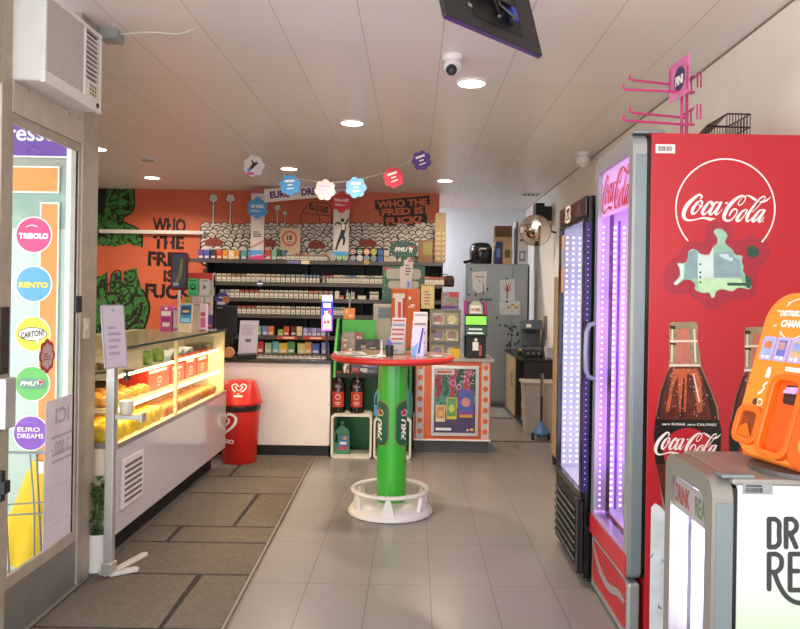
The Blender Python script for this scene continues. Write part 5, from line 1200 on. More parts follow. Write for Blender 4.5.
# ================================================================ kiosk counter with poster
YKI = 6.66; kx0, kx1 = P(415, 400, YKI).x, P(490.5, 400, YKI).x
def kiosk():
    o = thing('ticket_kiosk', 'orange and white dotted kiosk counter with a framed poster', 'kiosk', ((kx0 + kx1) / 2, 6.95, 0))
    og = M('kiosk_orange', '#d8622f', .4, noise=.03); wt = M('kiosk_strip', '#c3bfbb', .4); gy = M('kiosk_grey', '#4b4b4d', .5)
    MB(gy).box(kx0, kx1 - .01, YKI + .03, YKI + .5, 0, .115).build('plinth', o)
    MB(og).box(kx0, kx1, YKI, YKI + .55, .125, .845).build('body', o, bevel=.003)
    MB(sw).box(kx0 - .005, kx1 + .005, YKI - .006, YKI + .55, .115, .13).build('bottom_trim', o)
    MB(M('kiosk_top', '#a39c96', .3)).box(kx0 - .01, kx1 + .03, YKI - .02, YKI + .57, .845, .868).build('worktop', o, bevel=.003)
    zc0, zc1 = .135, .84
    for xs_ in (kx0 + .012, kx1 - .082):
        st = MB(wt).fr(FY(YKI)).rect(xs_, zc0, xs_ + .07, zc1, 0, .002).build('strip', o)
        for i in range(7): MB(og).fr(FY(YKI)).disc(xs_ + .035, .20 + i * .0985, .025, .002, .0035, 18).build('dot', st)
    a, b = P(430.5, 435.5, YKI), P(479, 366, YKI)
    fr_ = MB(M('poster_frame', '#bdb9b3', .3, .5)).fr(FY(YKI)); W_ = .03
    fr_.rect(a.x, a.z, b.x, a.z + W_, 0, .016).rect(a.x, b.z - W_, b.x, b.z, 0, .016).rect(a.x, a.z + W_, a.x + W_, b.z - W_, 0, .016).rect(b.x - W_, a.z + W_, b.x, b.z - W_, 0, .016); fr_.build('poster_frame', o, bevel=.003)
    x0, x1, z0, z1 = a.x + W_, b.x - W_, a.z + W_, b.z - W_; w_, h = x1 - x0, z1 - z0
    def T(u, v): return (x0 + u * w_, z0 + v * h)
    po = MB(M('poster_purple', '#43345f', .35, noise=.08)).fr(FY(YKI)).rect(x0, z0, x1, z1, 0, .004).build('poster', o)
    mb = MB(M('poster_teal', '#4f8a80', .4, noise=.3, ns=30)).fr(FY(YKI)).prism([T(0, .3), T(1, .45), T(1, 1), T(0, 1)], .004, .0046)
    # red, green and dark patterned scarves hanging at the top
    cols = ['#99304f', '#2c5f40', '#a83a58', '#1f4f36', '#b03a58', '#2b4a3c']
    for i, cc in enumerate(cols):
        u = .06 + i * .17; mb.use(M('scarf_' + cc, cc, .45, noise=.25, ns=35)).stroke([T(u + .12, .99) + (.05,), T(u + .02, .82) + (.055,), T(u + .06, .66) + (.05,), T(u - .01, .56) + (.03,)], .0046, .0052 + i * 1e-4)
    rg = random.Random(4)
    for i in range(90): p = T(rg.uniform(.03, .97), rg.uniform(.42, .9)); cc = ('#5f2f4a', '#2a4f3c', '#8a3a56', '#7fa08f')[i % 4]; mb.use(M('confetti_' + cc, cc, .5)).disc(p[0], p[1], rg.uniform(.004, .011), .0056, .006, 6)
    mb.use(M('scarf_dot', '#e8c0c6', .5))
    for i in range(24): p = T(rg.uniform(.6, .97), rg.uniform(.74, .97)); mb.disc(p[0], p[1], .006, .006, .0064, 6)
    mb.use(M('poster_pink', '#c98fae', .5)).ring(*T(.45, .78), .02, .03, .006, .0064, 16).ring(*T(.6, .72), .016, .026, .006, .0064, 16)
    mb.use(M('poster_header', '#c9c3c0', .5)).rect(*T(.0, .91), *T(.48, 1), .006, .0066).use(M('poster_header_red', '#b8443a', .5)).rect(*T(.06, .935), *T(.42, .965), .0066, .007)
    def tick(u0, v0, u1, v1, base, rim, art):
        mb.use(M('tk_' + rim, rim, .45)).prism([T(u0, v0), T(u1, v0), T(u1, v1), T(u0, v1)], .0066, .0072).use(M('tk_' + base, base, .45, noise=.3, ns=40)).prism([T(u0 + .02, v0 + .05), T(u1 - .02, v0 + .05), T(u1 - .02, v1 - .015), T(u0 + .02, v1 - .015)], .0072, .0078).use(M('tk_' + art, art, .45)); p = T((u0 + u1) / 2, (v0 + v1) / 2); mb.disc(p[0], p[1], w_ * (u1 - u0) * .3, .0078, .0084, 14, h * (v1 - v0) * .18)
    tick(.04, .17, .27, .43, '#c98a6a', '#e0cfa0', '#d9b36a'); tick(.30, .21, .55, .55, '#5f9a5f', '#c9c34a', '#b8c85a'); tick(.58, .28, .96, .68, '#4a5fa8', '#8a3f9a', '#c98a86')
    mb.use(M('tk_gold', '#d9962e', .5)).rect(*T(.62, .24), *T(.94, .285), .0084, .009)
    mb.use(sw).rect(*T(.04, .035), *T(.42, .075), .0066, .0072).prism([T(.78, .03), T(.84, .03), T(.84, .07)], .0066, .0072).use(M('tk_orange', '#e0a04a', .5)).rect(*T(.88, .03), *T(.97, .075), .0066, .0072)
    mb.build('poster_print', po)
kiosk(); ZK = .8685
def terminal():
    Y = 6.78; a, b = P(463.5, 358, Y), P(488.5, 300, Y); xc = (a.x + b.x) / 2; w_ = b.x - a.x
    o = thing('lottery_terminal', 'black ticket terminal with a bright green screen and purple header on the kiosk', 'terminal', (xc, Y, ZK))
    zs_ = P(470, 336, Y).z
    MB(black).box(xc - w_ * .42, xc + w_ * .42, Y, Y + .2, ZK, zs_).build('body', o, bevel=.006)
    f = FM((xc, Y - .012, zs_), u=(1, 0, 0), v=(0, .1, 1)); z1 = P(470, 314, Y).z - zs_
    sc = MB(black).fr(f).rect(-w_ * .47, 0, w_ * .47, z1, -.03, .0).build('screen_housing', o, bevel=.003)
    MB(M('screen_green', '#7fd83f', .3, emit=.55, ecol='#7fd84a', noise=0)).fr(f).rect(-w_ * .43, z1 * .52, w_ * .43, z1 * .90, 0, .002).build('screen', sc)
    mb = MB(M('screen_dark_green', '#1f4f2f', .3, emit=.15, noise=0)).fr(f).rect(-w_ * .43, z1 * .06, w_ * .43, z1 * .44, 0, .0015).use(M('screen_text', '#cfd8cf', .4, emit=.3, noise=0)).rect(-w_ * .3, z1 * .28, w_ * .25, z1 * .35, .0015, .002).rect(-w_ * .36, z1 * .1, w_ * .3, z1 * .17, .0015, .002); mb.build('lower_screen', sc)
    zt = P(475, 300, Y).z - zs_
    hd = MB(M('header_magenta', '#a8306f', .45)).fr(f).prism([(-w_ * .5, z1), (w_ * .5, z1), (w_ * .5, zt * .96), (-w_ * .5, zt)], -.06, -.045).use(M('header_purple', '#4a2a6f', .45)).prism([(-w_ * .36, z1), (w_ * .36, z1), (w_ * .34, zt * .94), (-w_ * .34, zt * .96)], -.045, -.04).build('header', o)
    MB(M('header_arch', '#a9c08a', .5)).fr(f).prism([(-w_ * .3, z1), (w_ * .3, z1), (w_ * .28, z1 + .09), (w_ * .12, z1 + .125), (-w_ * .12, z1 + .125), (-w_ * .28, z1 + .09)], -.04, -.034).use(sw).prism([(-w_ * .24, z1 + .01), (w_ * .24, z1 + .01), (w_ * .2, z1 + .085), (-w_ * .2, z1 + .085)], -.034, -.031).build('sign_arch', hd)
    MB(M('sign_red', '#a8382a')).fr(f).text('AF REEL', 0, z1 + .045, .03, -.031, bold=.04, width=w_ * .42).build('lettering', hd)
    mb = MB(sw).box(xc - .03, xc + .025, Y - .002, Y, ZK + .07, ZK + .15).cyl((xc, Y - .002, ZK + .17), .015, .002, 'y', 14).use(M('tk_coral', '#b8503a', .5)).box(xc + .03, xc + .055, Y - .002, Y, ZK + .02, ZK + .12); mb.build('slip_label', o)
terminal()
def scratch():
    Y = 6.74; a, b = P(429.5, 358, Y), P(461.5, 310, Y); xc = (a.x + b.x) / 2; w_ = b.x - a.x; h = b.z - ZK
    o = thing('scratch_ticket_display', 'clear tiered display box of scratch tickets on the kiosk left of the terminal', 'display', (xc, Y + .1, ZK))
    MB(glass('clear_plastic')).box(a.x, b.x, Y, Y + .005, ZK, b.z).box(a.x, b.x, Y, Y + .2, b.z, b.z + .006).build('front_pane', o)
    MB(M('display_silver', '#9a8a68', .5)).box(a.x, a.x + .01, Y - .004, Y + .2, ZK, b.z).box(b.x - .01, b.x, Y - .004, Y + .2, ZK, b.z).box(a.x, b.x, Y + .19, Y + .2, ZK, b.z).build('frame', o)
    for i in range(3): MB(M('display_shelf', '#6f6454', .4)).box(a.x + .01, b.x - .01, Y + .03, Y + .19, ZK + h * i / 3, ZK + h * i / 3 + .008).build('shelf', o)
    MB(M('yellow_sign', '#d9b02e', .5)).box(b.x - .09, b.x - .01, Y - .012, Y - .005, ZK, ZK + .09).use(M('sign_red', '#a8382a')).cyl((a.x + .09, Y - .01, ZK + .04), .0, .0, 'y', 3).build('price_card', o)
    cs = [('#c9a64a', '#7a3f8a', 'gold and purple'), ('#8a6a3a', '#d9c46a', 'brown and yellow'), ('#b8864a', '#5a3a7a', 'amber and violet'), ('#c9b06a', '#8a5a2a', 'pale gold'), ('#b5a59a', '#a84a3a', 'grey and rust'), ('#a8904a', '#e0d08a', 'olive and cream')]
    for i in range(3):
        for j in range(2):
            c1, c2, nm = cs[i * 2 + j]; x0 = a.x + .018 + j * (w_ - .03) / 2; x1 = x0 + (w_ - .05) / 2; z0 = ZK + h * i / 3 + .0085
            t = thing('scratch_ticket', '%s scratch ticket in the display box, %s tier %s' % (nm, ('lowest', 'middle', 'top')[i], ('left', 'right')[j]), 'ticket', ((x0 + x1) / 2, Y + .06, z0))
            f = FM(((x0 + x1) / 2, Y + .05, z0), u=(1, 0, 0), v=(0, .45, 1)); ww = x1 - x0
            MB(M('sct_' + c1, c1, .4, noise=.3, ns=35)).fr(f).rect(-ww / 2, 0, ww / 2, h / 3 - .03, -.003, 0).build('ticket', t); MB(M('sct_' + c2, c2, .4, noise=.2, ns=30)).fr(f).disc(0, h / 6 - .02, ww * .36, 0, .001, 18, h * .09).use(sw).rect(-ww * .3, h * .02, ww * .1, h * .05, 0, .001).build('print', t)
    # snack pack with striped top and yellow sign board standing on the box
    zt = b.z + .0065
    p, q = P(441.5, 309, Y + .08), P(459, 291, Y + .08); zq = P(450, 292, Y + .08).z
    o2 = thing('snack_pack', 'printed purple and red snack pack on top of the scratch ticket display', 'pack', ((p.x + q.x) / 2, Y + .1, zt))
    MB(M('snack_print', '#8f7a7a', .45, noise=.4, ns=35)).box(p.x, q.x, Y + .08, Y + .15, zt, zq).build('carton', o2); mb = MB(M('snack_purple', '#5f3f7f', .5)).fr(FY(Y + .08)).rect(p.x, zt, q.x, zt + .03, 0, .001).use(M('snack_red', '#b5333f', .5)).prism([(p.x + .06, zq), (q.x, zq), (q.x, zq - .05), (p.x + .09, zq - .05)], 0, .001).use(M('snack_green', '#6f8f6a', .5)).disc(p.x + .05, zt + .09, .025, 0, .001, 12).disc(p.x + .11, zt + .085, .022, 0, .0012, 12); mb.build('print', o2)
    # sign
    p, q = P(421, 307, Y + .1), P(434.5, 285, Y + .1)
    o3 = thing('ticket_sign', 'cream sign board with purple lettering rows left of the snack pack', 'sign', ((p.x + q.x) / 2, Y + .1, zt)); zq = q.z; z0 = zt if p.z < zt else zt
    MB(M('sign_cream', '#cdb56f', .5, noise=.05)).box(p.x, q.x, Y + .10, Y + .112, z0 - (0), zq).build('panel', o3); mb = MB(M('sign_purple_print', '#8a6a9a', .5)).fr(FY(Y + .10)); ticks(mb, p.x + .03, q.x - .03, z0 + .03, zq - .05, 5, 0); mb.use(M('sign_cream_edge', '#a8904a', .5)).rect(p.x - .006, zq - .012, q.x + .006, zq + .006, 0, .003); mb.build('print', o3)
scratch()
def orange_board():
    Y = 6.95; a, b = P(391, 345, Y), P(420, 289, Y); x0, x1 = a.x, b.x
    o = thing('orange_leaflet_stand', 'tall orange folded stand with a strip of tickets behind the round table', 'leaflet stand', ((x0 + x1) / 2, Y, .8686))
    og = M('board_orange', '#c2591c', .45, noise=.04); xm = P(406, 345, Y).x; zt = b.z
    f = FM((xm, Y, .8686), u=(1, 0, 0), v=(0, 0, 1))
    MB(og).fr(FM((x0, Y - .04, .8686), u=(1, .24, 0), v=(0, 0, 1))).rect(0, 0, (xm - x0) * 1.04, zt - .8686, -.006, 0).build('left_panel', o)
    MB(og).fr(FM((xm, Y, .8686), u=(1, -.2, 0), v=(0, 0, 1))).rect(0, 0, (x1 - xm) * 1.03, zt - .8686, -.006, 0).build('right_panel', o)
    mb = MB(sw).fr(FM((xm, Y, .8686), u=(1, -.2, 0), v=(0, 0, 1))); h = zt - .8686; w_ = x1 - xm
    mb.rect(w_ * .15, h * .84, w_ * .32, h * .88, 0, .001).rect(w_ * .3, h * .75, w_ * .65, h * .765, 0, .001).rect(w_ * .15, h * .725, w_ * .6, h * .735, 0, .001); mb.build('print', o)
    f2 = FM((xm - .075, Y - .07, .8686), u=(1, .1, 0), v=(.02, .05, 1)); t_ = MB(M('ticket_white', '#cdc2bc', .5)).fr(f2).rect(-.035, .2, .04, h * .92, 0, .004).rect(-.055, h * .86, .06, h * .93, .0, .006).rect(-.035, 0, .04, .2, 0, .004).build('ticket_strip', o)
    mb = MB(M('ticket_red', '#c23a30', .5)).fr(f2).rect(-.005, h * .55, .025, h * .8, .004, .005).rect(-.03, h * .4, .03, h * .46, .004, .005); mb.build('ticket_print', t_)
# hidden low counter that carries the things behind the table
o = thing('back_counter', 'dark low counter behind the green unit and round table', 'counter', (-.3, 7.05, 0)); MB(dark).box(cx1 + .01, kx0 - .015, 6.83, 7.30, 0, .825).build('body', o); MB(M('worktop_black', '#1d1a18')).box(cx1 + .01, kx0 - .015, 6.825, 7.32, .825, .868).build('worktop', o)
orange_board()
def slip_stand():
    Y = 7.15; a, b = P(382, 300, Y), P(425, 266.5, Y); x0, x1, zb, zt = a.x, min(b.x, 5), a.z, b.z
    o = thing('betting_board', 'green betting board with two grey plaques and a PMU pill sign above', 'board', ((x0 + x1) / 2, Y, .8686))
    gd = M('board_green', '#2b5a40', .45, noise=.08)
    MB(gd).box(x0, x1, Y, Y + .02, zb, zt).build('board', o)
    xc = (x0 + kx0 - .01) / 2
    MB(gd).box(xc - .12, xc - .06, Y + .02, Y + .05, .8686, zt - .05).box(xc - .2, xc + .05, Y - .05, Y + .1, .8686, .868).build('post', o)
    mb = MB(M('plaque_grey', '#a9a694', .5)).fr(FY(Y))
    for p, q in (((386, 279), (421, 269)), ((388, 288.5), (419, 281))): u, v = P(*p, Y), P(*q, Y); mb.prism(rr(u.x, u.z, v.x, v.z, .035), 0, .008)
    mb.build('plaque', o); mb = MB(M('leaf_light', '#5fa36a', .5)).fr(FY(Y)); rg = random.Random(8)
    for i in range(14): mb.disc(x0 + rg.uniform(.01, .045), rg.uniform(zb + .02, zt - .06), .006, 0, .001, 6)
    mb.use(M('board_red_tag', '#a84a44', .5)).rect(x0 + .01, zt - .045, x0 + .09, zt - .012, 0, .001); mb.build('print', o)
    u, v = P(390.5, 257, Y - .02), P(418, 242, Y - .02); 
    pl = MB(gd).fr(FY(Y - .02)).prism(rr(u.x, u.z, v.x, v.z, .072, 8), -.015, 0).use(gd).rect((u.x + v.x) / 2 - .03, zt - .02, (u.x + v.x) / 2 + .03, u.z + .01, -.03, -.015).build('pill_sign', o)
    xc = (u.x + v.x) / 2; zc = (u.z + v.z) / 2
    mb = MB(sw).fr(FY(Y - .02)).text('PMU', xc - .03, zc, .045, 0, bold=.05, width=.13, shear=.25).disc(xc + .065, zc + .012, .022, 0, .001, 14).rect(xc + .05, zc - .03, xc + .058, zc, 0, .001).rect(xc + .068, zc - .03, xc + .076, zc, 0, .001).use(M('pmu_red', '#d8263c')).prism([(xc + .05, zc + .035), (xc + .1, zc + .03), (xc + .095, zc + .012), (xc + .06, zc + .02)], .001, .0018); mb.build('lettering', pl)
    # white leaflets clipped in front
    o2 = thing('leaflet_bundle', 'bundle of tall white leaflets pinned in front of the green betting board', 'leaflet', (P(407, 275, Y - .03).x, Y - .03, zb))
    p0, p1 = P(400.5, 290, Y - .015), P(413.5, 260, Y - .015); mb = MB(M('leaflet_rose', '#cfc0be', .5)).fr(FY(Y - .0085)).prism([(p0.x, p0.z), (p1.x - .02, p0.z), (p1.x, p1.z), (p0.x + .03, p1.z), (p0.x + .03, p1.z - .06), (p0.x - .01, p1.z - .07)], 0, .012); mb.build('sheets', o2)
    mb = MB(M('print_dark', '#5f5a66')).fr(FY(Y - .0205)); ticks(mb, p0.x + .045, p1.x - .02, p0.z + .14, p1.z - .04, 4, 0); mb.use(M('leaflet_sky', '#6fa3d9')).rect(p1.x - .06, p0.z + .02, p1.x - .03, p0.z + .09, 0, .001).use(M('pmu_red', '#d8263c')).rect(p1.x - .05, p1.z - .02, p1.x - .01, p1.z - .002, 0, .001); mb.build('print', o2)
slip_stand()
def led_sign():
    Y = 6.60; a, b = P(321, 331, Y), P(333, 295.5, Y); xc = (a.x + b.x) / 2
    o = thing('lit_sign', 'narrow lit blue and violet sign with a red price box left of the green unit', 'sign', (xc, Y, ZC))
    MB(M('sign_case', '#2a2f8a', .4)).box(a.x, b.x, Y, Y + .04, a.z, b.z).build('housing', o, bevel=.003)
    MB(black).box(xc - .012, xc + .012, Y + .02, Y + .035, ZC, a.z + .02).box(xc - .04, min(xc + .04, cx1 - .02), Y - .03, Y + .06, ZC, ZC + .01).build('post', o)
    h = b.z - a.z; w_ = b.x - a.x; f = FM((a.x, Y, a.z), **FRONT)
    sc = MB(M('sign_blue', '#2a35e8', .4, emit=1.3, ecol='#3038f0', noise=0)).fr(f).rect(.004, h * .42, w_ - .004, h * .84, 0, .001).use(M('sign_violet', '#c060e8', .4, emit=1.2, ecol='#b860f0', noise=0)).rect(.004, .004, w_ - .004, h * .42, 0, .001).build('screen', o)
    mb = MB(M('sign_glow_white', '#f4f2f6', .4, emit=1.15, noise=0)).fr(f).rect(.006, h * .84, w_ - .006, h * .99, 0, .0015).rect(w_ * .2, h * .66, w_ * .8, h * .78, .001, .002).rect(w_ * .3, h * .44, w_ * .7, h * .56, .001, .002).rect(w_ * .18, h * .06, w_ * .82, h * .38, .001, .002).rect(w_*.2, h * .38, w_*.8, h * .45, .001, .0018).use(M('sign_glow_red', '#e0402a', .4, emit=1.0, noise=0)).rect(w_ * .55, h * .48, w_ * .85, h * .60, .002, .0025).rect(w_ * .22, h * .2, w_ * .45, h * .3, .002, .0025).rect(w_ * .5, h * .2, w_ * .76, h * .31, .002, .0025).use(M('sign_glow_orange', '#e8a04a', .4, emit=1.0, noise=0)).rect(w_ * .22, h * .1, w_ * .76, h * .15, .002, .0025); mb.build('display', sc)
led_sign()
# orange clip card on the green unit and the grey terminal
Y = YU + .46; a, b = P(343.5, 319, Y), P(355, 308, Y); xc = (a.x + b.x) / 2
o = thing('clip_card', 'small orange card in a wire clip holder above the green unit', 'card', (xc, Y, .8686))
MB(M('wire_silver', '#9a9a98', .3, .8)).tube([(xc, Y + .03, .8686), (xc, Y + .025, a.z), (xc - .005, Y + .02, b.z + .06), (xc - .025, Y + .02, b.z + .17)], .0025, 6).tube([(xc, Y + .025, b.z), (xc + .008, Y + .02, b.z + .08), (xc + .02, Y + .02, b.z + .16)], .0025, 6).cyl((xc, Y + .03, .8686), .04, .008).build('wire', o, smooth=True)
MB(M('card_orange', '#d9803a', .5)).box(a.x, b.x, Y, Y + .008, a.z, b.z).build('card', o); MB(M('card_peach', '#e8b48a', .5)).fr(FY(Y)).rect(a.x + .015, a.z + .05, a.x + .04, b.z - .015, 0, .001).rect(a.x + .05, a.z + .02, b.x - .02, a.z + .045, 0, .001).build('print', o)
Y = 6.93; a, b = P(373, 320, Y), P(392, 304, Y)
o = thing('ticket_machine', 'beige grey desk machine with a dark screen behind the green unit', 'terminal', ((a.x + b.x) / 2, Y, .8686)); mg = M('machine_beige', '#a39d8c', .5)
MB(mg).box(a.x, b.x, Y, Y + .13, .8685, b.z).build('housing', o, bevel=.012); MB(M('machine_screen', '#4a4f4a', .25)).fr(FY(Y)).rect(a.x + .05, a.z + .02, b.x - .01, b.z - .035, 0, .003).build('screen', o)
# small cream items on the third shelf behind
for i, (px, col, nm, w_, h_) in enumerate(((337, '#c9beb2', 'cream', .05, .1), (341.5, '#a84a4a', 'dull red', .06, .05), (348, '#8f9a7a', 'sage green', .05, .08), (353, '#9a8f86', 'taupe', .045, .09), (362, '#c4bcaa', 'ivory wide', .1, .05))): sbox('small_box', col, '%s small box on the third tobacco shelf near the lit sign' % nm, px, 'C', w_, h_)
# ================================================================ back room
def locker():
    Y = 9.63; a, b = P(463.5, 406, Y), P(529.7, 265, Y); x0, x1, zt = a.x, b.x, P(495, 264, Y).z
    o = thing('metal_cabinet', 'tall grey metal two door cabinet covered with magnets in the back room', 'cabinet', ((x0 + x1) / 2, Y + .2, 0))
    gm = M('locker_grey', '#8f9a9e', .45, .2, noise=.03); xm = P(512, 300, Y).x
    MB(gm).box(x0, x1, Y, Y + .42, .02, zt).build('body', o, bevel=.004)
    MB(M('locker_base', '#5a6063', .5)).box(x0 + .01, x1 - .01, Y + .02, Y + .4, 0, .02).build('base', o)
    MB(gm).box(x0 + .025, xm - .003, Y - .018, Y, .06, zt - .03).build('door', o, bevel=.003); MB(gm).box(xm + .003, x1 - .025, Y - .018, Y, .06, zt - .03).build('door', o, bevel=.003)
    MB(black).box(x1 - .024, x1 - .004, Y - .004, Y, .05, zt - .02).build('door_gap', o)
    return x0, x1, zt, Y - .018
lx0, lx1, lz, LYF = locker()
def mag_sheet(name, label, pts, col, draw, cat='drawing'):
    q = [P(a, b, LYF - .001) for a, b in pts]; o = thing(name, label, cat, q[0]); MB(M('sheet_' + col, col, .6)).fr(FY(LYF)).prism([(p.x, p.z) for p in q], -.0005, .002).build('sheet', o); mb = MB(black).fr(FY(LYF)); draw(mb, q); mb.build('print', o)
def d1_(mb, q):
    x, z = q[0].x, q[0].z; mb.use(M('print_red', '#b0483f', .6)).rect(x + .04, z - .07, x + .16, z - .055, .002, .003).rect(x + .15, z - .3, x + .165, z - .16, .002, .003).use(M('print_amber', '#c99a3a', .6)).disc(x + .1, z - .115, .016, .002, .003, 12).use(black).stroke([(x + .0, z - .2, .005), (x + .05, z - .26, .005), (x + .09, z - .31, .005)], .002, .003)
mag_sheet('pinned_notice', 'white notice with red print pinned on the left of the grey cabinet', [(472, 272), (487, 271), (486, 291), (477, 293), (472.5, 290)], '#c3c8cb', d1_, 'notice')
def d2_(mb, q):
    x, z = (q[0].x + q[1].x) / 2, q[2].z; mb.use(M('tree_red', '#a84a3f', .6)).stroke([(x, z + .03, .02), (x + .005, z + .15, .014), (x - .02, z + .26, .006)], .002, .003)
    for dx, dz in ((-.06, .2), (-.07, .26), (.05, .22), (.07, .28), (.03, .29), (-.03, .3), (.075, .2)): mb.stroke([(x, z + .12, .010), (x + dx * .5, z + dz * .75, .008), (x + dx, z + dz, .004)], .002, .003)
mag_sheet('tree_drawing', 'white drawing of a red branching tree on the grey cabinet', [(500, 280), (514.5, 279), (515, 301), (500, 302)], '#bcc6ca', d2_)
def d3_(mb, q):
    x, z = q[0].x, q[2].z
    for i in range(3): mb.use(M('leaf_ochre', '#b8924a', .6)).disc(x + .13 + i * .05, z + .1 + (i % 2) * .03, .028, .002, .003 + i * 1e-4, 12, .018)
    mb.use(black).stroke([(x + .04, z + .05, .005), (x + .08, z + .08, .005)], .002, .003)
mag_sheet('leaf_drawing', 'white sheet with ochre leaves below the tree drawing', [(499, 302.5), (520, 301), (519.5, 315), (500, 314.5)], '#c0c8c9', d3_)
# magnets, each one a thing
rg = random.Random(2); mg_pts = []
for i in range(5): mg_pts.append((480 + i * 2.6 + rg.uniform(-.4, .4), 299.5 + rg.uniform(-.4, .4)))
for i in range(16): mg_pts.append((499 + rg.uniform(0, 25), 329 + rg.uniform(-4, 6)))
for i in range(8): mg_pts.append((500 + rg.uniform(0, 20), 342 + rg.uniform(-3, 4)))
mg_pts += [(471, 269), (487.5, 289), (507, 278.5), (507, 301.5), (497, 317.5), (469, 294.5), (475.5, 294.5)]
proto = None
for px, py in mg_pts:
    p = P(px, py, LYF)
    if proto is None:
        proto = MB(black).fr(FM((0, 0, 0), **FRONT)).rect(-.013, -.009, .011, .009, 0, .006).rect(-.004, -.018, .006, .014, 0, .006).build('magnet'); o = proto
    else: o = proto.copy(); C.objects.link(o)
    o.location = (p.x, LYF - .0015 if (471 < px < 488 and 270 < py < 293) or (498 < px < 521 and 278 < py < 316) else LYF + .0005, p.z); o.rotation_euler.y = rg.uniform(-.6, .6)
    tag(o, 'small black magnets scattered over the grey cabinet doors', 'magnet', 'black magnets on the grey cabinet')
def fryer():
    Y = 9.75; a, b = P(470, 264, Y), P(493.5, 242, Y); xc = (a.x + b.x) / 2; w_ = (b.x - a.x) / 2; h = b.z - lz
    o = thing('air_fryer', 'black rounded fryer standing on the grey cabinet', 'fryer', (xc, Y + .13, lz)); c = (xc, Y + .14, lz + .0005); bk = M('fryer_black', '#15171a', .25)
    MB(bk).lathe([(0, 0), (w_ * .85, 0), (w_ * .96, .02), (w_, h * .55), (w_ * .95, h * .8), (w_ * .7, h * .96), (w_ * .3, h), (0, h)], c, 28).build('body', o, smooth=True, ang=60)
    MB(M('fryer_rim', '#33373b', .3)).lathe([(w_ * .985, h * .72), (w_ * 1.0, h * .74), (w_ * .975, h * .78), (w_ * .96, h * .78)], c, 28).build('lid_rim', o, smooth=True)
    MB(sw).box(xc - .03, xc + .06, Y + .135 - w_, Y + .145 - w_, lz + h * .66, lz + h * .72).build('label', o)
    MB(bk).tube([(xc - w_ * .9, Y + .1, lz + .05), (xc - w_ * 1.25, Y - .02 + .1, lz + .03), (xc - w_ * 1.45, Y + .02, lz + .025)], .022, 8).build('handle', o, smooth=True)
fryer()
def cab_box(name, label, px0, px1, py0, py1, Y, mt, d, zb=None, bands=(), cat='box'):
    a, b = P(px0, py1, Y), P(px1, py0, Y); zb = lz + .0005 if zb is None else zb; h = b.z - zb; w_ = b.x - a.x
    o = thing(name, label, cat, ((a.x + b.x) / 2, Y + d / 2, zb)); MB(mt).box(a.x, b.x, Y, Y + d, zb, zb + h).build('carton', o, bevel=.002)
    mb = MB(sw).fr(FM((a.x, Y, zb), **FRONT))
    for m, u0, v0, u1, v1 in bands: mb.use(m).rect(u0 * w_, v0 * h, u1 * w_, v1 * h, 0, .0012)
    if bands: mb.build('print', o)
    return zb + h
cb, cb2 = M('cardboard', '#8a6a4a'), M('cardboard_pale', '#b8986f', .8, noise=.08)
nav = M('box_navy', '#27305a', .5)
z1 = cab_box('cardboard_box', 'brown carton with a navy side panel on the cabinet beside the fryer', 495, 512, 242, 264, 9.78, cb2, .25, bands=((nav, .0, .0, .45, 1), (M('box_print', '#5f4a38', .6), .58, .3, .9, .65), (M('box_print_blue', '#5f7fae', .6), .08, .3, .32, .7)))
cab_box('cardboard_box', 'open brown carton stacked on top of the navy sided carton', 495, 512, 226, 242, 9.80, cb, .22, z1 + .0005, bands=((cb2, .0, .0, 1, .3), (M('box_print', '#5f4a38', .6), .3, .45, .7, .55)))
cab_box('appliance_box', 'tall white appliance box with a dark side on the right of the cabinet', 515.5, 528.5, 222, 264, 9.80, M('box_white', '#d0d4d5', .5), .28, bands=((M('box_dark', '#4f4f52', .5), 0, 0, .16, 1), (M('box_dark', '#4f4f52', .5), .3, .55, .7, .6), (M('box_dark', '#4f4f52', .5), .3, .1, .78, .32), (M('box_white', '#d0d4d5'), .38, .13, .7, .29)))
# mirror and speaker at the right wall
def mirror():
    Y = 8.5; p = P(535.5, 230.5, Y); r_ = 15.3 * Y / F
    o = thing('convex_mirror', 'round convex security mirror on the right wall near the back room', 'mirror', p)
    f = FM(p, u=(1, -.25, 0), v=(0, -.28, 1)); mm = M('mirror_chrome', '#e8e4de', .04, 1.0, noise=0)
    mb = MB(mm).fr(f); mb.lathe([(1e-6, .055)] + [(r_ * math.sin(R(a)) / math.sin(R(50)), .055 - (1 - math.cos(R(a))) * r_ * .8) for a in (6, 12, 18, 24, 30, 36, 42, 50)], (0, 0, 0), 40); 
    mb.build('mirror_dome', o, smooth=True, ang=80)
    MB(M('mirror_rim', '#7a4a38', .4)).fr(f).ring(0, 0, r_ * .97, r_ * 1.03, -.03, .004, 40).build('rim', o, smooth=True)
    MB(M('mirror_back', '#55524e', .5)).fr(f).disc(0, 0, r_ * .97, -.034, -.03, 32).build('back', o)
    MB(black).tube([f @ Vector((0, 0, -.034)), f @ Vector((.05, 0, -.12)), (XR, Y + .02, p.z - .02)], .012, 8).build('bracket', o, smooth=True)
mirror()
Y = 8.75; a, b = P(529, 222, Y), P(546.5, 203, Y)
o = thing('wall_speaker', 'black box loudspeaker high on the right wall above the mirror', 'speaker', (XR - .1, Y, a.z)); MB(black).box(b.x - .13, b.x - .02, Y, Y + .2, a.z - .02, b.z).build('cabinet', o, bevel=.005); MB(M('speaker_grille', '#2a2927', .8, noise=.3, ns=120)).box(b.x - .122, b.x - .028, Y - .006, Y, a.z - .01, b.z - .01).build('grille', o); MB(dark).box(b.x - .02, XR, Y + .06, Y + .12, a.z + .03, b.z - .03).build('bracket', o)
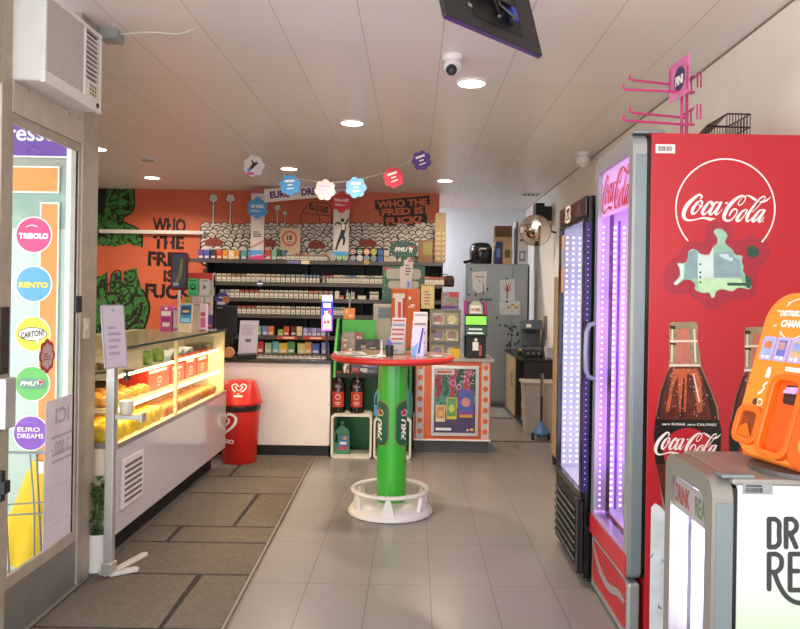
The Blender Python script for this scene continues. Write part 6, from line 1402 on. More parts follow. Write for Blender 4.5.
o = thing('wall_socket_strip', 'narrow grey cable cover strip low on the right wall near the cabinet', 'cable cover', (XR, 9.2, 1.0)); MB(M('strip_grey', '#77736c', .5)).box(XR - .025, XR, 9.0, 9.12, .95, 1.22).build('cover', o); MB(M('socket_cream', '#8d887f', .5)).box(XR - .03, XR - .025, 9.02, 9.10, 1.0, 1.08).build('socket', o)
# sideboard with things on it
SX, SY0, SY1 = 1.207, 7.95, 9.50
def sideboard():
    zt = .765
    o = thing('sideboard', 'low black sideboard with a pale wooden door along the right wall', 'sideboard', ((SX + XR) / 2, (SY0 + SY1) / 2, 0))
    MB(black).box(SX + .012, XR - .015, SY0 + .62, SY1, .03, zt - .025).box(SX + .012, XR - .015, SY0, SY0 + .02, .03, zt - .025).box(XR - .04, XR - .015, SY0 + .02, SY0 + .62, .03, zt - .025).box(SX + .012, XR - .04, SY0 + .02, SY0 + .62, .03, .05).build('carcass', o)
    MB(M('worktop_black', '#1d1a18')).box(SX - .01, XR - .013, SY0 - .02, SY1 + .01, zt - .025, zt).build('worktop', o, bevel=.003)
    dr = MB(M('door_wood', '#a58f6c', .5, noise=.08, ns=20)).box(SX, SX + .012, SY0 + .63, SY1 - .01, .04, zt - .035).build('door', o)
    MB(M('handle_grey', '#8a8a86', .3, .7)).tube([(SX, SY0 + .72, .38), (SX - .03, SY0 + .72, .40), (SX - .03, SY0 + .72, .55), (SX, SY0 + .72, .57)], .006, 8).build('handle', dr, smooth=True)
    MB(black).box(SX + .03, XR - .04, SY0 + .03, SY1 - .03, 0, .03).build('plinth', o)
    return zt
zsb = sideboard() + .0005
def sb_px(px, Y): return P(px, 350, Y).x
o = thing('coffee_machine', 'dark grey tall coffee machine at the back of the sideboard', 'machine', (1.45, 9.2, zsb)); mg = M('machine_dark', '#515b62', .4)
MB(mg).box(1.36, 1.60, 9.0, 9.3, zsb, zsb + .06).box(1.36, 1.60, 9.15, 9.3, zsb + .06, zsb + .38).box(1.36, 1.60, 9.0, 9.15, zsb + .28, zsb + .40).build('body', o, bevel=.01); MB(black).box(1.44, 1.52, 9.03, 9.09, zsb + .23, zsb + .28).build('spout', o); MB(sw).box(1.40, 1.46, 8.996, 9.0, zsb + .31, zsb + .35).build('label', o)
o = thing('drying_rack', 'black appliance with small round knobs at the near end of the sideboard', 'appliance', (1.38, 8.3, zsb)); MB(black).box(1.27, 1.48, 8.25, 8.50, zsb, zsb + .085).build('housing', o, bevel=.008); mb = MB(M('knob_grey', '#6f6d6a', .4))
for i in range(3): mb.cyl((1.31 + i * .06, 8.235, zsb + .045), .018, .016, 'y', 14)
mb.build('knob', o)
o = thing('fruit_bowl', 'low dark tray with yellow bananas on the sideboard', 'tray', (1.36, 8.75, zsb)); MB(dark).lathe([(0, 0), (.08, 0), (.12, .025), (.115, .03), (.075, .008), (0, .008)], (1.36, 8.75, zsb), 24).build('bowl', o, smooth=True)
def banana():
    mb = MB(M('banana_yellow', '#b8a23f', .5, noise=.15, ns=20)); mb.tube([(.10 * math.cos(R(a)), .10 * math.sin(R(a)) - .09, .017) for a in range(40, 141, 12)], [.006, .013, .017, .018, .018, .018, .016, .011, .005], 8); o = mb.build('banana', smooth=True); return tag(o, 'ripe yellow bananas lying in the dark tray on the sideboard', 'banana', 'bananas in the dark tray')
bn = banana(); place_row(bn, [(1.36, 8.73, zsb + .012, .3), (1.35, 8.76, zsb + .028, -.2), (1.37, 8.79, zsb + .020, .9)])
o = thing('white_box', 'small white box with black clip at the near end of the sideboard', 'box', (1.55, 8.2, zsb)); MB(M('box_white2', '#b9bcc0', .5)).box(1.50, 1.63, 8.15, 8.3, zsb, zsb + .12).build('carton', o, bevel=.003); MB(black).box(1.57, 1.62, 8.14, 8.15, zsb + .06, zsb + .16).build('clip', o)
# white bin, bottle, scooter, floor mat
def wbin():
    Y = 7.62; x0, x1 = P(524, 430, Y).x, P(557, 430, Y).x; zt = P(535, 382, Y).z
    x1 = min(x1, XR - .03)
    o = thing('storage_bin', 'tall off white plastic storage bin in front of the sideboard', 'bin', ((x0 + x1) / 2, Y + .14, 0)); m_ = M('bin_offwhite', '#a8a198', .5, noise=.03)
    mb = MB(m_); b = mb.av([(x, y, z) for z, i in ((0, .03), (zt - .03, 0)) for x, y in ((x0 + i, Y + i), (x1 - i, Y + i), (x1 - i, Y + .30 - i), (x0 + i, Y + .30 - i))]); mb.af((b, b + 3, b + 2, b + 1), (b + 4, b + 5, b + 6, b + 7), *[(b + i, b + (i + 1) % 4, b + 4 + (i + 1) % 4, b + 4 + i) for i in range(4)]); mb.build('body', o, bevel=.012)
    MB(m_).box(x0 - .015, x1 + .01, Y - .012, Y + .31, zt - .03, zt).build('rim', o, bevel=.006)
wbin()
o = thing('spray_bottle', 'slim white bottle standing in the gap beside the sideboard door', 'bottle', (1.265, 8.25, .05)); MB(M('bottle_white', '#9fa3a6', .4)).lathe([(0, .0005), (.034, .0005), (.036, .2), (.03, .24), (.014, .27), (.014, .30), (0, .30)], (1.275, 8.25, .05), 16).build('body', o, smooth=True); MB(M('label_red2', '#9a4a44', .5)).lathe([(.0365, .06), (.0372, .06), (.0375, .14), (.0368, .14)], (1.275, 8.25, .05), 16).build('label', o); MB(dark).cyl((1.275, 8.25, .345), .016, .03).build('cap', o)
def scooter():
    x, y = P(541, 440, 7.36).x, 7.36
    o = thing('kick_scooter', 'small blue scooter with a black and silver steering pole', 'scooter', (x, y, 0)); bl = M('scooter_blue', '#3f6f9a', .4); 
    MB(bl).fr(FM((x, y, .075), u=(1, 0, 0), v=(0, 1, 0))).prism(rr(-.045, -.02, .055, .17, .04) , -.012, .012).build('deck', o, bevel=.006)
    MB(bl).lathe([(.0, .02), (.05, .02), (.075, .05), (.06, .085), (.03, .13), (.02, .17), (0, .17)], (x, y, 0.02), 18).build('front_fork', o, smooth=True)
    MB(black).tube([(x, y, .17), (x + .002, y + .01, .44)], .013, 10).build('lower_pole', o, smooth=True); MB(M('pole_silver', '#8f8f8c', .3, .8)).tube([(x + .002, y + .01, .44), (x + .004, y + .018, .67)], .016, 10).build('upper_pole', o, smooth=True)
    for dx, dy in ((-.085, -.0), (.075, -.0), (0, .165)):
        MB(black).cyl((x + dx - .012 + (.0 if dx else 0), y + dy, .036), .036, .024, 'x', 18).build('wheel', o, smooth=True)
scooter()
o = thing('floor_mat', 'small speckled grey doormat in front of the metal cabinet', 'mat', (.95, 9.2, 0)); MB(M('mat_speckle', '#6f716c', .9, noise=.5, ns=60)).box(.68, 1.18, 8.65, 9.55, 0, .008).build('pile', o); MB(M('mat_rim', '#4a4b48', .9)).box(.66, .68, 8.63, 9.57, 0, .009).box(1.18, 1.195, 8.63, 9.57, 0, .009).box(.68, 1.18, 8.63, 8.65, 0, .009).build('edging', o)
# rolling rack behind the black cooler
def rrack():
    x0, x1, y0, y1 = 1.215, 1.58, 5.95, 6.30
    o = thing('rolling_rack', 'tall rolling card rack with a wooden side behind the black cooler', 'rack', ((x0 + x1) / 2, (y0 + y1) / 2, 0))
    MB(M('rack_wood', '#b39872', .5, noise=.12, ns=10)).box(x0, x0 + .018, y0, y1, .09, 1.62).build('side_panel', o); MB(M('rack_wood', '#b39872')).box(x1 - .018, x1, y0, y1, .09, 1.62).build('side_panel', o); MB(M('rack_cream', '#b9a88c', .5)).box(x0 + .018, x1 - .018, y1 - .02, y1, .09, 1.62).build('back_panel', o)
    for i in range(5): MB(M('rack_cream', '#b9a88c')).box(x0 + .018, x1 - .018, y0 + .01, y1 - .02, .1 + i * .36, .118 + i * .36).build('shelf', o)
    pa = MB(M('rack_poster', '#b98a5a', .5, noise=.3, ns=8)).box(x0, x1, y0 + .1, y0 + .12, 1.62, 2.08).build('header_panel', o)
    mb = MB(M('rack_orange', '#c9703a', .5)).fr(FY(y0 + .1)).rect(x0 + .0, 1.7, x0 + .09, 1.86, 0, .0015).use(M('rack_peach', '#c9a58a', .5)).rect(x0, 1.88, x0 + .10, 2.05, 0, .0015).use(M('rack_teal', '#6f8a96', .5)).rect(x0, 1.63, x0 + .09, 1.69, 0, .0015); mb.build('header_print', pa)
    for cx_, cy_ in ((x0 - .006, y0 + .04), (x1 - .02, y0 + .04), (x0 + .02, y1 - .03), (x1 - .02, y1 - .03)):
        cs = MB(black).cyl((cx_ - .012, cy_, .032), .032, .024, 'x', 16).build('caster', o, smooth=True); MB(dark).box(cx_ - .016, cx_ + .03, cy_ - .012, cy_ + .012, .055, .10).build('caster_fork', cs)
    cols = ['#a8443a', '#3f6f9a', '#c9b04a', '#6f9a5a', '#8a5a86', '#c98a4a', '#5f8a9a', '#b8b0a0']
    nm = ['red', 'blue', 'yellow', 'green', 'plum', 'orange', 'teal', 'grey']; sh = ['lowest', 'second', 'third', 'fourth']
    for i in range(4):
        for j in range(2):
            c_ = cols[i * 2 + j]; xx = x0 + .03 + j * .17; t = thing('greeting_card', '%s greeting card on the %s shelf of the rolling rack' % (nm[i * 2 + j], sh[i]), 'card', (xx + .07, y0 + .06, .1185 + i * .36)); MB(M('gc_' + c_, c_, .5, noise=.2, ns=20)).fr(FM((xx, y0 + .06, .119 + i * .36), u=(1, 0, 0), v=(0, .2, 1))).rect(0, 0, .15, .21, -.004, 0).build('card', t); MB(sw).fr(FM((xx, y0 + .06, .119 + i * .36), u=(1, 0, 0), v=(0, .2, 1))).rect(.03, .12, .12, .16, 0, .001).build('print', t)
rrack()
# ================================================================ ceiling things
def downlight(px, py, label, power, on=True, col='#ffead6', Z=CEIL):
    p = PZ(px, py, Z); o = thing('downlight', label, 'ceiling light', (p.x, p.y, Z)); r_ = .088
    MB(M('downlight_ring', '#e9e4dc', .4)).lathe([(r_, -.0), (r_ + .012, -.001), (r_ + .01, -.012), (r_ - .004, -.014), (r_ - .006, -.004), (r_ - .006, 0)], p, 32).build('trim_ring', o, smooth=True)
    MB(M('downlight_glow', '#fff4e2', .5, emit=14, ecol='#fff0dc', noise=0)).lathe([(0, -.009), (r_ - .006, -.009), (r_ - .006, -.003), (0, -.003)], p, 28).build('diffuser', o)
    l = bpy.data.lights.new('downlight_beam', 'AREA'); l.shape = 'DISK'; l.size = .16; l.energy = power; l.color = lin(col)[:3]; l.spread = R(150)
    lo_ = bpy.data.objects.new('downlight_beam', l); C.objects.link(lo_); lo_.parent = o; lo_.location = (0, 0, -.018)
    return o
DL = 20
downlight(471.5, 82, 'round recessed ceiling light nearest the camera, beside the dome camera', DL)
downlight(352, 122, 'round recessed ceiling light in the middle of the ceiling', DL)
downlight(289, 168, 'round recessed ceiling light above the white banner', DL)
downlight(152, 177, 'round recessed ceiling light above the orange mural on the left', DL)
downlight(445, 180, 'round recessed ceiling light above the end of the tobacco shelves', DL)
downlight(97, 148, 'round recessed ceiling light half hidden behind the door post', DL)
p = PZ(148, 158.5, CEIL)
o = thing('smoke_detector', 'small round white smoke detector on the ceiling at the left', 'smoke detector', p); MB(M('detector_white', '#d0c8c2', .5)).lathe([(0, -.035), (.04, -.035), (.06, -.02), (.064, 0), (0, 0)], p, 28).build('housing', o, smooth=True); MB(dark).lathe([(.052, -.027), (.0535, -.027), (.056, -.0235), (.0545, -.0235)], p, 28).build('slot', o)
def dome(px, py, label, r_, eye=True):
    p = PZ(px, py, CEIL); o = thing('dome_camera', label, 'security camera', p); m_ = M('camera_white', '#dedbd8', .35)
    MB(m_).lathe([(0, 0), (r_, 0), (r_, -.02), (r_ * .9, -.03), (0, -.03)], p, 28).build('mount', o, smooth=True)
    c = p + Vector((0, 0, -.03 - r_ * .55)); MB(m_).sph(c, r_ * .92, 22).build('dome', o, smooth=True, ang=80)
    if eye:
        d = Vector((-.18, -.82, -.55)).normalized(); f = FM(c + d * r_ * .70, u=d.cross(Vector((0, 0, 1))).normalized() * -1, v=(0, 0, 1)); 
        q = Matrix.Translation(c + d * r_ * .55) @ d.to_track_quat('Z', 'Y').to_matrix().to_4x4()
        mb = MB(black).fr(q); mb.lathe([(0, 0), (r_ * .52, 0), (r_ * .52, r_ * .45), (r_ * .42, r_ * .52), (0, r_ * .52)], (0, 0, 0), 24).use(M('lens_grey', '#55585c', .1)).lathe([(0, r_ * .52), (r_ * .2, r_ * .52), (r_ * .18, r_ * .6), (0, r_ * .62)], (0, 0, 0), 16); mb.build('lens', o, smooth=True)
dome(453, 56, 'white dome security camera with a black lens on the ceiling', .058)
dome(583, 153, 'pale plain ceiling sensor dome above the two tall coolers', .07, False)
o = thing('ceiling_vent', 'small slotted vent in the ceiling above the convex mirror', 'vent', PZ(531, 195, CEIL)); p = PZ(531, 194, CEIL); MB(M('vent_white', '#d2ceca')).box(p.x - .12, p.x + .12, p.y - .12, p.y + .12, CEIL - .01, CEIL).build('frame', o); mb = MB(dark)
for i in range(4): mb.box(p.x - .09 + i * .052, p.x - .065 + i * .052, p.y - .09, p.y + .09, CEIL - .0115, CEIL - .01)
mb.build('slot', o)
def tv():
    kk = .95; b0 = Vector((.116 * kk + .0, 2.56 * kk, HC + kk)); a = Vector((.116, 2.56, 0)); 
    L0 = Vector(tuple(P(447, 14, 2.44))); L1 = Vector(tuple(P(543, 57, 2.84))); zb = (L0.z + L1.z) / 2; L0.z = L1.z = zb
    u = (L1 - L0); w_ = u.length; u.normalize(); n_ = Vector((u.y, -u.x, 0)); t = R(16)
    v = (-n_ * math.sin(t) + Vector((0, 0, 1)) * math.cos(t)); f = FM(L0, u=u, v=v)     # local z = outward back side
    h = .335
    o = thing('ceiling_television', 'flat television seen from behind hanging below the ceiling', 'television', (L0 + L1) / 2)
    pl = M('tv_black', '#1d1c1f', .35); 
    MB(pl).fr(f).prism(rr(0, 0, w_, h, .008), -.022, 0).build('housing', o, bevel=.003)
    MB(M('tv_screen', '#08080a', .08)).fr(f).rect(.012, .012, w_ - .012, h - .012, -.0235, -.022).build('screen', o)
    MB(M('tv_edge_purple', '#4a2f6f', .3)).fr(f).rect(.004, -.0012, w_ - .004, 0, -.020, -.003).build('bottom_edge', o)
    MB(M('tv_recess', '#0c0b0d', .5)).fr(f).rect(w_ * .28, h * .14, w_ * .80, h * .98, 0, .002).use(pl).rect(w_ * .36, h * .42, w_ * .66, h * .8, .002, .03).build('rear_recess', o)
    mb = MB(M('tv_vent', '#3a3046', .5)).fr(f)
    for i in range(7): mb.rect(w_ * (.12 + i * .028), .006, w_ * (.135 + i * .028), .014, 0, .001)
    mb.build('vent_slots', o); MB(M('tv_label', '#8a8a8c', .5)).fr(f).rect(w_ * .24, h * .24, w_ * .33, h * .28, 0, .001).build('label', o)
    bl = M('plug_blue', '#2f3f9a', .4)
    MB(M('tv_cable', '#17171a', .25)).tube([f @ Vector((w_ * .45 + .05 * math.sin(i), h * (.16 + .07 * i), .025 + .015 * math.cos(i * 1.7))) for i in range(12)], .006, 6).tube([f @ Vector((w_ * .58 + .03 * math.sin(i * 1.3), h * (.18 + .07 * i), .03 + .012 * math.cos(i))) for i in range(11)], .007, 6).tube([f @ Vector((w_ * .66 - .02 * math.sin(i * 1.6), h * (.2 + .07 * i), .02)) for i in range(10)], .005, 6).build('cable', o, smooth=True)
    MB(bl).fr(f).rect(w_ * .66, h * .25, w_ * .71, h * .42, .002, .03).build('plug', o, bevel=.004)
    p1 = f @ Vector((w_ * .5, h * .6, .03)); MB(pl).tube([p1, p1 + n_ * .05 + Vector((0, 0, .06)), (p1.x + n_.x * .05, p1.y + n_.y * .05, CEIL)], .018, 10).cyl((p1.x + n_.x * .05, p1.y + n_.y * .05, CEIL - .012), .06, .012).build('ceiling_mount', o, smooth=True)
tv()
# unseen lamp added behind the mural wall to brighten the back room
o = thing('tube_light', 'white ceiling tube light of the back room behind the mural wall', 'ceiling light', (-.2, 10.2, CEIL)); MB(white).box(-.8, .25, 10.1, 10.3, CEIL - .05, CEIL).build('housing', o, bevel=.004); MB(M('tube_glow', '#f4f8ff', .5, emit=6, ecol='#e6f0ff', noise=0)).box(-.78, .23, 10.12, 10.28, CEIL - .058, CEIL - .05).build('diffuser', o)
area('tube_beam', (-.2, 10.2, CEIL - .07), (0, R(-25), 0), 1.0, .18, 62, '#eef4ff', o)
# ================================================================ tall drinks coolers on the right
sil2 = M('cooler_silver', '#a3a4a4', .32, .45, noise=.03); gun = M('cooler_grey', '#7f8a8f', .35, .35, noise=.02); innw = M('cooler_inside', '#dcdce4', .4, noise=0)
blk = M('cooler_black', '#0f0e10', .2, noise=.03)
def shell(o, name, mt, x0, x1, y0, y1, z0, z1, zi0, zi1, t=.035):
    MB(mt).box(x0, x1, y0, y0 + t, z0, z1).box(x0, x1, y1 - t, y1, z0, z1).box(x1 - t, x1, y0 + t, y1 - t, z0, z1).box(x0, x1 - t, y0 + t, y1 - t, zi1, z1).box(x0, x1 - t, y0 + t, y1 - t, z0, zi0).build(name, o, bevel=.002)
    i = .004
    MB(innw).box(x0 + .005, x1 - t, y0 + t, y0 + t + i, zi0, zi1).box(x0 + .005, x1 - t, y1 - t - i, y1 - t, zi0, zi1).box(x1 - t - i, x1 - t, y0 + t, y1 - t, zi0, zi1).box(x0 + .005, x1 - t, y0 + t, y1 - t, zi0, zi0 + i).box(x0 + .005, x1 - t, y0 + t, y1 - t, zi1 - i, zi1).build('liner', o)
def dots(o, name, mt, pts, s=.004):
    mb = MB(mt)
    for p in pts: mb.box(p[0] - s, p[0] + s, p[1] - .002, p[1], p[2] - s, p[2] + s)
    return mb.build(name, o)
def frame_part(o, name, mt, X0, X1, y0, y1, z0, z1, wy, wz0, wz1, r_, ri):
    f = FXL(X0); op = rr(-y1, z0, -y0, z1, r_, 6); ip = rr(-y1 + wy, z0 + wz0, -y0 - wy, z1 - wz1, ri, 6); n = len(op)
    mb = MB(mt).fr(f); D = X1 - X0
    k = mb.av([(x, y, zz) for zz in (0, -D) for pl in (op, ip) for x, y in pl])
    for i in range(n):
        j = (i + 1) % n
        mb.af((k + i, k + j, k + n + j, k + n + i), (k + 2 * n + i, k + 3 * n + i, k + 3 * n + j, k + 2 * n + j), (k + i, k + 2 * n + i, k + 2 * n + j, k + j), (k + n + i, k + n + j, k + 3 * n + j, k + 3 * n + i))
    return mb.build(name, o, smooth=True, ang=30)
def coke():
    XF, XB_, y0, y1, zt = .973, 1.64, 3.0, 3.61, 2.125
    o = thing('tall_drinks_cooler', 'tall red and silver upright drinks cooler with violet lit glass door', 'drinks cooler', ((XF + XB_) / 2, 3.31, 0))
    red_ = M('cooler_red', '#b5202a', .30, noise=.02)
    shell(o, 'body', red_, XF, XB_, y0, y1, .05, zt, .38, 2.04)
    MB(dark).box(XF + .02, XB_ - .02, y0 + .03, y1 - .03, 0, .05).build('base', o)
    frame_part(o, 'door_gasket', blk, XF - .0175, XF - .0005, y0 + .006, y1 - .006, .27, zt - .01, .046, .105, .07, .02, .02)
    dx0, dx1 = .897, XF - .018
    d = frame_part(o, 'door', sil2, dx0, dx1, y0, y1, .265, zt, .052, .11, .075, .055, .03)
    MB(gun).box(dx0 + .012, dx1, y0 - .004, y0, .30, zt - .09).build('door_edge', d, bevel=.002)
    g = MB(glass('cooler_glass', '#f4f0fa', .1)).box(dx0 + .014, dx0 + .018, y0 + .05, y1 - .05, .372, 2.05).build('door_glass', d)
    MB(red_).fr(FXL(dx0)).rect(-y1 + .004, .282, -y0 - .004, .37, 0, .006).build('red_band', d)
    hp = MB(M('header_pink', '#e9c4e4', .5, emit=.55, ecol='#f0b8ea', noise=0)).fr(FXL(dx0 + .02)).rect(-y1 + .05, 1.83, -y0 - .05, 2.05, -.003, 0).build('lit_header', d)
    mb = MB(M('logo_red', '#c8142c', .4, noise=0)).fr(FXL(dx0 + .0135)); logo(mb, -y1 + .075, -y0 - .07, 1.93, 0, 1.25, 1.05); mb.build('logo_lettering', hp)
    mb = MB(gun); yh = y1 - .035; mb.tube([(dx0 + .004, yh, 1.04), (dx0 - .030, yh, 1.05), (dx0 - .043, yh, 1.08), (dx0 - .046, yh, 1.17), (dx0 - .043, yh, 1.27), (dx0 - .030, yh, 1.305), (dx0 + .004, yh, 1.315)], .013, 10); mb.build('handle', d, smooth=True)
    # lower grille with a silver wave
    bp = MB(sil2).box(dx0 + .006, dx1, y0, y1, .012, .258).build('lower_panel', o, bevel=.012, seg=3)
    MB(M('red_mesh', '#b3262e', .45, noise=.25, ns=150)).fr(FXL(dx0 + .006)).prism(rr(-y1 + .04, .055, -y0 - .03, .25, .02), 0, .003).build('red_mesh', bp)
    mb = MB(sil2).fr(FXL(dx0 + .006)).stroke([(-y1 + .05, .235, .0), (-y1 + .16, .16, .03), (-y1 + .33, .135, .035), (-y0 - .12, .17, .03), (-y0 - .03, .165, .012)], .003, .006); mb.build('silver_wave', bp)
    mb = MB(M('mesh_hole', '#7d1a22', .6)).fr(FXL(dx0 + .006))
    for i in range(22):
        for j in range(8): mb.rect(-y1 + .06 + i * .0245, .07 + j * .022, -y1 + .072 + i * .0245, .079 + j * .022, .003, .0034)
    mb.build('mesh_holes', bp)
    # lit interior
    led = M('led_violet', '#f0d0ff', .5, emit=5, ecol='#eebcff', noise=0)
    yl = y1 - .0405
    for i, (x, s, yq) in enumerate(((.925, .0035, y1 - .0525), (.985, .005, yl), (1.03, .004, yl))):  # some of these dot columns stand in for reflections of the LED strip
        dots(o, 'led_strip', led, [(x, yq, .42 + k * .0285) for k in range(49)], s)
    MB(M('led_rail_violet', '#7a4ab8', .4)).box(1.000, 1.012, yl, yl + .001, .40, 1.82).build('led_rail', o)
    for z in (.75, 1.25, 1.7): area('cooler_light', (1.15, y0 + .06, z), (R(90), 0, 0), .25, .4, 2.6, '#d692ff', o)
    for i in range(4):
        z = .70 + i * .30; mb = MB(M('shelf_wire', '#c9c6d2', .3, .6))
        for k in range(9): mb.tube([(1.13 , y0 + .06 + k * .063, z), (1.56, y0 + .06 + k * .063, z)], .0035, 5)
        mb.tube([(1.13, y0 + .045, z), (1.13, y1 - .045, z)], .005, 6); mb.build('shelf', o)
    # printed side panel (all on the flat side of the cooler)
    Y = y0 - .0008; pt = lambda a, b: (P(a, b, Y).x, P(a, b, Y).z)
    wh = M('print_white', '#efe3e0', .4, noise=0)
    lg = MB(wh).fr(FY(Y)); c = pt(725.3, 208.5); r_ = pt(775.5, 208.5)[0] - c[0]
    lg.ring(c[0], c[1], r_ - .006, r_, 0, .0008, 64, R(-42), R(222)); L0 = pt(681.9, 207.9); L1 = pt(770.5, 207.9); logo(lg, L0[0], L1[0], L0[1], .0, 1.0, 1.0); lg.build('logo_print', o)
    def tr(pts, k, ox, oy): return [pt(ox + a / k, oy + b / k) for a, b in pts]
    def smooth(pts, it=2):
        for _ in range(it):
            q = []
            for i in range(len(pts)):
                a, b = pts[i], pts[(i + 1) % len(pts)]; q += [(a[0] * .75 + b[0] * .25, a[1] * .75 + b[1] * .25), (a[0] * .25 + b[0] * .75, a[1] * .25 + b[1] * .75)]
            pts = q
        return pts
    k = 6.667
    halo = tr([(20, 430), (30, 340), (60, 280), (130, 230), (160, 165), (215, 145), (290, 150), (305, 110), (295, 40), (340, 10), (440, 10), (490, 50), (485, 130), (550, 140), (580, 95), (650, 110), (720, 150), (735, 220), (700, 290), (640, 330), (650, 420), (640, 490), (580, 530), (480, 530), (410, 560), (395, 600), (310, 600), (290, 560), (200, 500), (120, 490), (60, 500)], k, 660, 220)
    MB(M('halo_crimson', '#9c1f35', .4, noise=.02)).fr(FY(Y)).prism(smooth(halo), 0, .0006).build('puzzle_halo_print', o)
    pz = tr([(113, 295), (120, 285), (160, 290), (185, 270), (185, 215), (205, 195), (240, 195), (270, 230), (330, 235), (350, 180), (385, 155), (380, 110), (355, 85), (365, 60), (410, 55), (445, 90), (450, 110), (425, 155), (485, 195), (495, 235), (555, 235), (540, 275), (560, 310), (548, 345), (590, 380), (612, 420), (605, 465), (560, 455), (520, 450), (480, 480), (420, 460), (375, 470), (362, 520), (340, 520), (330, 480), (285, 490), (225, 465), (240, 430), (200, 395), (150, 400), (110, 440), (82, 425), (135, 375), (130, 320)], k, 660, 220)
    bank = M('banknote_green', '#8fb9a4', .4, noise=.22, ns=16); MB(bank).fr(FY(Y)).prism(smooth(pz), .0006, .0010).build('puzzle_print', o)
    mb = MB(M('banknote_slate', '#7f98a0', .4, noise=.12, ns=20)).fr(FY(Y)).prism(tr([(362, 215), (480, 205), (490, 245), (530, 265), (540, 380), (362, 385)], k, 660, 220), .0010, .0013).prism(tr([(190, 215), (235, 200), (250, 225), (250, 390), (200, 393), (165, 390), (165, 295), (190, 265)], k, 660, 220), .0010, .0013)
    mb.use(M('banknote_pale', '#c5d6d3', .4, noise=.08, ns=20)).prism(tr([(252, 225), (330, 238), (352, 185), (355, 385), (252, 390)], k, 660, 220), .0010, .0014).prism(tr([(118, 292), (158, 294), (158, 385), (112, 432), (90, 424), (137, 378), (133, 322)], k, 660, 220), .0010, .0014).use(M('banknote_lime', '#b3d3a8', .4, noise=.08, ns=20)).prism(tr([(250, 392), (358, 388), (540, 390), (560, 450), (520, 448), (480, 476), (420, 458), (375, 468), (360, 515), (342, 515), (332, 478), (285, 485), (258, 470)], k, 660, 220), .0010, .00125)
    mb.use(M('banknote_light', '#b9c9cf', .4)).prism(tr([(390, 230), (455, 225), (465, 270), (430, 262)], k, 660, 220), .0014, .0017).disc(*pt(660 + 472 / k, 220 + 262 / k), .009, .0014, .0018, 14).use(M('banknote_dark', '#1f4a38', .4)).prism(tr([(565, 360), (600, 385), (612, 420), (600, 455), (575, 450)], k, 660, 220), .0014, .0017).prism(smooth(tr([(578, 175), (630, 170), (660, 205), (655, 240), (620, 255), (580, 240)], k, 660, 220)), .0010, .0016)
    for q in (295, 350, 380, 415): p = pt(660 + 268 / k, 220 + q / k); mb.rect(p[0] - .004, p[1] - .004, p[0] + .004, p[1] + .004, .0014, .0017)
    p = pt(660 + 520 / k, 220 + 427 / k); mb.rect(p[0] - .045, p[1] - .007, p[0] + .04, p[1] + .005, .0014, .0017); mb.build('banknote_print', o)
    def bottle(dx, dy, s, nm):
        k = 3.927 / s
        def T(pts): return [pt(645 + dx + a / k, 310 + dy + b / k) for a, b in pts]
        gl = T([(95, 60), (102, 48), (200, 46), (207, 60), (205, 120), (215, 160), (220, 220), (250, 290), (285, 380), (290, 430), (300, 470), (295, 560), (270, 700), (240, 860), (80, 860), (60, 700), (38, 560), (36, 480), (45, 400), (60, 320), (90, 240), (97, 180), (95, 120)])
        m = MB(M('bottle_glass_print', '#8f8062', .35, noise=.25, ns=26)).fr(FY(Y)).prism(gl, .0004, .0009)
        m.use(M('bottle_pink_print', '#b86a5a', .35, noise=.15, ns=30)).prism(T([(128, 75), (170, 72), (180, 210), (120, 212)]), .0009, .0011)
        m.use(M('bottle_cola_print', '#5a2016', .35, noise=.55, ns=30)).prism(T([(98, 222), (216, 222), (245, 290), (280, 380), (286, 430), (40, 430), (50, 395), (66, 318)]), .0009, .0012)
        m.use(M('bottle_amber_print', '#b5542f', .35, noise=.25, ns=30)).prism(T([(112, 230), (205, 230), (222, 290), (225, 400), (205, 405), (190, 260), (165, 250), (160, 400), (135, 400), (128, 260), (110, 300), (95, 400), (80, 400)]), .0012, .0015)
        m.use(M('bottle_line_print', '#d9c9b4', .35)).prism(T([(96, 212), (216, 212), (218, 222), (94, 222)]), .0012, .0016).prism(T([(98, 118), (206, 118), (207, 126), (97, 126)]), .0012, .0016)
        m.use(M('bottle_black_print', '#120c0c', .35)).prism(T([(40, 430), (290, 430), (300, 470), (296, 560), (290, 605), (42, 605), (37, 560), (35, 480)]), .0012, .0016)
        m.use(M('bottle_cola_print', '#5a2016')).prism(T([(44, 605), (290, 605), (270, 700), (245, 830), (90, 830), (62, 700)]), .0009, .0012)
        m.use(M('cooler_red', '#b5202a')).prism(T([(80, 600)] + [(168 + 98 * math.cos(R(a)), 560 - 98 * math.sin(R(a))) for a in range(180, -1, -15)] + [(262, 600)]), .0016, .0019)
        rg = random.Random(31); dk = M('bottle_dark_print', '#2a100c', .35); lt = M('bottle_drop_print', '#c98f72', .3); l2 = M('bottle_glint_print', '#e3cdb8', .3)
        m.use(dk).prism(T([(90, 240), (100, 235), (72, 330), (58, 428), (42, 428), (62, 320)]), .0012, .0016).prism(T([(215, 235), (224, 240), (262, 330), (284, 428), (262, 428), (240, 320)]), .0012, .0016).prism(T([(150, 260), (156, 260), (150, 420), (138, 420)]), .0015, .0018)
        for q in range(80):
            v = rg.uniform(225, 425); hw = 60 + (v - 222) * .28; u = 160 + rg.uniform(-1, 1) * hw; c_ = T([(u, v)])[0]; m.use(lt if q % 3 else l2).disc(c_[0], c_[1], rg.uniform(.0012, .003), .0018, .0021, 6)
